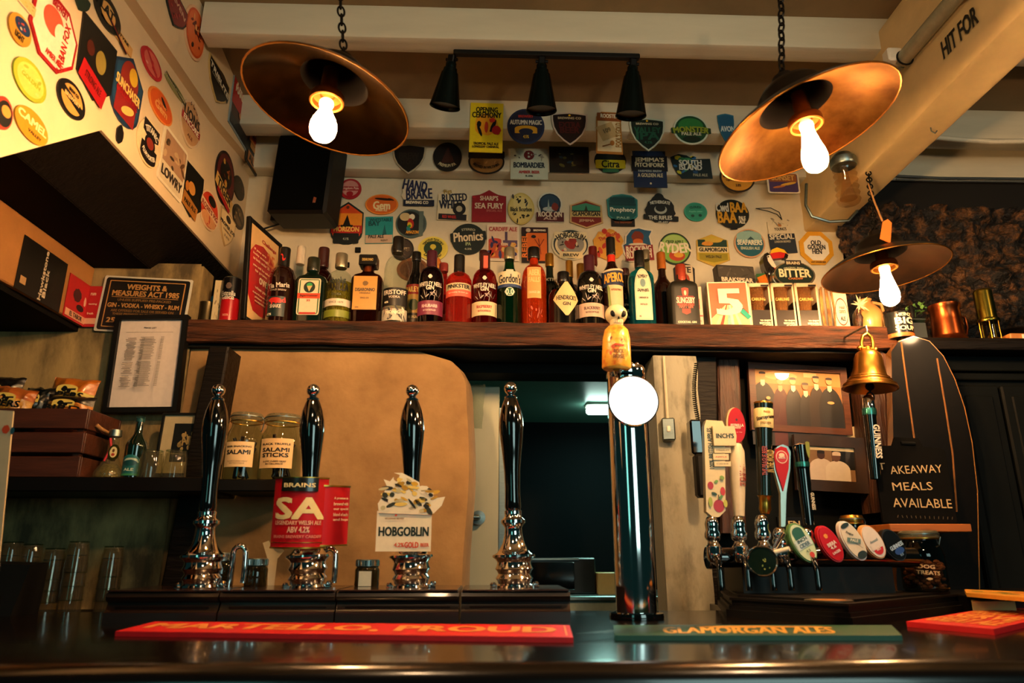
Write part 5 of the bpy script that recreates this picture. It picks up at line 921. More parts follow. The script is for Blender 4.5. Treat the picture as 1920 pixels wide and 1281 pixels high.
# three boxed beer glasses
gb = None
for i, (px_, dz) in enumerate(((1427, 0), (1472, .002), (1517, .004))):
    p = aty(px_, 612, 2.44); w = wpx(px_, 575, 2.44, 41); H = aty(px_, 533, 2.44).z - SHZ
    root = thing('boxed_glass', ['boxed beer glass beside the figure 5 card, leftmost of three', 'boxed beer glass in the middle of the three boxes', 'boxed beer glass beside the wooden sticks, rightmost of three'][i], 'boxed glass', (p.x, 2.43, SHZ + 0), (0, 0, R(-3)), 'boxed beer glasses')
    d = .07; b = MB(); card = ink('d8c4a0'); kb = ink('14110e')
    b.box((-w / 2, 0, 0), (w / 2, d, .003), kb); b.box((-w / 2, 0, H - .003), (w / 2, d, H), card); b.box((-w / 2, d - .002, 0), (w / 2, d, H), mat('box_inside', 'a87a44', .6))
    b.box((-w / 2, 0, 0), (-w / 2 + .0015, d, H * .62), kb); b.box((-w / 2, 0, H * .62), (-w / 2 + .0015, d, H), card); b.box((w / 2 - .0015, 0, 0), (w / 2, d, H * .62), kb); b.box((w / 2 - .0015, 0, H * .62), (w / 2, d, H), card)
    # window frame front
    b.box((-w / 2, -.001, H * .92), (w / 2, .001, H), card); b.box((-w / 2, -.001, 0), (-w / 2 + .008, .001, H), card); b.box((w / 2 - .006, -.001, 0), (w / 2, .001, H), card); b.box((-w / 2 + .008, -.001, 0), (w / 2 - .006, .001, H * .42), mat('box_dark_print', '2a221c', .35, coat=.4)); b.build('box', root)
    g = MB(); g.lathe([(.001, .005), (w * .28, .004), (w * .33, H * .5), (w * .38, H * .93), (w * .36, H * .93), (w * .3, H * .5), (.001, .02)], glass('tan_glass', 'd8a868', body=.25), 22); g.build('glass', root).location = (0, .036, 0)
    put(root, [t('CARLING', -.1, .3, 1.2, .07, 'd8a858'), t('TO ENJOY', .35, -.62, .95, .045, C), t('RESPONSIBLY', .35, -.72, 1.1, .045, C), t('AT HOME', .4, -.82, .8, .045, C), t('FIT', .4, -.92, .4, .045, C), o_(.55, .88, .35, .04, '2a1c10', 'R')], lambda x, z, l: (x, -.0015 - l, z + H / 2), w / 2, H / 2)
# box-shaped badge, toucan ornament, oval badge above
p = aty(1384, 520, 2.52); w = wpx(1384, 515, 2.52, 74); z0 = aty(1384, 540, 2.52).z; H = aty(1384, 494, 2.52).z - z0 + .0
root = thing('pump_clip_badge', 'dark grey block-shaped badge lettered BRAKSPEAR above the figure 5 card', 'badge', (p.x, 2.52, z0 - .06), (R(-6), 0, R(6)), 'badges standing on the shelf')
b = MB(); b.box((-w / 2, 0, 0), (w / 2, .04, H + .06), ink('26231f'), c=.003); b.build('block', root)
put(root, [o_(0, .62, .96, .3, '45413a', 'R'), busy(131, 8, ['5a564c', '38342e'], 0, .62, .8, .25), t('BRAKSPEAR', 0, .2, 1.65, .13, 'd8c8b0'), t('OXFORD', .5, -.25, .7, .07, 'a89a88'), t('GOLD', .55, -.45, .5, .07, 'a89a88')], lambda x, z, l: (x, -.001 - l, z + (H + .06) / 2), w / 2, (H + .06) / 2)
MB().box((-.02, .0, 0), (.02, .04, z0 - .06 - SHZ + .06), blackm).build('foot', root, (0, 0, -(z0 - .06 - SHZ)))
def toucan():
    Y = 2.60; S = wpx(1460, 500, Y, 1)    # metres per px
    c = aty(1452, 545, Y); root = thing('toucan_ornament', 'painted toucan ornament with large red and yellow beak behind the boxed glasses', 'ornament', (c.x, Y, SHZ))
    zb = c.z - SHZ; q = lambda x, y: ((x - 1452) * S, zb + (545 - y) * S * 1.02)
    bl, wh, orr, rd, gr = mat('toucan_black', '100c0b', .25, coat=.6), mat('toucan_white', 'e8dcc4', .3, coat=.5), mat('toucan_orange', 'e07a14', .3, coat=.5), mat('toucan_red', 'c8201a', .3, coat=.5), mat('toucan_green', '2a6a3c', .3, coat=.5)
    body = [q(*a) for a in ((1437, 478), (1433, 487), (1434, 500), (1438, 515), (1440, 530), (1448, 542), (1455, 540), (1456, 520), (1457, 505), (1452, 490), (1449, 480), (1443, 475))]
    b = MB(); b.prism(body, -.02, .02, bl); b.ball((q(1444, 512)[0], 0, q(1444, 512)[1]), .024, bl, 14, sc=(.75, 1, 1.5)); b.build('body', root)
    b = MB(); b.prism([q(*a) for a in ((1441, 482), (1447, 480), (1450, 488), (1456, 503), (1454, 506), (1448, 502), (1442, 492))], -.0225, -.02, wh); b.build('chest', root)
    b = MB(); b.ball((q(1443, 484)[0], -.023, q(1443, 484)[1]), .0035, bl, 8); b.build('eye', root)
    b = MB(); b.prism([q(*a) for a in ((1448, 480), (1452, 470), (1462, 465), (1474, 468), (1482, 476), (1480, 482), (1466, 484), (1452, 486))], -.012, .012, rd); b.build('beak', root)
    b = MB(); b.prism([q(*a) for a in ((1449, 476), (1453, 468), (1463, 463.5), (1476, 468), (1481, 475), (1468, 472), (1456, 474))], -.014, .014, mat('toucan_yellow', 'e8b41c', .3, coat=.5)); b.build('beak_top', root)
    b = MB(); b.prism([q(*a) for a in ((1478, 474), (1483, 478), (1481, 484), (1474, 484))], -.013, .013, bl); b.build('beak_tip', root)
    b = MB(); b.prism([q(*a) for a in ((1453, 500), (1457, 506), (1456, 514), (1452, 506))], -.022, -.019, rd); b.build('bib', root)
    b = MB(); b.prism([q(*a) for a in ((1420, 515), (1437, 513), (1438, 520), (1421, 526))], -.008, .008, gr); b.prism([q(*a) for a in ((1421, 522), (1440, 514), (1444, 520), (1443, 532), (1424, 532))], -.010, .010, orr); b.build('wing', root)
    b = MB(); b.prism([q(*a) for a in ((1441, 527), (1464, 524), (1468, 532), (1444, 535))], -.015, .015, mat('toucan_base', '8a1a20', .3, coat=.5)); b.box((-.008, -.008, 0), (.008, .008, zb + 10 * S), bl); b.build('base', root)
toucan()
p = aty(1495, 545, 2.52); root = thing('pump_clip_badge', 'dark green oval badge with chrome edge lettered BITTER', 'badge', (p.x, 2.52, SHZ), (R(-4), 0, 0), 'badges standing on the shelf')
c = aty(1495, 510, 2.5); zc = c.z - SHZ; hw = wpx(1495, 510, 2.5, 78) / 2; hh = hpx(1495, 510, 2.5, 50) / 2; xo = 0
b = MB(); b.prism([(x * hw, z * hh + zc) for x, z in SH['o']], -.012, .006, chrome); b.prism([(x * hw * 1.02, z * hh * 1.02 + zc - .002) for x, z in SH['o']], .006, .03, steel); b.build('rim', root)
b = MB(); b.box((-.012, 0, 0), (.012, .02, zc), steel); b.build('stem', root)
put(root, [o_(0, .02, .92, .9, '0f231c'), o_(0, .88, .4, .22, '241a12', 'R'), t('BRAINS', 0, .88, .65, .13, 'd8c8a0'), t('ORIGINAL BREW', 0, .5, 1.0, .08, 'a8a888', 20), t('BITTER', 0, .08, 1.5, .36, 'e8d8ac'), t('CARDIFF', 0, -.35, .7, .08, 'c87a40')], lambda x, z, l: (x, -.0125 - l, z + zc), hw, hh)
# bundle of sticks, white card, dried flowers, jug, tag
p = aty(1553, 612, 2.46)
for i in range(5):
    q = MB(); h = .17 + .012 * (i % 3); q.tube([(0, 0, 0), (.003 * (i - 2), 0, h * .5), (.001 * i, .004, h)], .0042, mat('pale_stick', 'b88a4c', .7, col2='6a4420', scale=60, thr=(.4, .6), stretch=(1, 1, .3)), 7)
    tag(q.build('wooden_stick', None, (p.x - .016 + i * .009, 2.45 + .012 * (i % 2), SHZ)), ('leftmost', 'second', 'middle', 'fourth', 'rightmost')[i] + ' pale brown stick in the bundle beside the boxed glasses', 'stick', 'bundle of wooden sticks on the shelf')
p = aty(1573, 612, 2.50); b = MB(); hw, H = .03, aty(1573, 548, 2.5).z - SHZ; b.prism([(x * hw, z * H / 2 + H / 2) for x, z in rrect(.3)], 0, .004, ink('e4d8c0')); o = tag(b.build('paper_card', None, (p.x, 2.475, SHZ)), 'white card with red circle behind the sticks', 'card')
put(o, [(ell(30), .15, 0, .8, .62, '8a3a2c'), (ell(30), .15, 0, .73, .56, 'e4d8c0'), t('ALE', .2, -.3, .6, .1, K), t('real', .2, .2, .6, .08, '5a4a4a'), t('camra', .2, 0, .8, .08, 'a87a6a')], lambda x, z, l: (x, -.0005 - l, z + H / 2), hw, H / 2)
p = aty(1612, 612, 2.47); root = thing('dried_flower', 'dried cream flower in a small dark figure holder beside the stoneware jug', 'dried flower', (p.x - .02, 2.43, SHZ))
b = MB(); b.lathe([(.001, 0), (.018, 0), (.02, .004), (.008, .012), (.011, .03), (.014, .05), (.009, .065), (.011, .075), (.006, .085), (.001, .086)], mat('carved_brown', '4a2412', .4, col2='120806', scale=50, thr=(.4, .6), bump=.8), 16); b.build('figure', root)
for i in range(16):
    a = 2 * PI * i / 16; r = .016 + .016 * (i % 3) / 2; b = MB()
    b.add([(0, 0, 0), (r * .6 * math.cos(a - .18), -.004, r * .6 * math.sin(a - .18)), (r * 1.25 * math.cos(a), -.009, r * 1.25 * math.sin(a)), (r * .6 * math.cos(a + .18), -.004, r * .6 * math.sin(a + .18))], [(0, 1, 2, 3)], mat('dried_petal', 'd8c49a', .7)); b.build('petal', root, (.008, -.004, .10))
p = aty(1622, 612, 2.50); Rj = .045
root = thing('stoneware_jug', 'tan stoneware jug under the smaller dark lamp', 'jug', (p.x + .01, 2.49, SHZ))
b = MB(); b.lathe([(.001, 0), (.036, 0), (.042, .006), (.05, .03), (.054, .06), (.05, .09), (.036, .11), (.022, .122), (.018, .135), (.022, .142), (.018, .142), (.014, .13), (.001, .12)], mat('stoneware', 'c8985a', .35, col2='a87840', scale=8, coat=.3), 32); b.lathe([(.0425, .005), (.0485, .028)], mat('stoneware_base', '9a6430', .35, coat=.3), 32, cap=False); b.build('body', root)
MB().tube([(.045, 0, .09), (.062, 0, .1), (.058, 0, .125), (.024, 0, .132)], .006, mat('stoneware', '', .3) if False else MC['stoneware'], 8).build('handle', root)
# right-hand end: soup can, dark tin, copper tankard, miner's lamp, plants
RZ = 2.03
can(1689, 590, 47, 2.375, RZ + .0, [(.0, .16, 'b8542c'), (.16, .98, '14181a')], 'small soup can with cream lettering at the beam end', [t('HEINZ', 0, .72, 1.0, .14, 'e8d8b0', 20), t('BIG', 0, .22, 1.25, .3, 'ecdcb8'), t('SOUP', 0, -.35, 1.3, .2, 'e8d8b0'), o_(0, -.85, 1.0, .12, 'c8682c', 'R')], 'soup_can', 'can', 640)
p = aty(1722, 640, 2.44); root = thing('tea_tin', 'dark green tin with a domed lid behind the soup can', 'tin', (p.x, 2.45, RZ))
MB().box((-.032, -.028, 0), (.032, .028, .085), mat('tin_green', '14201a', .35, coat=.2), c=.006).build('body', root); MB().box((-.034, -.030, .085), (.034, .030, .1), mat('tin_green', '', 0), c=.006).build('lid', root); MB().lathe([(.008, .1), (.009, .15), (.006, .155), (.001, .156)], blackm, 14).build('neck', root)
p = aty(1733, 560, 2.5); root = thing('potted_plant', 'small green leafy plant under the edge of the small dark lamp', 'plant', (p.x - .025, 2.56, RZ))
MB().lathe([(.001, 0), (.022, 0), (.03, .06), (.026, .06), (.001, .05)], mat('dark_pot', '2a1c14', .6), 18).build('pot', root)
lf = mat('plant_green', '4a8a3a', .45, col2='7aa85a', scale=30); rd = random.Random(5); b = MB(); b.tube([(0, 0, .05), (.002, -.01, .12), (.01, -.02, .17)], .0025, lf, 6); b.build('stem', root)
for i in range(26):
    a = rd.uniform(0, 2 * PI); e = rd.uniform(-.3, 1.2); L = rd.uniform(.016, .03); d = Vector((math.cos(a) * math.cos(e), math.sin(a) * math.cos(e), math.sin(e))); s = d.cross(Vector((.2, .3, 1))).normalized() * L * .28
    b = MB(); b.add([(0, 0, 0), tuple(d * L * .5 + s), tuple(d * L + Vector((0, 0, -.004))), tuple(d * L * .5 - s)], [(0, 1, 2, 3)], lf); b.build('leaf', root, (.01 + rd.uniform(-.03, .03), -.02 + rd.uniform(-.015, .015), .17 + rd.uniform(-.02, .02)))
p = aty(1697, 560, 2.5); b = MB(); cz = aty(1697, 555, 2.45)
grass = mat('grass_blade_green', '5a7a34', .5)
root = thing('potted_grass', 'thin green grass in a dark pot behind the soup can', 'plant', (aty(1700, 640, 2.5).x, 2.52, RZ)); MB().lathe([(.001, 0), (.02, 0), (.024, .08), (.02, .08), (.001, .07)], mat('dark_pot', '', 0), 16).build('pot', root)
for i in range(12):
    a = 2 * PI * i / 12; MB().tube([(0, 0, .07), (.008 * math.cos(a), .008 * math.sin(a), .11), (.03 * math.cos(a), .02 * math.sin(a), .15)], [.0015, .0012, .0004], grass, 4).build('blade', root)
p = aty(1788, 640, 2.42); root = thing('copper_tankard', 'copper measuring jug with flared foot on the dark ledge', 'jug', (p.x, 2.44, RZ))
Hc = aty(1782, 572, 2.44).z - RZ; q = Hc / .14
MB().lathe([(.001, .002), (.058 * q, 0), (.06 * q, .008), (.052 * q, .02), (.048 * q, .03), (.046 * q, .09), (.044 * q, .118 * q), (.048 * q, .124 * q), (.049 * q, .136 * q), (.045 * q, .138 * q), (.042 * q, .12 * q), (.040 * q, .04), (.001, .02)], copper, 36).build('body', root)
MB().tube([(.046, 0, .115), (.075, .004, .11), (.078, .004, .07), (.066, 0, .04), (.047, 0, .035)], .005, copper, 8).build('handle', root)
p = aty(1860, 640, 2.42); root = thing('miners_lamp', "brass miner's lamp with open pillars, right of the copper jug", 'lamp', (p.x, 2.42, RZ)); Hl = aty(1845, 545, 2.42).z - RZ
b = MB(); b.lathe([(.001, 0), (.036, 0), (.038, .005), (.034, .012), (.03, .018), (.001, .02)], brass, 28); b.build('base', root)
mid = Hl * .42
b = MB(); b.lathe([(.037, mid - .006), (.039, mid), (.037, mid + .006), (.032, mid + .008), (.031, Hl - .006), (.028, Hl), (.001, Hl + .002)], mat('green_brass', '8a7a2c', .25, 1.0, var=.2, scale=12), 30); b.build('chimney', root)
for i in range(5):
    a = 2 * PI * i / 5 + .4; MB().tube([(.031 * math.cos(a), .031 * math.sin(a), .012), (.031 * math.cos(a), .031 * math.sin(a), mid)], .0024, brass, 7).build('pillar', root)
MB().lathe([(.022, .018), (.022, mid - .004)], clearg, 22, cap=False).build('glass', root); MB().lathe([(.012, .016), (.01, .03), (.004, .036), (.003, .044)], brass, 14).build('burner', root)
MB().tube([(-.03, 0, Hl), (-.028, 0, Hl + .03), (0, 0, Hl + .045), (.028, 0, Hl + .03), (.03, 0, Hl)], .002, iron, 6).build('hook', root)
p = aty(1905, 645, 2.40); b = MB(); b.box((-.03, -.02, 0), (.045, .03, .03), mat('pine_block', 'b87a3c', .5), c=.003); o = tag(b.build('wooden_box', None, (p.x, 2.40, RZ)), 'small pale wooden box at the right end of the ledge', 'box'); MB().box((.012, -.0215, .004), (.03, -.0195, .026), white).build('label', o)
p = aty(1880, 600, 2.55); root = thing('brass_pot', 'dark rounded pot behind the miner\'s lamp', 'pot', (p.x + .04, 2.56, RZ)); MB().lathe([(.001, 0), (.05, 0), (.07, .03), (.075, .06), (.06, .09), (.045, .1), (.04, .1), (.05, .085), (.001, .02)], mat('dark_pot_metal', '14100c', .3, .7), 28).build('body', root)

# ================================================================== BEER ENGINES
PY_ = 1.90
zb = aty(965, 1104, PY_).z
def casebox(x0, x1, label):
    a, b_ = aty(x0, 1120, 1.80).x, aty(x1, 1120, 1.80).x
    sec = [(1.785, CT), (1.785, CT + .022), (1.792, CT + .026), (1.80, zb - .026), (1.788, zb - .02), (1.784, zb - .012), (1.788, zb - .003), (1.796, zb), (2.07, zb), (2.07, CT)]
    n = len(sec); vs = [(a, y, z) for y, z in sec] + [(b_, y, z) for y, z in sec]; c = (a + b_) / 2
    vs = [(x - c, y - 1.9, z - CT) for x, y, z in vs]
    b = MB(); b.add(vs, [(i, n + i, n + (i + 1) % n, (i + 1) % n) for i in range(n)] + [tuple(range(n)), tuple(reversed(range(n, 2 * n)))], boxwood)
    o = tag(b.build('pump_case', None, (c, 1.9, CT)), label, 'pump case', 'wooden hand pump cases')
    w = (b_ - a) / 2
    MB().box((-w + .02, -.108, .03), (w - .02, -.1, zb - CT - .034), boxwood, c=.004).build('front_panel', o)
    MB().box((-w + .003, -.118, zb - CT - .001), (w - .003, .15, zb - CT + .003), mat('pump_case_top', '26120a', .25, coat=.5), c=.001).build('top_board', o)
casebox(204, 413, 'dark wooden pump case, leftmost of the four in the row')
casebox(416, 630, 'dark wooden pump case under the red round-fronted badge pump')
casebox(633, 861, 'dark wooden pump case under the cream and white badge pump')
casebox(865, 1068, 'dark wooden pump case nearest the tall chrome column')
CHP = [(.001, 0), (.050, 0), (.052, .004), (.050, .010), (.044, .014), (.046, .022), (.050, .028), (.047, .034), (.043, .040), (.046, .048), (.051, .054), (.047, .062), (.045, .072), (.050, .080), (.058, .086), (.057, .092), (.046, .097), (.038, .108), (.030, .125), (.025, .145), (.023, .165), (.026, .172), (.033, .180), (.033, .188), (.027, .193), (.023, .200), (.024, .214), (.020, .217), (.001, .217)]
HNP = [(.020, .216), (.0225, .225), (.0215, .25), (.021, .28), (.0225, .33), (.027, .38), (.0325, .43), (.0345, .458), (.033, .485), (.028, .515), (.021, .538), (.0165, .548), (.001, .549)]
KNP = [(.017, .547), (.018, .552), (.014, .556), (.009, .560), (.011, .563)]
def pump(bx, tx, ty, label):
    b0 = aty(bx, 1104, PY_); t0 = aty(tx, ty, PY_); ax = t0 - b0; L = ax.length; s = L / .60
    root = thing('beer_engine', label, 'hand pump', b0, ax.to_track_quat('Z', 'Y').to_euler(), 'beer engine hand pumps')
    root.rotation_euler = (0, math.atan2(ax.x, ax.z), 0)
    sc_ = lambda pr: [(r * .95, z * s) for r, z in pr]
    MB().lathe(sc_(CHP), chrome, 40).build('chrome_pedestal', root)
    MB().lathe(sc_(HNP), blackg, 36).build('handle', root)
    b = MB(); b.lathe(sc_(KNP), chrome, 24, cap=False); b.ball((0, 0, .579 * s), .0175, chrome, 20); b.build('knob', root)
    b = MB()
    for sx in (-1, 1): b.box((.03 * sx, -.012, 0), (.062 * sx, .012, .007), chrome, c=.002); b.lathe([(.001, .006), (.007, .006), (.008, .012), (.005, .016), (.001, .017)], chrome, 12, Matrix.Translation((.054 * sx, 0, 0)))
    b.build('base_clamp', root)
    return root, s
p1, s_ = pump(376, 411, 720, 'black-handled hand pump without a badge, leftmost of the row')
p2, _ = pump(576, 588, 720, 'black-handled hand pump behind the red round-fronted badge')
p3, _ = pump(771, 773, 721, 'black-handled hand pump behind the cream and white badge')
p4, _ = pump(965, 957, 716, 'black-handled hand pump without a badge, beside the kitchen opening')
# red curved badge
Y = 1.835; c = aty(556, 958, Y); rr = .085; hh = hpx(556, 958, Y, 128) / 2; hw = wpx(556, 958, Y, 116) / 2
root = thing('pump_badge', 'round-fronted red badge lettered SA with gold rims on the second pump', 'badge', c + Vector((0, rr - .01, 0)), (R(3), 0, R(4)), 'large pump badges')
redm = mat('glossy_red_enamel', 'a80e18', .4, var=.06, spec=.25)
b = MB(); a1 = hw / rr * 1.0
def arcplate(b, r0, r1, a0, a1, z0, z1, m, n=20, cy=0):
    vs = []
    for i in range(n + 1):
        a = a0 + (a1 - a0) * i / n
        vs += [(r1 * math.sin(a), cy - r1 * math.cos(a), z0), (r1 * math.sin(a), cy - r1 * math.cos(a), z1), (r0 * math.sin(a), cy - r0 * math.cos(a), z1), (r0 * math.sin(a), cy - r0 * math.cos(a), z0)]
    fs = []
    for i in range(n):
        for k in range(4): fs.append((i * 4 + k, (i + 1) * 4 + k, (i + 1) * 4 + (k + 1) % 4, i * 4 + (k + 1) % 4))
    b.add(vs, fs + [(0, 1, 2, 3), (n * 4 + 3, n * 4 + 2, n * 4 + 1, n * 4)], m, None, False)
arcplate(b, rr - .006, rr, -a1, a1, -hh, hh, redm); b.build('front_plate', root)
b = MB(); arcplate(b, rr - .008, rr + .0022, -a1, a1, hh, hh + .004, brass); arcplate(b, rr - .008, rr + .0022, -a1, a1, -hh - .004, -hh, brass); arcplate(b, rr - .008, rr + .001, -a1, a1, -hh + .010, -hh + .0115, brass); b.build('gold_rim', root)
put(root, [t('SA', .02, .12, 1.62, .36, 'dccf94'), t('LEGENDARY WELSH ALE', 0, -.30, 1.55, .07, 'd8a888'), t('ABV 4.2%', .05, -.5, .7, .1, 'e0b898'), t('BRAINS BREWERY CARDIFF', 0, -.7, 1.6, .05, 'c87868')], cylmp(rr), hw, hh, True)
b = MB(); arcplate(b, rr - .006, rr, 0, 1.0, -hh * .92, hh * .8, redm, 14); sp = b.build('side_plate', root, (.034, .02, -.002), (0, 0, R(14)))
b = MB(); arcplate(b, rr - .008, rr + .002, 0, 1.0, hh * .8, hh * .8 + .004, brass, 14); arcplate(b, rr - .008, rr + .002, 0, 1.0, -hh * .92 - .004, -hh * .92, brass, 14); b.build('gold_rim', sp)
put(sp, [t(s, 0, .45 - i * .16, .95, .055, 'e0b898') for i, s in enumerate(('A premium ale', 'brewed with', 'our special', 'blend of malts', 'and hops'))], lambda x, z, l: ((rr + l) * math.sin(.62 + x / rr), -(rr + l) * math.cos(.62 + x / rr), z), .05, hh, True)
b = MB(); arcplate(b, rr - .002, rr + .005, -.52, .52, hh * .62, hh * 1.02, mat('dark_sign_enamel', '15140c', .25, coat=.5), 12); sg = b.build('name_plate', root)
put(sg, [t('BRAINS', 0, 0, 1.75, .42, 'e0d49c')], lambda x, z, l: ((rr + .005 + l) * math.sin(x / rr), -(rr + .005 + l) * math.cos(x / rr), z + hh * .80), .042, hh * .17, True)
# flat white badge
Y = 1.835; c = aty(757, 996, Y); hw = wpx(757, 996, Y, 103) / 2; hh = hpx(757, 996, Y, 76) / 2
root = thing('pump_badge', 'white square badge with ragged cream and ochre top lettered HOBGOBLIN', 'badge', c, (R(2), 0, 0), 'large pump badges')
cw = ink('dfdcc4', .35)
MB().prism([(-hw, -hh), (hw, -hh), (hw, hh), (-hw, hh)], 0, .005, cw).build('plate', root)
put(root, [t('HOBGOBLIN', 0, -.02, 1.8, .26, '14261c'), t('4.2%', -.15, -.68, .35, .12, 'd0502c'), t('GOLD', .3, -.68, .5, .16, 'd0401c'), t('BEER', .78, -.68, .3, .1, 'd0502c'), t('WYCHWOOD BREWERY', -.35, .62, .7, .05, '8a7a6a'), o_(-.3, .78, .05, .06, 'c83a1c', 'dia')], lambda x, z, l: (x, -l, z), hw, hh)
S2 = wpx(768, 925, Y, 1); pt = lambda x, y: ((x - 757) * S2, hh + (958 - y) * S2)
crest = [(710, 962), (707, 945), (716, 930), (722, 912), (716, 900), (728, 904), (734, 896), (736, 908), (742, 903), (746, 892), (735, 888), (750, 888), (768, 897), (782, 905), (786, 925), (796, 920), (808, 925), (812, 935), (832, 932), (826, 948), (812, 962), (800, 965)]
o = MB().prism([pt(*a) for a in crest], -.003, .003, cw).build('ragged_top', root)
A = MB(); rd = random.Random(4)
for i in range(70):
    x, y = rd.uniform(716, 812), rd.uniform(900, 960); r1, r2 = rd.uniform(4, 13), rd.uniform(1.6, 5)
    an = rd.uniform(-.9, .5)
    if y < 915 and not 738 < x < 782: continue
    A.add([((pt(x, y)[0] + (r1 * math.cos(k) * math.cos(an) - r2 * math.sin(k) * math.sin(an)) * S2), -.0036 - .0002 * (i % 4), pt(x, y)[1] + (r1 * math.cos(k) * math.sin(an) + r2 * math.sin(k) * math.cos(an)) * S2) for k in (0, .8, 1.7, 2.6, 3.5, 4.4, 5.3)], [tuple(range(7))], ink(rd.choice(['c8a028', 'a88420', '1c1a12', 'b8b48c', '2c3020', 'd8c060', 'e0dcc4', 'dfdcc4'])))
A.build('artwork', o)
# swan-neck spouts, jars on the pump cases
def spout(px_, top, label):
    b0 = aty(px_ - 13, 1102, 1.97); b0.z = zb; tz = aty(px_, top, 1.97).z - zb; r = .0095
    pts = [(0, 0, 0), (.004, 0, tz * .6)] + [(.020 - .016 * math.cos(R(a)), 0, tz - .018 + .018 * math.sin(R(a))) for a in range(0, 181, 30)] + [(.037, 0, tz * .4), (.036, 0, .012)]
    b = MB(); b.tube(pts, r * .8, chrome, 12); tag(b.build('swan_neck', None, b0), label, 'tap')
spout(441, 1024, 'chrome swan-neck spout beside the leftmost hand pump'); spout(612, 1028, 'chrome swan-neck spout beside the second hand pump')
def lidjar(px_, top, w, label, wl, Y=1.99):
    p = aty(px_, 1102, Y); p.z = zb; r = wpx(px_, 1080, Y, w) / 2; H = aty(px_, top, Y).z - zb
    root = thing('small_jar', label, 'jar', p, (0, 0, 0), 'small lidded jars on the pump cases')
    MB().lathe([(.001, .001), (r * .9, 0), (r, .006), (r, H * .62), (r * .85, H * .74)], glass('dark_jar_glass', '8a8a60', body=.3, bodycol='2a2a12'), 26, cap=False).build('glass_body', root)
    b = MB(); b.lathe([(r * .84, H * .72), (r * .95, H * .76), (r * .95, H * .97), (r * .88, H), (.001, H)], steel, 26)
    for i in range(16): a = 2 * PI * i / 16; b.box((-.002, -r * .98, H * .77), (.002, -r * .93, H * .96), chrome, Matrix.Rotation(a, 4, 'Z'))
    b.build('lid', root)
    if wl: MB().box((-r * .5, -r - .002, .004), (r * .5, -r * .85, H * .58), ink('d8d2bc')).build('label', root)
lidjar(687, 1049, 46, 'small jar with silver lid and white label between second and third pumps', True)
lidjar(478, 1047, 42, 'small dark jar with silver lid behind the chrome spout', False, 2.0)
lidjar(410, 1036, 50, 'dark jar with red rim behind the leftmost pump', False, 2.03)
b = MB(); p = aty(506, 1100, 2.05); p.z = zb; h = aty(506, 1014, 2.05).z - zb
b.add([(-.03, 0, h * .95), (-.012, -.008, h), (0, .004, h * .82), (.018, -.006, h * .86), (.03, 0, h * .78), (.012, .006, h * .6), (.01, .004, 0), (-.006, 0, 0), (-.01, -.004, h * .55)], [(0, 1, 2, 8), (2, 3, 4, 5), (2, 5, 6, 7, 8)], ink('cfc2a0'))
tag(b.build('paper_slip', None, p), 'torn cream paper slip standing behind the second pump', 'paper')

# ================================================================== CHROME FONT WITH LIT LENS
Y = 1.86; b0 = atz(1194, 1163, CT); b0.y = 1.86; b0.x = aty(1194, 1160, 1.86).x; r = wpx(1190, 950, Y, 73) / 2; H = aty(1181, 690, Y).z - CT
root = thing('beer_font', 'tall chrome column font standing on the counter', 'beer tap', b0)
MB().lathe([(.001, 0), (r * 1.32, 0), (r * 1.34, .006), (r * 1.3, .014), (r * 1.1, .016)], blackg, 48).build('base_ring', root)
MB().lathe([(r * 1.0, .014), (r, H - .03), (r * 1.03, H - .028), (r * 1.03, H - .004), (r * .98, H), (.001, H)], chrome, 64).build('column', root)
b = MB()
for dx in (-.012, .010, .024): b.lathe([(.005, 0), (.0055, .008), (.003, .012), (.001, .013)], chrome, 12, Matrix.Translation((dx + .006, -.012, H)))
b.build('screws', root)
lc = aty(1187, 752, 1.80); lr = wpx(1187, 752, 1.80, 92) / 2
lens = MB(); T = Matrix.Translation(lc - b0) @ Matrix.Rotation(R(90), 4, 'X'); lens.lathe([(.012, -.05), (.014, -.01), (lr * .7, -.006), (lr * 1.02, -.004), (lr * 1.04, .004), (lr * .99, .006)], chrome, 48, T, cap=False); lo = lens.build('lens_housing', root)
l2_ = MB(); l2_.lathe([(lr * .99, .004), (lr * .9, .0075), (.001, .009)], emitm('lit_lens', 'fff6ea', 1.6), 48, T, cap=False); l2_.build('lit_lens', root, label='glowing white round lens')
# skull-topped tap handle
Yh = 1.80; p = aty(1156, 692, Yh); S3 = wpx(1156, 650, Yh, 1); Hh = aty(1156, 612, Yh).z - p.z
root = thing('skull_tap_handle', 'yellow tap handle topped with a cream skull beside the lit round lens', 'tap handle', p, (0, R(2), 0))
ym = mat('painted_yellow_resin', 'e0a83c', .3, col2='c8501c', scale=26, thr=(.34, .5), coat=.4, bump=.3)
MB().lathe([(.001, 0), (25 * S3, 0), (27 * S3, .004), (26.5 * S3, Hh * .4), (25.5 * S3, Hh * .7), (22 * S3, Hh * .9), (15 * S3, Hh * .99), (10 * S3, Hh + .002)], ym, 32).build('body', root)
MB().tube([(0, 0, 0), (.003, .01, -.008), (.02, .045, -.012)], .010, chrome, 12).build('neck', root)
put(root, [busy(201, 22, ['c84a1c', 'e8d090', 'a8802c', '8a3a1c', 'd8b858', 'e8c060'], 0, .1, .8, .8), t('ROCK', 0, -.3, .9, .14, '8a5a1c'), t('ROSE', 0, -.6, 1.0, .14, '8a5a1c'), o_(0, .05, .5, .06, 'b83a14', 'R', -6)], cylmp(26.5 * S3, Hh * .45), 20 * S3, Hh * .4, True)
bone = mat('skull_cream', 'e0cfa0', .35, coat=.3, var=.08); sk = MB(); cz = Hh + 21 * S3
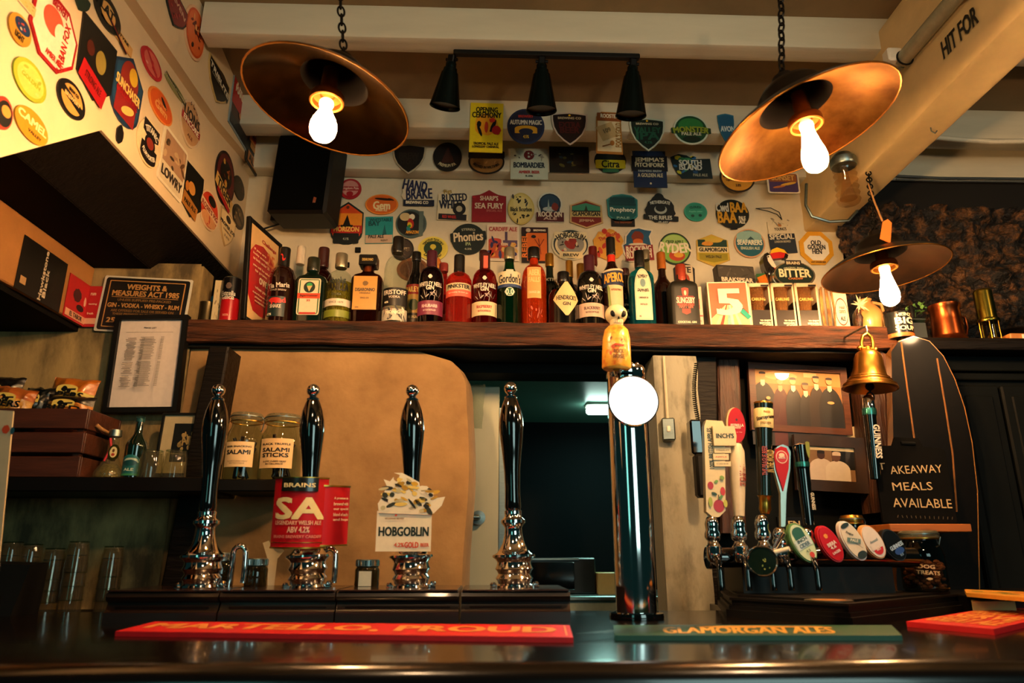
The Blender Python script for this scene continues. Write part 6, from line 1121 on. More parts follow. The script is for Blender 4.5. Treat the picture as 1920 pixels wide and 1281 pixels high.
sk.ball((0, 0, cz + 2 * S3), 21 * S3, bone, 24, sc=(1, 1.05, .92)); sk.lathe([(11 * S3, 0), (12.5 * S3, 6 * S3), (13 * S3, 14 * S3), (15 * S3, 18 * S3)], bone, 20, Matrix.Translation((0, -3 * S3, Hh - 2 * S3)), dy=1.1); so = sk.build('skull', root)
for sx in (-1, 1): 
    e = MB(); e.ball((sx * 8.5 * S3 + 1 * S3, -16.8 * S3, cz - 1 * S3), 6.8 * S3, blackm, 14, sc=(1, .55, 1.05)); e.build('eye_socket', so)
e = MB(); e.prism([(-2.4 * S3, 0), (2.4 * S3, 0), (0, 6 * S3)], -.0, .004, blackg, Matrix.Translation((S3, -21.5 * S3, cz - 13 * S3))); e.build('nose', so)
for i in range(5): 
    e = MB(); e.box((-1.6 * S3, -1.5 * S3, -3.4 * S3), (1.6 * S3, 1 * S3, 3 * S3), bone, c=.0008); e.build('tooth', so, ((i - 2) * 3.6 * S3 + S3, -16.5 * S3 + abs(i - 2) * 1.1 * S3, Hh + 5 * S3))

# ================================================================== BAR RUNNERS
def runner(corners, th, m, label, ops, hw_=None, name='bar_towel'):
    """corners (x,y) front-left, front-right, back-right, back-left"""
    b = MB(); z0, z1 = CT + (.0005 if th < .05 else .0455), CT + th; f = [(x, y, z1) for x, y in corners]; g = [(x, y, z0) for x, y in corners]
    b.add(f + g, [(0, 1, 2, 3), (7, 6, 5, 4), (0, 4, 5, 1), (1, 5, 6, 2), (2, 6, 7, 3), (3, 7, 4, 0)], m); o = tag(b.build(name), label, 'bar towel')
    A_, B_, C_, D_ = [Vector((x, y)) for x, y in corners]
    def mp(x, z, l):
        u, v = (x + 1) / 2, (z + 1) / 2; p = (A_ * (1 - u) + B_ * u) * (1 - v) + (D_ * (1 - u) + C_ * u) * v; return (p.x, p.y, z1 + l)
    put(o, ops, mp, 1, 1, False, step=.0003); return o
P2 = lambda px_, py_: (lambda v: (v.x, v.y))(atz(px_, py_, CT + .006))
rm = mat('red_rubber_mat', 'c8101a', .5, var=.08); gm = mat('green_rubber_mat', '0c4a38', .5, var=.1)
fl, fr, br, bl_ = P2(216, 1188), P2(1075, 1200), P2(1068, 1176), P2(290, 1169)
runner((fl, fr, br, bl_), .010, rm, 'long red bar runner with pale lettering in front of the hand pumps', [('t', 'MARTELLO, PROUD', 0, 0, 1.86, .66, 'e89a48')] + [o_(.975, 0, .004, .8, 'e89a48', 'R')])
gA = runner((P2(1152, 1196), P2(1692, 1196), P2(1672, 1176), P2(1150, 1176)), .010, gm, 'green bar runner with yellow lettering before the chrome column', [('t', 'GLAMORGAN ALES', -.05, -.1, 1.2, .7, 'e0a83c'), o_(-.1, .55, .35, .2, 'e0a83c', 'b61'), o_(.1, .5, .5, .14, 'd89a38', 'b62')] + [o_(-.95 + .06 * i, 0, .012, .9, '0a1a14', 'R', -20) for i in range(8)])
f_, g_, h_ = Vector(P2(1700, 1171)), Vector(P2(1864, 1186)), Vector(P2(1872, 1142)); k_ = g_ + h_ - f_
runner((tuple(f_), tuple(g_), tuple(k_), tuple(h_)), .012, rm, 'red bar runner turned at an angle, with pale lettering', [('t', 'MARTELLO', 0, .62, 1.8, .2, 'e89a48'), ('t', 'PROUD TO', 0, .2, 1.7, .2, 'e89a48'), ('t', 'SERVE', 0, -.22, 1.6, .2, 'e89a48'), ('t', 'GREAT ALE', 0, -.65, 1.7, .2, 'e89a48')])
PZ = lambda px_, py_, z_: (lambda v: (v.x, v.y))(atz(px_, py_, CT + z_))
runner((PZ(1822, 1128, .034), PZ(1903, 1128, .034), PZ(1900, 1120, .034), PZ(1818, 1120, .034)), .034, ink('c8c080'), 'pale stack of folded beer mats beyond the angled red runner', [])
b = MB(); ex, ey = PZ(1806, 1112, .05); b.box((ex, ey - .03, CT), (3.0, 2.44, CT + .045), mat('black_case_wood', '070504', .5, var=.2, spec=.25), c=.003); tag(b.build('raised_ledge'), 'low dark raised ledge at the back of the counter on the far right', 'ledge')
runner((PZ(1812, 1112, .055), PZ(1990, 1126, .055), PZ(1990, 1113, .055), PZ(1808, 1105, .055)), .055, ink('d89a38'), 'narrow golden bar towel on the raised dark ledge', [busy(205, 12, ['3a2a14', '5a6a2a', 'a83a20'], 0, 0, .9, .6)])

# ================================================================== RIGHT-HAND FONT, CASE AND TAPS
def slab(poly, z0, z1, m, name, parent=None, c=0):
    b = MB(); n = len(poly); b.add([(x, y, z0) for x, y in poly] + [(x, y, z1) for x, y in poly], [tuple(reversed(range(n))), tuple(range(n, 2 * n))] + [(i, (i + 1) % n, n + (i + 1) % n, n + i) for i in range(n)], m)
    return b.build(name, parent)
c1, c2, c3 = [Vector(P2(*a)) for a in ((1362, 1152), (1600, 1170), (1826, 1141))]; c4 = Vector((c1.x + .10, 2.30))
ctr = (c1 + c2 + c3 + c4) / 4
root = thing('font_case', 'stepped black wooden case under the row of tap fonts', 'case', (0, 0, 0))
for i, (k, z0, z1) in enumerate(((1.0, CT, CT + .018), (.965, CT + .018, CT + .027), (.93, CT + .027, CT + .040), (.955, CT + .040, CT + .046), (.86, CT + .046, CT + .052))):
    slab([tuple(ctr + (q - ctr) * k) for q in (c1, c2, c3, c4)], z0, z1, mat('black_case_wood', '070504', .5, var=.2, spec=.25), 'step', root)
d1, d2, d3, d4 = [Vector(P2(*a)) for a in ((1372, 1128), (1540, 1134), (1680, 1108), (1500, 1098))]
zt = aty(1450, 1063, 1.98).z
slab([(aty(1392, 1080, 1.99).x, 1.99), (aty(1675, 1080, 1.99).x, 1.99), (aty(1675, 1080, 1.99).x + .02, 2.20), (aty(1392, 1080, 1.99).x + .02, 2.20)], CT + .052, zt, mat('black_case_wood', '', 0), 'upper_box', root)
p = atz(1562, 1127, CT + .055); b = MB(); b.lathe([(.001, 0), (.05, 0), (.05, .003), (.001, .003)], ink('2a2a18'), 30); b.lathe([(.001, .0034), (.036, .0034)], ink('a8702c'), 30, cap=False)
tag(b.build('beer_mat', None, (p.x, p.y + .02, CT + .053)), 'round beer mat on the stepped black case', 'beer mat')
# T-bar
YT = 2.00; tl, tr = aty(1332, 1046, YT), aty(1715, 1044, YT); zbar = tl.z
root = thing('font_bar', 'black horizontal tap bar carrying the taps on two stout legs', 'tap bar', ((tl.x + tr.x) / 2, YT, zbar)); hw = (tr.x - tl.x) / 2
b = MB(); b.tube([(-hw, 0, 0), (hw, 0, 0)], .026, blackg, 24); b.build('bar', root)
for sx in (-.35, .45): MB().tube([(hw * sx, 0, -.0), (hw * sx, .02, zt - zbar)], .02, blackg, 18).build('leg', root)
MB().lathe([(.001, -.012), (.029, -.01), (.03, 0), (.029, .01), (.001, .012)], chrome, 24, Matrix.Translation((-hw, 0, 0)) @ Matrix.Rotation(R(90), 4, 'Y')).build('end_cap', root)
def tap(px_, top_body, label, Y=1.955, zlow=1052, name='beer_tap'):
    p = aty(px_, 1050, Y); z1 = aty(px_, top_body, Y).z - p.z
    root = thing(name, label, 'beer tap', p, (0, 0, 0), 'taps on the black bar')
    b = MB(); b.lathe([(.001, -.008), (.014, -.006), (.019, .002), (.021, z1 * .15), (.021, z1 * .30), (.016, z1 * .34), (.013, z1 * .42), (.019, z1 * .46), (.021, z1 * .52), (.021, z1 * .6), (.017, z1 * .68), (.018, z1 * .74), (.019, z1 * .82), (.014, z1 * .96), (.010, z1)], chrome, 30); b.build('valve_body', root)
    b = MB(); b.tube([(.0, .0, .012), (.0, .05, .012)], .012, chrome, 14); b.build('shank', root)
    b = MB(); b.tube([(0, -.008, .01), (0, -.03, .0), (0, -.04, -.03), (0, -.04, -.075)], .008, blackg, 12); b.build('nozzle', root)
    return root, z1, p
# 1: flat cream handle with apples
r1_, z1, p = tap(1340, 968, 'tap with tall cream handle printed with red apples')
S4 = wpx(1340, 870, 1.955, 1); q4 = lambda x, y, X0=1340, Y0=1050, Y=1.955: (aty(x, y, Y).x - p.x, aty(x, y, Y).z - p.z)
cm = ink('d6c69a'); W = [q4(1322, 960), q4(1334, 970), q4(1346, 970), q4(1358, 958), q4(1356, 800), q4(1352, 791), q4(1322, 789), q4(1318, 800)]
h = MB().prism(W, -.012, .012, cm).build('handle', r1_)
hA = [q4(*a) for a in ((1338, 875),)][0]; hw, hh = 18 * S4, (q4(1340, 790)[1] - q4(1340, 968)[1]) / 2; mid = (q4(1340, 790)[1] + q4(1340, 968)[1]) / 2; mx_ = (q4(1318, 880)[0] + q4(1358, 880)[0]) / 2
put(h, [t('100% BRITISH APPLES', -.3, .4, 4.2, .055, '22301c', 0, 90), o_(.1, -.8, .55, .13, 'a81820'), o_(-.6, -.38, .3, .08, 'a81820'), o_(.6, -.5, .25, .09, 'c02a20'), o_(.0, -.3, .22, .03, '6a9a3a', 'o', 30), o_(-.3, -.55, .3, .03, '1c3a1c', 'o', -20), o_(.35, -.62, .25, .03, '5a8a3a', 'o', 40), o_(.75, -.75, .2, .08, 'b8b83a'), o_(-.75, -.72, .2, .1, '9aaa3a'), o_(.6, -.22, .2, .05, '7a9a3a', 'o', 60), o_(.1, -.62, .05, .05, '2a1c10', 'R')], lambda x, z, l: (mx_ + x, -.012 - l, mid + z), hw, hh)
for i, (x0, x1, y0, y1, s, col) in enumerate(((1334, 1374, 802, 838, "INCH'S", '22301c'), (1336, 1366, 841, 851, 'MEDIUM', '22301c'), (1334, 1362, 853, 864, 'APPLE', 'c83a20'), (1336, 1366, 867, 876, 'CIDER', '22301c'))):
    a, c_ = q4(x0, y1), q4(x1, y0); pl_ = MB(); pl_.prism([(a[0], a[1]), (c_[0] - (.004 if i == 0 else 0), a[1]), (c_[0], (a[1] + c_[1]) / 2), (c_[0] - (.004 if i == 0 else 0), c_[1]), (a[0], c_[1])], -.018 if i else -.024, -.012, cm); pl_ = pl_.build('name_plate', h)
    put(pl_, [t(s, 0, 0, 1.5, .28, col)], lambda x, z, l, a=a, c_=c_, d=(-.018 if i else -.024): ((a[0] + c_[0]) / 2 + x, d - l, (a[1] + c_[1]) / 2 + z), (c_[0] - a[0]) / 2, (c_[1] - a[1]) / 2)
# 2: white handle with red disc
r2_, z1, p = tap(1390, 968, 'tap with white tapered handle and red oval disc on top')
d0, d1_ = q4(1386, 968), q4(1381, 830)
T = Matrix.Translation((d0[0], 0, d0[1])) @ Matrix.Rotation(math.atan2(d1_[0] - d0[0], d1_[1] - d0[1]), 4, 'Y'); LL = math.dist(d0, d1_)
h = MB().lathe([(.001, 0), (9.5 * S4, 0), (10 * S4, .01), (12.5 * S4, LL * .35), (14.5 * S4, LL * .65), (13.5 * S4, LL * .88), (8 * S4, LL * .98), (.001, LL)], ink('e0d0b0', .3), 28, T).build('handle', r2_)
A, Tt = decal([t('CERVEZA DE GALICIA', .4, .1, 3.4, .12, 'b8402c', 0, 90), t('DESDE 1906', .75, .15, 2.2, .09, 'b8402c', 0, 90)], lambda x, z, l: tuple(T @ Vector(((13.4 * S4 + l) * math.sin(x / (12 * S4)), -(13.8 * S4 + l) * math.cos(x / (12 * S4)), LL / 2 + z))), 12 * S4, LL * .42); Tt.build('lettering', h)
dc = q4(1380, 798); MB().prism([(x * 17 * S4 + dc[0] - .003, z * 34 * S4 + dc[1]) for x, z in SH['o']], -.004, .010, ink('c8b080')).build('disc_edge', r2_)
dd = MB().prism([(x * 16 * S4 + dc[0], z * 33 * S4 + dc[1]) for x, z in SH['o']], -.008, -.004, mat('glossy_red_enamel', '', 0)).build('red_disc', r2_)
put(dd, [o_(0, .3, .2, .12, '2a0a0c', [(math.cos(R(90 + 36 * i)) * (1 if i % 2 == 0 else .42), math.sin(R(90 + 36 * i)) * (1 if i % 2 == 0 else .42)) for i in range(10)]), t('ESTRELLA', 0, -.02, 1.5, .09, 'e8d8c0'), t('GALICIA', 0, -.16, .8, .05, 'e8d8c0'), t('SINCE 1906', 0, -.42, 1.0, .03, 'e0a898')], lambda x, z, l: (dc[0] + x, -.008 - l, dc[1] + z), 16 * S4, 33 * S4)
# 3: green-black cylinder handle
r3_, z1, p = tap(1435, 966, 'tap with tall dark green cylindrical handle and cream top band')
d0, d1_ = q4(1434, 930), q4(1431, 757); T = Matrix.Translation((d0[0], 0, d0[1])) @ Matrix.Rotation(math.atan2(d1_[0] - d0[0], d1_[1] - d0[1]), 4, 'Y'); LL = math.dist(d0, d1_)
h = MB().lathe([(.001, 0), (12.5 * S4, 0), (13.5 * S4, LL * .3), (16 * S4, LL * .75), (17.5 * S4, LL * .99), (.001, LL)], mat('dark_green_handle', '0c1612', .2, coat=.5), 32, T).build('handle', r3_)
MB().lathe([(17.2 * S4, LL * .72), (18 * S4, LL * .735), (18.2 * S4, LL * .93), (17.6 * S4, LL * .935)], ink('d8c890', .3), 32, T, cap=False).build('top_band', r3_)
MB().lathe([(17.6 * S4, LL * .99), (17.9 * S4, LL), (17 * S4, LL + .003), (.001, LL + .002)], brass, 32, T).build('gold_rim', r3_)
MB().lathe([(8 * S4, -32 * S4), (11 * S4, -24 * S4), (10 * S4, -14 * S4), (11 * S4, -3 * S4), (13.5 * S4, 0)], brass, 28, T).build('gold_neck', r3_)
mpc = lambda x, z, l: tuple(T @ Vector(((18.3 * S4 + l) * math.sin(x / (18 * S4)), -(18.3 * S4 + l) * math.cos(x / (18 * S4)), LL * .83 + z)))
A, Tt = decal([t('Staropramen', 0, 0, 1.9, .3, '2a1c10', 0, 12), t('PRAGUE', 0, .6, .6, .12, 'a87a2c'), t('FINEST BEER', -.1, -.6, .9, .12, '8a6a3a')], mpc, 20 * S4, LL * .1); Tt.build('lettering', r3_)
mpc = lambda x, z, l: tuple(T @ Vector((x, -(16.2 * S4 + l), LL * .36 + z)))
A, Tt = decal([t('THE PRAGUE BEER', -.35, 0, 3.6, .10, 'a83a20', 0, 90), t('IN THE WORLD', .35, 0, 2.7, .13, 'c8a040', 0, 90)], mpc, 15 * S4, LL * .32); Tt.build('lettering', r3_)
# 4: silver spoon with red teardrop
r4_, z1, p = tap(1467, 990, 'tap with silver spoon-shaped handle and red teardrop face')
pts = [(1463, 988), (1462, 925), (1450, 880), (1449, 848), (1456, 838), (1466, 834), (1476, 838), (1481, 848), (1480, 880), (1473, 925), (1471, 988)]
MB().prism([q4(*a) for a in pts], -.006, .008, mat('satin_silver', 'b8b4a4', .22, 1.0)).build('handle', r4_)
tdp = [(1466, 922), (1453, 882), (1449, 855), (1452, 843), (1462, 838), (1472, 841), (1477, 853), (1476, 880)]
td = MB().prism([q4(*a) for a in tdp], -.010, -.006, mat('glossy_red_enamel', '', 0)).build('red_face', r4_); cc = q4(1463, 858)
put(td, [(ell(24), 0, 0, 1, 1, 'd8b8a0'), (ell(24), 0, 0, .86, .86, 'b01c20'), (ell(20), 0, .3, .5, .3, 'd8c0a8'), t('AMSTEL', 0, -.1, 1.2, .2, 'e8d8c8')], lambda x, z, l: (cc[0] + x, -.010 - l, cc[1] + z), 11 * S4, 12 * S4)
# 5: black stout handle
r5_, z1, p = tap(1517, 990, 'tap with slim black handle with a gold harp tip')
d0, d1_ = q4(1517, 985), q4(1516, 832); LL = math.dist(d0, d1_); T = Matrix.Translation((d0[0], 0, d0[1]))
h = MB().lathe([(.001, 0), (10 * S4, 0), (11 * S4, LL * .3), (12.5 * S4, LL * .68), (13 * S4, LL * .7), (13 * S4, LL * .76), (12.5 * S4, LL * .78), (14 * S4, LL * .97), (.001, LL)], blackg, 28, T).build('handle', r5_)
MB().lathe([(13.3 * S4, LL * .7), (13.6 * S4, LL * .73), (13.3 * S4, LL * .76)], mat('teal_metal_band', '3a8a80', .25, .8), 28, T, cap=False).build('band', r5_)
MB().prism([(x * 4 * S4 + d0[0] + 8 * S4, z * 16 * S4 + d0[1] + LL * .9) for x, z in SH['s']], -14.5 * S4, -11 * S4, brass).build('harp_emblem', r5_)
A, Tt = decal([t('GUINNESS', .2, 0, 1.9, .34, 'd8ccb0', 0, -90)], lambda x, z, l: (d0[0] + 4 * S4 + x, -12.0 * S4 - l, d0[1] + LL * .28 + z), 16 * S4, 10 * S4); Tt.build('lettering', h)
# round chrome lens at the front
Y = 1.90; c = aty(1429, 1052, Y); rl = wpx(1429, 1052, Y, 56) / 2
root = thing('round_lens', 'round chrome-rimmed dark green lens at the front of the tap bar', 'lens', c, (0, 0, R(-12)))
T = Matrix.Rotation(R(90), 4, 'X'); MB().lathe([(.01, -.075), (.016, -.04), (rl * .8, -.03), (rl, -.006), (rl * 1.02, .002), (rl * .96, .007), (rl * .88, .004)], chrome, 40, T, cap=False).build('rim', root)
gl = MB().lathe([(rl * .9, .003), (.001, .004)], mat('green_black_lens', '0f1c14', .08, coat=1), 36, T, cap=False).build('lens', root)
put(gl, [busy(207, 6, ['6a7a2c', '3a4a1c', '8a8a30'], .2, -.2, .35, .5)], lambda x, z, l: (x, -.0045 - l, z), rl * .8, rl * .8)
MB().tube([(.02, .03, .0), (.045, .01, .045), (.06, 0, .07)], .007, chrome, 12).build('lever', root); MB().tube([(.03, .01, .02), (.068, -.01, .03)], .006, ink('e0dcc8'), 10).build('lever_tip', root)
# five oval lenses, tilted
ovs = [(1505, 1018, 36, 78, 'c9dcb8', [o_(0, .55, .6, .3, '1c5a48', 'a'), o_(0, 0, .9, .25, 'c8d8d8', 'R'), t('INCH', 0, .15, 1.1, .1, '3a5a5a'), t('CIDER', 0, -.1, 1.2, .12, '5a7a8a'), t('4.5', 0, -.45, .5, .08, '5a7a6a'), o_(.15, -.7, .25, .15, 'c83a24')], 'pale green oval tap lens with a dark green cap', '5a8a4a'),
       (1557, 1020, 33, 72, 'b8101c', [o_(-.1, .5, .25, .14, 'e0902c', 'b71'), t('BIRRA', .05, 0, 1.1, .12, 'e8d8d0'), t('4.6', 0, -.2, .7, .1, 'e8d8d0'), t('LAGER', .05, -.5, 1.0, .08, 'e8d8d0')], 'red oval tap lens with white lettering', 'c8141c'),
       (1599, 1014, 33, 78, 'd4cfc0', [o_(0, -.8, .6, .2, '1c2a24'), (SH['o'], 0, .85, .55, .12, '1c2a24'), t('Prague', 0, .4, .9, .08, '4a4a40', 0, -50), o_(0, .0, .8, .12, '5a7a78', 'R', -35), t('PALE', .05, .0, .9, .08, 'd8d8c8', 0, -35), o_(.25, -.35, .02, .2, '2a2a24', 'R', 30)], 'white oval tap lens with grey crest and dark tip', 'd8e0e0'),
       (1637, 1016, 33, 66, 'd8d4d0', [o_(0, -.45, .6, .38, 'c01c20', 'o'), o_(0, -.25, .7, .2, 'd8d4d0', 'R'), t('Amstel', 0, .05, 1.0, .1, '6a8a98'), t('BIER', 0, -.45, .5, .12, 'e8d8d0')], 'white oval tap lens with red half disc and gold rim', 'd8a468'),
       (1676, 1022, 33, 62, '0c1014', [t('GUINNESS', .1, -.1, 1.7, .16, 'a8c8e8'), o_(.1, -.45, .6, .22, '14408a'), t('0.0', .1, -.7, .4, .1, '6a90b8')], 'dark oval tap lens with pale blue lettering', '15120f')]
for i, (cx, cy, w, h, base, ops, lab, rim) in enumerate(ovs):
    Y = 1.93 + .004 * i; c = aty(cx, cy, Y); hw, hh = wpx(cx, cy, Y, w) / 2, hpx(cx, cy, Y, h) / 2
    root = thing('tap_lens', lab, 'tap lens', c, (0, R(-27), 0), 'oval lenses on the tap bar')
    b = MB(); b.prism([(x * hw * 1.06, z * hh * 1.04) for x, z in SH['o']], 0, .018, ink(rim)); b.build('housing', root)
    b = MB(); b.prism([(x * hw * .95, z * hh * .95) for x, z in SH['o']], -.004, 0, ink(base, .2)); f = b.build('lens', root)
    b = MB(); b.tube([(0, .015, -.005), (.0, .05, -.012)], .010, chrome, 10); b.build('stem', root)
    put(f, ops, lambda x, z, l: (x, -.0045 - l, z), hw * .95, hh * .95)
# ================================================================== RIGHT RECESS
# bell with shackle
Y = 2.22; c = aty(1627, 660, Y); k = wpx(1627, 690, Y, 1)
root = thing('brass_bell', 'brass bell hanging from the oak shelf beam by a shackle', 'bell', c, (0, R(5), 0))
MB().lathe([(.001, 0), (16 * k, 0), (21 * k, -4 * k), (24 * k, -12 * k), (26 * k, -30 * k), (30 * k, -46 * k), (38 * k, -57 * k), (46 * k, -65 * k), (47.5 * k, -70 * k), (44 * k, -71 * k), (36 * k, -60 * k), (27 * k, -44 * k), (22 * k, -14 * k), (.001, -6 * k)], brass_old, 48).build('bell_body', root)
b = MB()
for z, r_ in ((-50, 33.5), (-55, 37.5), (-63, 44.5)): b.tube([(r_ * k * math.cos(a * PI / 20), r_ * k * math.sin(a * PI / 20), z * k) for a in range(40)], .8 * k, brass_old, 6, closed=True)
b.build('raised_ring', root)
b = MB(); b.tube([(-10 * k, 0, 5 * k), (-11 * k, 0, 18 * k), (-8 * k, 0, 30 * k), (0, 0, 36 * k), (8 * k, 0, 30 * k), (11 * k, 0, 18 * k), (10 * k, 0, 5 * k)], 3.2 * k, brass, 12); b.tube([(-15 * k, 0, 6 * k), (15 * k, 0, 6 * k)], 3.2 * k, brass, 12); b.ball((-15 * k, 0, 6 * k), 5 * k, brass, 10); b.ball((15 * k, 0, 6 * k), 5 * k, brass, 10); b.lathe([(6 * k, -1 * k), (5 * k, 10 * k)], brass, 14); b.build('shackle', root)
b = MB(); b.tube([(0, .03, 52 * k), (0, .0, 50 * k), (0, -.004, 42 * k), (0, 0, 34 * k), (0, .006, 31 * k)], 2 * k, steel, 8); b.tube([(0, .03, 52 * k), (0, .15, 54 * k)], 2 * k, steel, 8); b.build('hook', root)
b = MB(); b.tube([(0, 0, -20 * k), (0, 0, -78 * k)], 2 * k, iron, 8); b.ball((0, 0, -66 * k), 8 * k, iron, 12); b.tube([(7 * k * math.cos(a * PI / 9), 0, -86 * k + 9 * k * math.sin(a * PI / 9)) for a in range(18)], 1.5 * k, iron, 6, closed=True); b.build('clapper', root)
# black tap handle hanging as bell pull
p0, p1_ = aty(1627, 742, 2.2), aty(1642, 900, 2.2); ax = p0 - p1_; L = ax.length
root = thing('bell_pull', 'black tap handle with white lettering hanging under the brass bell', 'tap handle', p1_, (0, math.atan2(ax.x, ax.z), 0))
MB().lathe([(.001, 0), (9 * k, .002), (9.5 * k, L * .3), (11 * k, L * .7), (11.5 * k, L * .83), (.001, L * .83)], blackg, 24).build('handle', root)
MB().lathe([(11.7 * k, L * .76), (12 * k, L * .8), (11.7 * k, L * .84)], mat('teal_metal_band', '', 0), 24, cap=False).build('band', root)
MB().lathe([(11 * k, L * .83), (10.5 * k, L * .86), (9 * k, L * .97), (6 * k, L * 1.0), (.001, L)], chrome, 24).build('chrome_cap', root)
A, Tt = decal([t('GUINNESS', 0, 0, 1.9, .4, 'e0d8c8', 0, -90)], lambda x, z, l: (4 * k + x, -11 * k - l, L * .44 + z), 31 * k, 16 * k); Tt.build('lettering', root)
def frame(px0_, py0_, px1_, py1_, Y, fw, m, label, inner, ops, rot=(0, 0, 0), name='picture_frame', depth=.02, mount=None):
    c = aty((px0_ + px1_) / 2, (py0_ + py1_) / 2, Y); hw = wpx(c.x and (px0_ + px1_) / 2, (py0_ + py1_) / 2, Y, px1_ - px0_) / 2; hh = hpx((px0_ + px1_) / 2, (py0_ + py1_) / 2, Y, py1_ - py0_) / 2
    root = thing(name, label, 'picture frame', c, rot); f = hw * fw
    for nm, poly in (('frame_side', [(-hw, -hh), (-hw + f, -hh + f), (-hw + f, hh - f), (-hw, hh)]), ('frame_side', [(hw, -hh), (hw, hh), (hw - f, hh - f), (hw - f, -hh + f)]), ('frame_top', [(-hw, hh), (-hw + f, hh - f), (hw - f, hh - f), (hw, hh)]), ('frame_bottom', [(-hw, -hh), (hw, -hh), (hw - f, -hh + f), (-hw + f, -hh + f)])):
        MB().prism(poly, -depth / 2, depth / 2, m).build(nm, root)
    pic = MB().box((-hw + f * .9, -.001, -hh + f * .9), (hw - f * .9, .004, hh - f * .9), inner).build('picture', root)
    put(pic, ops, lambda x, z, l: (x, -.0012 - l, z), hw - f, hh - f, step=.0002)
    MB().box((-hw + f * .9, -.0045, -hh + f * .9), (hw - f * .9, -.004, hh - f * .9), glass('picture_glass', 'fafafa')).build('glass', root)
    return root
fr_wood = mat('walnut_frame', '5a3014', .35, col2='3a1c0c', scale=20, stretch=(.3, 3, 3), coat=.3)
pe = []
for x, w, top, suit, skin in ((-.82, .3, .78, '1a120c', 'c88a50'), (-.42, .2, .6, '4a1410', 'd8a070'), (-.12, .2, .62, '0f0b0a', 'e0b080'), (.16, .17, .45, '15100e', 'b87040'), (.42, .2, .72, '2a1c14', 'd8a070'), (.72, .28, .68, '0b0909', 'd89860')):
    pe += [o_(x, top, .07, .12, skin), o_(x, top + .10, .075, .045, '2a160a', 'a'), (SH['a'], x, -.9 + (top - .15) * .5 , w, .9 + (top - .15) * .5 - .08, suit), (SH['arrowd'], x, top - .28, .05, .12, 'e0d0b0' if suit != '4a1410' else skin)]
frame(1405, 684, 1590, 812, 2.53, .13, fr_wood, 'walnut framed photograph of six people in evening dress', ink('a87038'), [o_(0, .75, 1, .25, 'c89050', 'R'), o_(-.4, .8, .4, .15, 'e0b070'), o_(.3, .88, .15, .08, 'e8c890', 'R'), o_(0, -.8, 1, .2, '2a1c10', 'R')] + pe + [o_(.72, -.1, .08, .05, 'd89860'), o_(-.72, -.05, .05, .06, 'd89860')], (R(-2), R(3), 0))
fr_brown = mat('dark_walnut_frame', '2e1a0e', .5, col2='1c0f08', scale=14)
frame(1490, 818, 1622, 922, 2.5, .30, fr_brown, 'wide dark brown frame with a small photograph of two men in white shirts', ink('8a6a48'), [o_(.55, .3, .45, .6, '14120e', 'R'), o_(0, .88, 1, .1, 'd8c8a0', 'R'), o_(-.35, -.45, .5, .75, 'd8c8b8', 'a'), o_(.3, -.5, .5, .7, 'e0d4c4', 'a'), o_(-.35, .5, .16, .26, '4a2a1c'), o_(.25, .42, .18, .28, '6a4430'), o_(.28, .62, .17, .12, 'd8c0a8', 'a'), o_(-.35, .68, .15, .1, '1a100c', 'a')], (0, R(3), 0))
p = aty(1604, 820, 2.56); b = MB(); b.prism([(-.06, -.012), (.045, -.035), (.03, .045), (-.05, .03)], 0, .002, ink('b8a888')); tag(b.build('paper_note', None, p), 'cream paper note tucked behind the walnut frame', 'note')
p = aty(1482, 985, 2.588); b = MB(); b.box((-.045, 0, -.10), (.045, .01, .03), blackm, c=.002); o = tag(b.build('price_board', None, p), 'small black sign with pale letters behind the silver tap', 'sign'); put(o, [t('EN', .3, .62, .9, .16, 'c8b080'), busy(211, 5, ['a87a4a', 'c8905a'], -.3, .1, .4, .3)], lambda x, z, l: (x, -.001 - l, z - .035), .045, .065)
p = aty(1450, 900, 2.58); 
# blackboard on wooden ledge
Y = 2.22; kx = wpx(1720, 900, Y, 1); c = aty(1725, 983, Y); kz = (aty(1725, 820, Y).z - c.z) / 163
root = thing('blackboard', 'small chalk blackboard lettered TAKEAWAY MEALS AVAILABLE', 'blackboard', c, (R(-3), R(2), 0))
bw = 68 * kx; H = 163 * kz; h1 = H * .86
outline = [(-bw, 0), (bw, 0), (bw, h1), (bw * .9, h1 + .008), (bw * .4, h1 + .010), (bw * .3, H), (-bw * .35, H), (-bw * .45, h1 + .010), (-bw * .9, h1 + .008), (-bw, h1)]
bo = MB().prism(outline, -.004, .006, mat('slate_black', '070707', .8, var=.3, spec=.1)).build('board', root)
MB().tube([(-bw * .22, -.005, H * .93), (bw * .18, -.005, H * .93)], .006, blackwall, 8).build('handle_slot', root)
ch = 'c8a878'; put(root, [t('T', -.84, .32, .2, .09, ch, 0, 4), t('AKEAWAY', .1, .28, 1.45, .11, ch, 0, 4), t('MEALS', -.08, -.12, 1.1, .11, ch, 0, 3), t('AVAILABLE', .12, -.5, 1.6, .12, ch, 0, 1), ] + [o_(-.6 + .12 * i, -.82, .008, .03, '5a4a34', 'R', (i * 37) % 40 - 20) for i in range(13)], lambda x, z, l: (x, -.0045 - l, z + H / 2 - .004), bw, H / 2)
b = MB(); x0, x1 = aty(1655, 990, Y).x, aty(1806, 990, Y).x; zz = c.z; b.box((x0, 2.18, zz - .024), (x1, 2.325, zz - .001), mat('raw_pine_ledge', 'a05a20', .5, col2='3a1c0a', scale=6, thr=(.3, .45), stretch=(.4, 3, 5)), c=.002)
tag(b.build('wooden_ledge'), 'rough orange-brown ledge under the chalk blackboard', 'shelf')
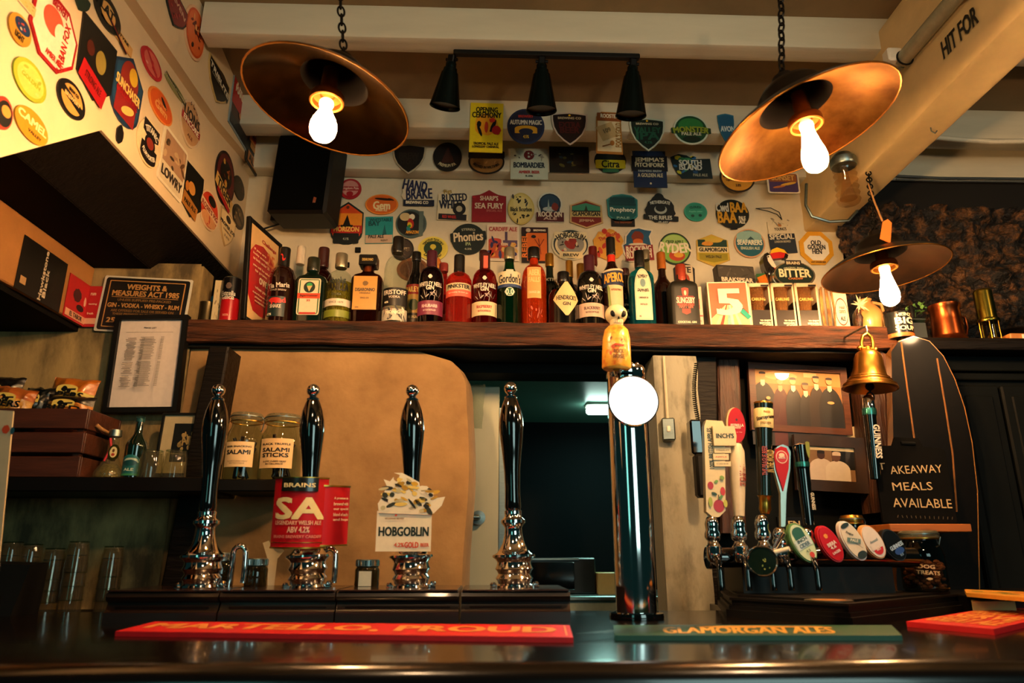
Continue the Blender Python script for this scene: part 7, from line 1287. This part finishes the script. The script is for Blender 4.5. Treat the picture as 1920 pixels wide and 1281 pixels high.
# arched dark board
Y = 2.33; A_ = [(1682, 1110), (1671, 660), (1684, 641), (1712, 631), (1742, 640), (1768, 668), (1790, 712), (1808, 765), (1822, 830), (1832, 920), (1836, 1110)]
root = thing('arched_board', 'tall dark arched wooden board with two pale inlaid lines', 'board', (0, 0, 0)); AP = [XZ(x, y, Y) for x, y in A_]
MB().prism(AP, Y, Y + .035, mat('dark_lacquer_board', '0c0907', .35, coat=.2, var=.2, spec=.2), mside=mat('lacquer_edge', '5a3a1c', .25, coat=.5)).build('board_face', root)
gl_ = mat('pale_inlay', '7a5024', .4)
for l_ in ([(1690, 642), (1700, 720), (1718, 850)], [(1757, 672), (1772, 760), (1786, 850), (1794, 960)]):
    b = MB(); b.tube([aty(x, y, Y - .0005) for x, y in l_], .003, gl_, 6); b.build('inlay', root)
b = MB(); b.tube([aty(x, y, Y + .002) for x, y in A_[2:]], .0028, mat('lacquer_rim', '9a6a34', .25, coat=.5), 6); b.build('rim', root)
# clip-top jars
def kilner(px_, py_top, py_bot, w, Y, z0, label, body, lidm, lab_ops=None, content=None, lh=(.05, .5), grp=None, tint=None):
    p = aty(px_, py_bot, Y); z0 = p.z if z0 is None else z0; r = wpx(px_, (py_top + py_bot) / 2, Y, w) / 2; H = aty(px_, py_top, Y).z - z0
    root = thing('clip_top_jar', label, 'jar', (p.x, Y, z0), (0, 0, 0), grp)
    MB().lathe([(.001, .002), (r * .9, 0), (r, .008), (r, H * .58), (r * .92, H * .70), (r * .78, H * .78), (r * .76, H * .84), (r * .82, H * .85)], body, 32, cap=False).build('glass_body', root)
    MB().lathe([(r * .84, H * .87), (r * .88, H * .90), (r * .88, H * .955), (r * .8, H * .985), (.001, H)], lidm, 32, cap=False).build('lid', root)
    b = MB(); ring = lambda rr_, z: [(rr_ * math.cos(a * PI / 14), rr_ * math.sin(a * PI / 14), z) for a in range(28)]
    b.tube(ring(r * .86, H * .86), .0022, brass, 6, closed=True); b.tube(ring(r * .90, H * .93), .0018, steel, 6, closed=True); b.tube([(r * .88, -.01, H * .93), (r * 1.02, -.006, H * .88), (r * .9, -.004, H * .74), (r * .8, 0, H * .72)], .0018, steel, 6); b.build('wire_clip', root)
    if content: content(root, r, H)
    if lab_ops: put(root, lab_ops, cylmp(r + .0008, (lh[0] + lh[1]) / 2 * H), r * 1.0, (lh[1] - lh[0]) / 2 * H, True, 'label', 'label_print', .0003)
    return root
SZ = aty(380, 895, 2.15).z
def sticks(root, r, H):
    rd = random.Random(int(r * 1e5))
    for i in range(6): a = rd.uniform(0, 6.28); MB().tube([(r * .5 * math.cos(a), r * .5 * math.sin(a), .01), (r * .6 * math.cos(a + 2), r * .5 * math.sin(a + 2), H * rd.uniform(.45, .7))], .0055, mat('salami_brown', '2a120c', .5), 8).build('salami_stick', root)
saL = lambda ttl, a, c_: [o_(0, 0, .85, .9, 'd8b886', 'R')] + [t(ttl, 0, .55, 1.4, .07, '1a1410')] + ([t(a, 0, .15, 1.3, .18, '1a1410')] if not c_ else [t(a, 0, .2, 1.3, .14, '1a1410'), t(c_, 0, -.12, 1.25, .14, '1a1410')]) + [t('SLOW CURED MEAT', 0, -.5, 1.1, .05, '5a4430'), t('BRITISH MADE', 0, -.65, .8, .05, '5a4430')]
kilner(452, 775, 897, 68, 2.27, SZ, 'clip-top jar with cream label lettered SALAMI and red seal', clearg, glass('jar_lid_glass', 'c8c8b0', body=.2), saL('BEER SNACKING', 'SALAMI', None), sticks, (.16, .56), 'clip-top salami jars')
kilner(522, 778, 900, 78, 2.27, SZ, 'clip-top jar with cream label lettered SALAMI STICKS', clearg, glass('jar_lid_glass', '', 0), saL('BLACK TRUFFLE', 'SALAMI', 'STICKS'), sticks, (.14, .62), 'clip-top salami jars')
def treats(root, r, H):
    rd = random.Random(2); b = MB()
    for i in range(150):
        a = rd.uniform(0, 6.28); q = r * .82 * math.sqrt(rd.uniform(.3, 1)); z = .012 + rd.uniform(0, 1) * H * .42
        b.ball((q * math.cos(a), q * math.sin(a), z), rd.uniform(.006, .009), mat('biscuit_brown', '7a4420', .6, col2='3a1c0c'), 8, sc=(1.2, .9, .8))
    o = b.build('dog_treats', root); o['kind'] = 'stuff'
RC = CT + .053
kilner(1737, 994, 1103, 76, 2.06, CT + .053, 'clip-top jar of brown dog treats beneath the chalk blackboard', glass('smoky_jar', 'c0bca8'), glass('jar_lid_glass', '', 0), [t('DOG', -.4, .1, .7, .13, 'b89a6a', 0, -4), t('TREATS', -.35, -.25, 1.0, .13, 'b89a6a', 0, -4), o_(-.35, -.6, .16, .08, 'b89a6a', 'b73')], treats, (.1, .65))
kilner(1612, 965, 1092, 46, 2.2, None, 'jar with a brass lid half hidden behind the oval lenses', glass('dark_jar_glass', '', 0), brass, None, None)
# socket box and switch on the pier, door entry unit
p = aty(1253, 806, LY - .02); root = thing('switch_box', 'grey metal switch box on the pale plaster pier', 'switch', p, (0, 0, R(-10))); MB().box((-.022, -.018, -.038), (.022, .018, .038), steel, c=.004).build('box', root); MB().box((-.006, -.022, -.01), (.006, -.017, .01), white, c=.002).build('switch', root)
MB().tube([(0, .005, .038), (0, .005, .26)], .005, ink('b8b098'), 8).build('conduit', root)
p = aty(1302, 820, 2.36); root = thing('wall_phone', 'black wall phone on the pier edge beside the taps', 'phone', p); MB().box((-.020, -.03, -.06), (.020, .02, .055), blackg, c=.006).build('cradle', root); MB().box((-.014, -.045, -.2), (.02, .0, -.06), blackm, c=.008).build('body', root)
b = MB(); pts = []; 
for i in range(180): tt = i / 179; c0 = aty(1306 + 18 * math.sin(tt * PI) * -.4 + 6 * tt, 680 + 120 * tt, 2.35); a = i * 1.1; pts.append(c0 + Vector((math.cos(a) * .006, math.sin(a) * .006, 0)))
b.tube(pts, .0022, blackm, 5); tag(b.build('coiled_cord'), 'black coiled phone cord hanging beside the oak post', 'cord')

# ================================================================== KITCHEN BEYOND
Y = 2.75; x0, x1 = aty(868, 900, Y).x, aty(936, 900, Y).x
root = thing('kitchen_door', 'white kitchen door standing open with a steel edge strip and handle', 'door', ((x0 + x1) / 2, Y, 1.0)); w = (x1 - x0) / 2
wd_ = mat('white_door_paint', 'b9bda8', .35, var=.06, scale=3)
MB().box((-w, 0, -1), (w, .04, aty(900, 725, Y).z - 1.0), wd_, c=.003).build('leaf', root)
MB().box((w, -.004, -.9), (w + wpx(940, 900, Y, 13), .036, aty(900, 765, Y).z - 1.0), steel).build('edge_strip', root)
pr_ = aty(897, 971, Y - .02); b = MB(); q = pr_ - Vector(((x0 + x1) / 2, Y, 1.0)); b.lathe([(.001, -.0), (.026, 0), (.026, .008), (.001, .010)], steel, 24, Matrix.Translation(q) @ Matrix.Rotation(R(90), 4, 'X')); b.tube([q + Vector((0, -.01, 0)), q + Vector((0, -.05, 0)), q + Vector((-.09, -.055, 0))], .009, steel, 12); b.build('handle', root)
b = MB()
def bag_fn(u, v): return tuple(aty(880 + 30 * u - 6 * v, 722 + 82 * v, 2.66) + Vector((noise.noise(Vector((u * 4, v * 5, 1))) * .01, noise.noise(Vector((u * 6, v * 6, 4))) * .03, 0)))
b.grid(bag_fn, 10, 16, glass('thin_plastic', 'dfe6dc', body=.25, bodycol='a8b0a0')); tag(b.build('plastic_bag'), 'crumpled clear plastic bag hanging at the top of the white door', 'bag')
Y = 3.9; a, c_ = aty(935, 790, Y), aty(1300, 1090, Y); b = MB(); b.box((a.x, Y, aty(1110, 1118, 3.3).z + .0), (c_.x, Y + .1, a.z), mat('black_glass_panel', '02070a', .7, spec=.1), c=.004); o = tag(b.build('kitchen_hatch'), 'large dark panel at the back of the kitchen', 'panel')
p = atz(1160, 768, 1.975); root = thing('strip_light', 'glowing white strip light on the kitchen ceiling', 'lamp', (p.x, p.y, 2.0))
MB().box((-.16, -.05, -.012), (.16, .05, 0), white, c=.004).build('housing', root); MB().box((-.155, -.045, -.045), (.155, .045, -.012), emitm('strip_glow', 'd8fff0', 6.0), c=.01).build('diffuser', root)
lamp('AREA', (p.x, p.y, 1.94), 2.0, (.45, 1, .85), .3, sy=.1)
Y = 3.3; zc = aty(1110, 1118, Y).z; b = MB(); b.box((-.69, Y, zc - .02), (1.19, 4.02, zc), steel, c=.004); o = tag(b.build('kitchen_worktop'), 'stainless worktop in the kitchen behind the opening', 'worktop'); MB().box((-.69, Y + .02, 0), (1.19, 3.84, zc - .02), mat('kitchen_cabinet_grey', '8a9a90', .4)).build('cabinet_front', o)
p = aty(1139, 1112, 3.4); b = MB(); b.box((-.04, 0, 0), (.06, .1, aty(1139, 1074, 3.4).z - zc), ink('b89a60'), c=.003); tag(b.build('cardboard_box', None, (p.x, 3.42, zc)), 'small cardboard box on the kitchen worktop', 'box')
p = aty(1030, 1100, 3.4); root = thing('microwave', 'dark microwave oven on the kitchen worktop', 'microwave', (p.x + .02, 3.45, zc)); MB().box((-.22, 0, 0), (.2, .3, .16), mat('dark_appliance', '101414', .35), c=.006).build('body', root); MB().box((-.2, -.008, .02), (.1, 0, .14), blackg, c=.002).build('door', root); MB().box((-.2, -.02, .15), (.12, -.008, .158), steel).build('handle', root)
# hanging strip curtain / clear panel at the right side of the opening
Y = 2.62; b = MB(); a, c_ = aty(1214, 700, Y), aty(1247, 1160, Y); b.box((a.x, Y, .9), (c_.x, Y + .006, a.z), glass('acrylic_panel', 'b8d8cc', body=.35, bodycol='7a988c')); o = tag(b.build('clear_door_panel'), 'translucent door panel with small blue lettering right of the chrome column', 'panel')
A, Tt = decal([t('PLEASE KEEP CLOSED', 0, 0, 1.9, .5, '2a6a8a', 0, -84)], lambda x, z, l: (a.x + .022 + x, Y - .001 - l, aty(1230, 850, Y).z + z), .14, .013); Tt.build('lettering', o)
MB().box((c_.x - .004, Y - .01, .9), (c_.x + .004, Y + .012, aty(1245, 960, Y).z), blackm).build('edge_seal', o)
p = aty(1262, 1000, 2.44)

# ================================================================== LEFT ALCOVE
Y0 = 2.15; b = MB()
b.box((-1.7, Y0, SZ - .042), (aty(384, 900, Y0).x, 2.43, SZ), mat('dark_shelf_board', '080504', .5, spec=.2), c=.003); tag(b.build('wall_shelf'), 'dark wooden wall shelf behind the left pumps carrying a crate and bottles', 'shelf')
b = MB(); b.box((aty(346, 900, 2.2).x + .10, 2.2, SZ - .036), (aty(566, 900, 2.2).x, 2.415, SZ), mat('dark_shelf_board', '', 0), c=.003); tag(b.build('wall_shelf'), 'short dark shelf under the two salami jars', 'shelf')
# crate
Y = 2.165; xr = aty(152, 850, Y).x; xl = -1.66; yb = 2.36; zt_ = aty(100, 766, Y).z
root = thing('wooden_crate', 'brown slatted wooden crate of crisp packets on the left shelf', 'crate', (xr, Y, SZ)); cm_ = mat('crate_brown', '4e2412', .5, col2='2e140a', scale=9, stretch=(.4, 3, 3), bump=.3)
Ht = zt_ - SZ; gp = .011; sh_ = (Ht - 2 * gp) / 3
for i in range(3):
    z = i * (sh_ + gp); MB().box((xl - xr, 0, z), (0, .010, z + sh_), cm_, c=.002).build('slat', root); MB().box((-.010, .011, z), (0, yb - Y, z + sh_), cm_, c=.002).build('slat', root); MB().box((xl - xr, yb - Y, z), (0, yb - Y + .01, z + sh_), cm_, c=.002).build('slat', root)
MB().box((-.03, .011, .001), (-.011, .03, Ht - .002), cm_).build('corner_post', root); MB().box((-.03, yb - Y - .02, .001), (-.011, yb - Y - .001, Ht - .002), cm_).build('corner_post', root)
MB().box((xl - xr, .011, .0), (-.011, yb - Y, .008), cm_).build('base_board', root)
MB().tube([(.004, .05, Ht * .80), (.012, .06, Ht * .76), (.016, .10, Ht * .72), (.012, .14, Ht * .76), (.004, .15, Ht * .80)], .006, rope, 10).build('rope_handle', root)
def crisp(cx, cy, w, h, Y, rot, top, bot, txt, label, split=.1):
    c = aty(cx, cy, Y); hw, hh = wpx(cx, cy, Y, w) / 2, hpx(cx, cy, Y, h) / 2
    sd = cx * .13; b = MB(); mt = mat('foil_' + top, top, .35, coat=.3, var=.15, scale=15, bump=.4); mb_ = mat('foil_' + bot, bot, .35, coat=.3, var=.15, scale=15, bump=.4)
    def f(u, v, s_=1):
        x = (u * 2 - 1); z = (v * 2 - 1); e = max(0, 1 - x ** 4) * max(0, 1 - abs(z) ** 5)
        return (x * hw * (1 - .06 * (1 - z * z)), -s_ * (.030 * e + .012 * noise.noise(Vector((x * 2.2 + sd, z * 2.2, sd))) * e + .004 * noise.noise(Vector((x * 7, z * 5, sd)))), z * hh + .006 * noise.noise(Vector((x * 3, sd, z))))
    nu, nv = 22, 18
    for (v0, v1, m_) in ((0, .5 + split, mb_), (.5 + split, 1, mt)):
        b.grid(lambda u, v: f(u, v0 + (v1 - v0) * v), nu, nv, m_); b.grid(lambda u, v: f(u, v0 + (v1 - v0) * v, -1), nu, 8, m_)
    root = tag(b.build('crisp_packet', None, c, (R(-8), R(rot), 0)), label, 'crisp packet', 'crisp packets in the crate')
    put(root, [o_(0, .22, .45, .22, 'd8c060', 'a'), o_(-.12, .2, .14, .16, K, 'b81'), o_(.15, .2, .22, .04, K, 'R', 6), o_(.1, .12, .1, .1, K, 'b82'), t(txt, 0, -.12, 1.5, .2, K)], lambda x, z, l: (x, -.038 - l, z + .005), hw, hh)
crisp(134, 747, 88, 74, 2.33, 5, 'b8661c', 'b8a440', 'PIPERS', 'orange and yellow crisp packet standing at the back of the crate', .1)
crisp(128, 772, 92, 62, 2.25, 4, '14100e', 'c0782c', 'BIRD', 'crisp packet with black top and tan front at the crate corner', .2)
crisp(20, 762, 84, 72, 2.22, 6, 'a85a24', 'b88630', 'PIPERS', 'tan and orange crisp packet cut off by the left photo edge', .15)
crisp(70, 764, 58, 76, 2.29, 2, '0c100e', '14201c', '', 'dark green-black crisp packet between the tan ones', .1)
crisp(-10, 745, 96, 80, 2.33, 3, '14100e', '18140f', '', 'black crisp packet at the far left of the crate', .1)
# bottles and glasses on the shelf
def shelf_bottle():
    Y = 2.24; p = aty(204, 893, Y); kk = wpx(204, 850, Y, 1); root = thing('liqueur_bottle', 'clear bell-based liqueur bottle with grey cap and gold medallion beside the crate', 'bottle', (p.x, Y, SZ), (0, 0, 0))
    Hh = aty(204, 805, Y).z - SZ
    MB().lathe([(.001, .002), (26 * kk, 0), (28 * kk, .005), (27 * kk, Hh * .15), (18 * kk, Hh * .3), (12 * kk, Hh * .45), (10 * kk, Hh * .6), (9 * kk, Hh * .8), (8 * kk, Hh * .85)], glass('bell_glass', 'e0dcb8', body=.1), 30, cap=False).build('glass_body', root)
    MB().lathe([(.001, .006), (24 * kk, .006), (23 * kk, Hh * .14), (13 * kk, Hh * .3), (.001, Hh * .3)], GL['yellow'], 24, cap=False).build('liquid', root)
    MB().lathe([(9 * kk, Hh * .83), (12 * kk, Hh * .85), (11 * kk, Hh * .98), (.001, Hh)], steel, 24).build('cap', root)
    m_ = MB(); m_.prism([(x * 10 * kk + 10 * kk, z * 15 * kk + Hh * .52) for x, z in SH['o']], -.026, -.022, brass); mo = m_.build('medallion', root); put(mo, [(ell(20), 0, 0, .7, .7, 'd8c890'), o_(0, .2, .25, .25, '5a3a20', 'b84'), o_(0, -.3, .35, .2, 'a83a20', 'b85')], lambda x, z, l: (10 * kk + x, -.0265 - l, Hh * .52 + z), 10 * kk, 15 * kk)
    MB().tube([(-3 * kk, -.016, Hh * .8), (3 * kk, -.022, Hh * .62), (-6 * kk, -.022, Hh * .35)], 2.2 * kk, ink('b82028'), 8).build('ribbon', root)
shelf_bottle()
r_ = bottle(248, 39, 785, 2.25, 'tall', 'dgreen', mat('teal_crown_cap', '2c5a5a', .3, .4), 'dark beer bottle with teal wave label on the left shelf', [o_(0, 0, .95, .95, '1c6a6a', 'a'), o_(.1, .35, .7, .35, 'b8ccb8', 'b86'), o_(0, .2, .7, .3, '14484c', 'b87'), t('ALE', 0, -.4, .8, .14, 'c8d8c0'), o_(0, -.85, .9, .08, '3a8a5a', 'R')], (.05, .40), capz=.94, capr=.42, lw=1.1, py=893, z0=SZ, name='beer_bottle', grp='bottles on the left shelf')
def tumbler(loc, h, r, label, grp, gname='tumbler', up=False, mt=None):
    root = thing(gname, label, 'glass', loc, (0, 0, 0), grp)
    pr = [(r, 0), (r * .97, h * .3), (r * .93, h * .7), (r * .82, h * .95), (r * .78, h), (.001, h), (.001, h * .93), (r * .74, h * .92), (r * .84, h * .6), (r * .93, .002)]
    b = MB(); b.lathe(pr, mt or glass('tumbler_glass', 'e8e8dc', body=.03), 20, cap=False); b.build('glass_wall', root)
    b = MB(); b.tube([(r * math.cos(a * PI / 10), r * math.sin(a * PI / 10), .001) for a in range(20)], .0014, clearg, 5, closed=True); b.tube([(r * .79 * math.cos(a * PI / 10), r * .79 * math.sin(a * PI / 10), h) for a in range(20)], .002, clearg, 5, closed=True); b.build('rim', root)
    return root
for px_, lab in ((280, 'upturned tumbler beside the dark beer bottle'), (325, 'upturned tumbler in front of the small framed print')):
    p = aty(px_, 893, 2.22); tumbler((p.x, 2.22, SZ), aty(px_, 846, 2.22).z - SZ, wpx(px_, 870, 2.22, 46) / 2, lab, 'tumblers on the left shelf')
# framed prints and notices on the alcove wall
mo = frame(298, 774, 388, 892, 2.33, .08, blackm, 'small black framed print with cream mount and gold scribble on the left shelf', ink('b8ab88'), [o_(.12, .05, .62, .66, '0c0c0a', 'R'), busy(221, 14, ['a8905a', '6a5a34', '8a7440'], .15, .05, .35, .35), t('Ale', .15, .15, .5, .2, 'a8905a', 0, 15)], (R(-4), 0, 0))
mrows = []
rd = random.Random(9)
for cxx, x0_, w0 in ((-.5, -.72, .36), (-.02, -.2, .5)):
    for i in range(34):
        if 15 < i < 17 or (i > 24 and cxx < -.1 and i < 26): continue
        mrows.append(o_(x0_ + w0 / 2 * rd.uniform(.6, 1), .58 - i * .034, w0 / 2 * rd.uniform(.6, 1), .006, '6a645c', 'R'))
        mrows.append(o_(x0_ + w0 + .14, .58 - i * .034, .05, .006, '7a746c', 'R'))
menu = frame(208, 591, 345, 772, 2.375, .13, blackm, 'black framed white price list on the left wall', ink('e6dad2'), [t('PRICE LIST', -.05, .82, .4, .02, '4a4440'), o_(-.05, .72, .75, .003, '5a544c', 'R')] + mrows, (0, R(-1), 0), name='framed_price_list', depth=.03)
p = aty(270, 572, LY - .015); hw = wpx(270, 572, 2.405, 168) / 2; hh = hpx(270, 572, 2.405, 104) / 2
o = MB().prism([(x * hw, z * hh) for x, z in rrect(.04, .06)], 0, .004, ink('c8c4b4')).build('legal_notice', None, p, (0, R(2.5), 0)); tag(o, 'black and gold notice lettered WEIGHTS & MEASURES ACT 1985', 'notice')
gd = 'b8864a'; put(o, [(rrect(.06, .1), 0, 0, .95, .94, '0e0d0b'), (rrect(.02, .03), 0, 0, .86, .84, gd), (rrect(.02, .03), 0, 0, .835, .81, '0e0d0b'), t('WEIGHTS &', 0, .62, .9, .11, gd), t('MEASURES ACT 1985', 0, .38, 1.5, .11, gd), o_(0, .24, .75, .008, gd, 'R'), t('UNLESS SUPPLIED PRE-PACKED', 0, .14, 1.2, .05, '7a5a30'), t('GIN - VODKA - WHISKY - RUM', 0, -.06, 1.6, .09, gd), t('ARE OFFERED FOR SALE OR SERVED ON', 0, -.25, 1.4, .05, '7a5a30'), t('THESE PREMISES IN QUANTITIES OF', 0, -.38, 1.3, .05, '7a5a30'), t('25 ML', -.5, -.6, .5, .1, gd)], lambda x, z, l: (x, -l, z), hw, hh)
# stacked tumblers on the back counter
BZ = aty(150, 1153, 2.2).z
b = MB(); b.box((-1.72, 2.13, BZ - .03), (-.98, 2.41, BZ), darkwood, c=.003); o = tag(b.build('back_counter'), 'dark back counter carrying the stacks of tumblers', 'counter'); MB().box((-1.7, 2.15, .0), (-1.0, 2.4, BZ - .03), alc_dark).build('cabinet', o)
tg = glass('stack_glass', 'e4e0d0', body=.03)
first = None
stk = [(14, 1018, 2.22), (52, 1022, 2.26), (96, 1030, 2.2), (139, 1017, 2.2), (206, 1026, 2.24)]
for si, (px_, top, Y) in enumerate(stk):
    zt2 = aty(px_, top, Y).z; x = aty(px_, 1080, Y).x; hT = .085; n = 4; pitch = (zt2 - BZ - hT) / (n - 1); nm = ('leftmost stack', 'second stack from the left', 'third stack from the left', 'fourth stack from the left', 'stack nearest the pump case')[si]
    for k_ in range(n):
        lab = ('bottom', 'second', 'third', 'top')[k_] + ' upturned tumbler of the ' + nm
        loc = (x, Y, BZ + .001 + k_ * pitch)
        if first is None: first = tumbler(loc, hT, .032, lab, 'stacked tumblers behind the pump case', 'stacked_tumbler', mt=tg)
        else: dup(first, location=loc, label=lab)
# black sloping box and printed card at the left edge
p = aty(28, 1160, 2.06); root = thing('card_machine', 'black sloping box at the left edge in front of the tumblers', 'box', (p.x, 2.04, CT), (0, 0, 0)); 
MB().add([(-.14, -.06, 0), (.035, -.06, 0), (.035, .06, 0), (-.14, .06, 0), (-.14, -.03, .13), (.045, -.03, .125), (.045, .05, .13), (-.14, .05, .135)], [(0, 1, 5, 4), (1, 2, 6, 5), (2, 3, 7, 6), (4, 5, 6, 7), (3, 0, 4, 7)], blackm).build('housing', root); MB().box((-.12, -.062, .02), (.0, -.055, .05), blackg).build('slot', root)
Y = 1.60; root = MB().prism([XZ(-70, 765, Y), XZ(25, 771, Y), XZ(-18, 1215, Y), XZ(-120, 1215, Y)], Y, Y + .004, ink('b8a888')).build('menu_card'); tag(root, 'tall cream menu card at the left edge of the photo', 'menu')
cc = aty(3, 800, Y); put(root, [o_(.35, -.2, .3, .35, 'b8401c', 'b91'), o_(.85, -.3, .16, .3, '1c4a5a', 'b92')], lambda x, z, l: (cc.x + x, Y - l, cc.z + z), .03, .03)
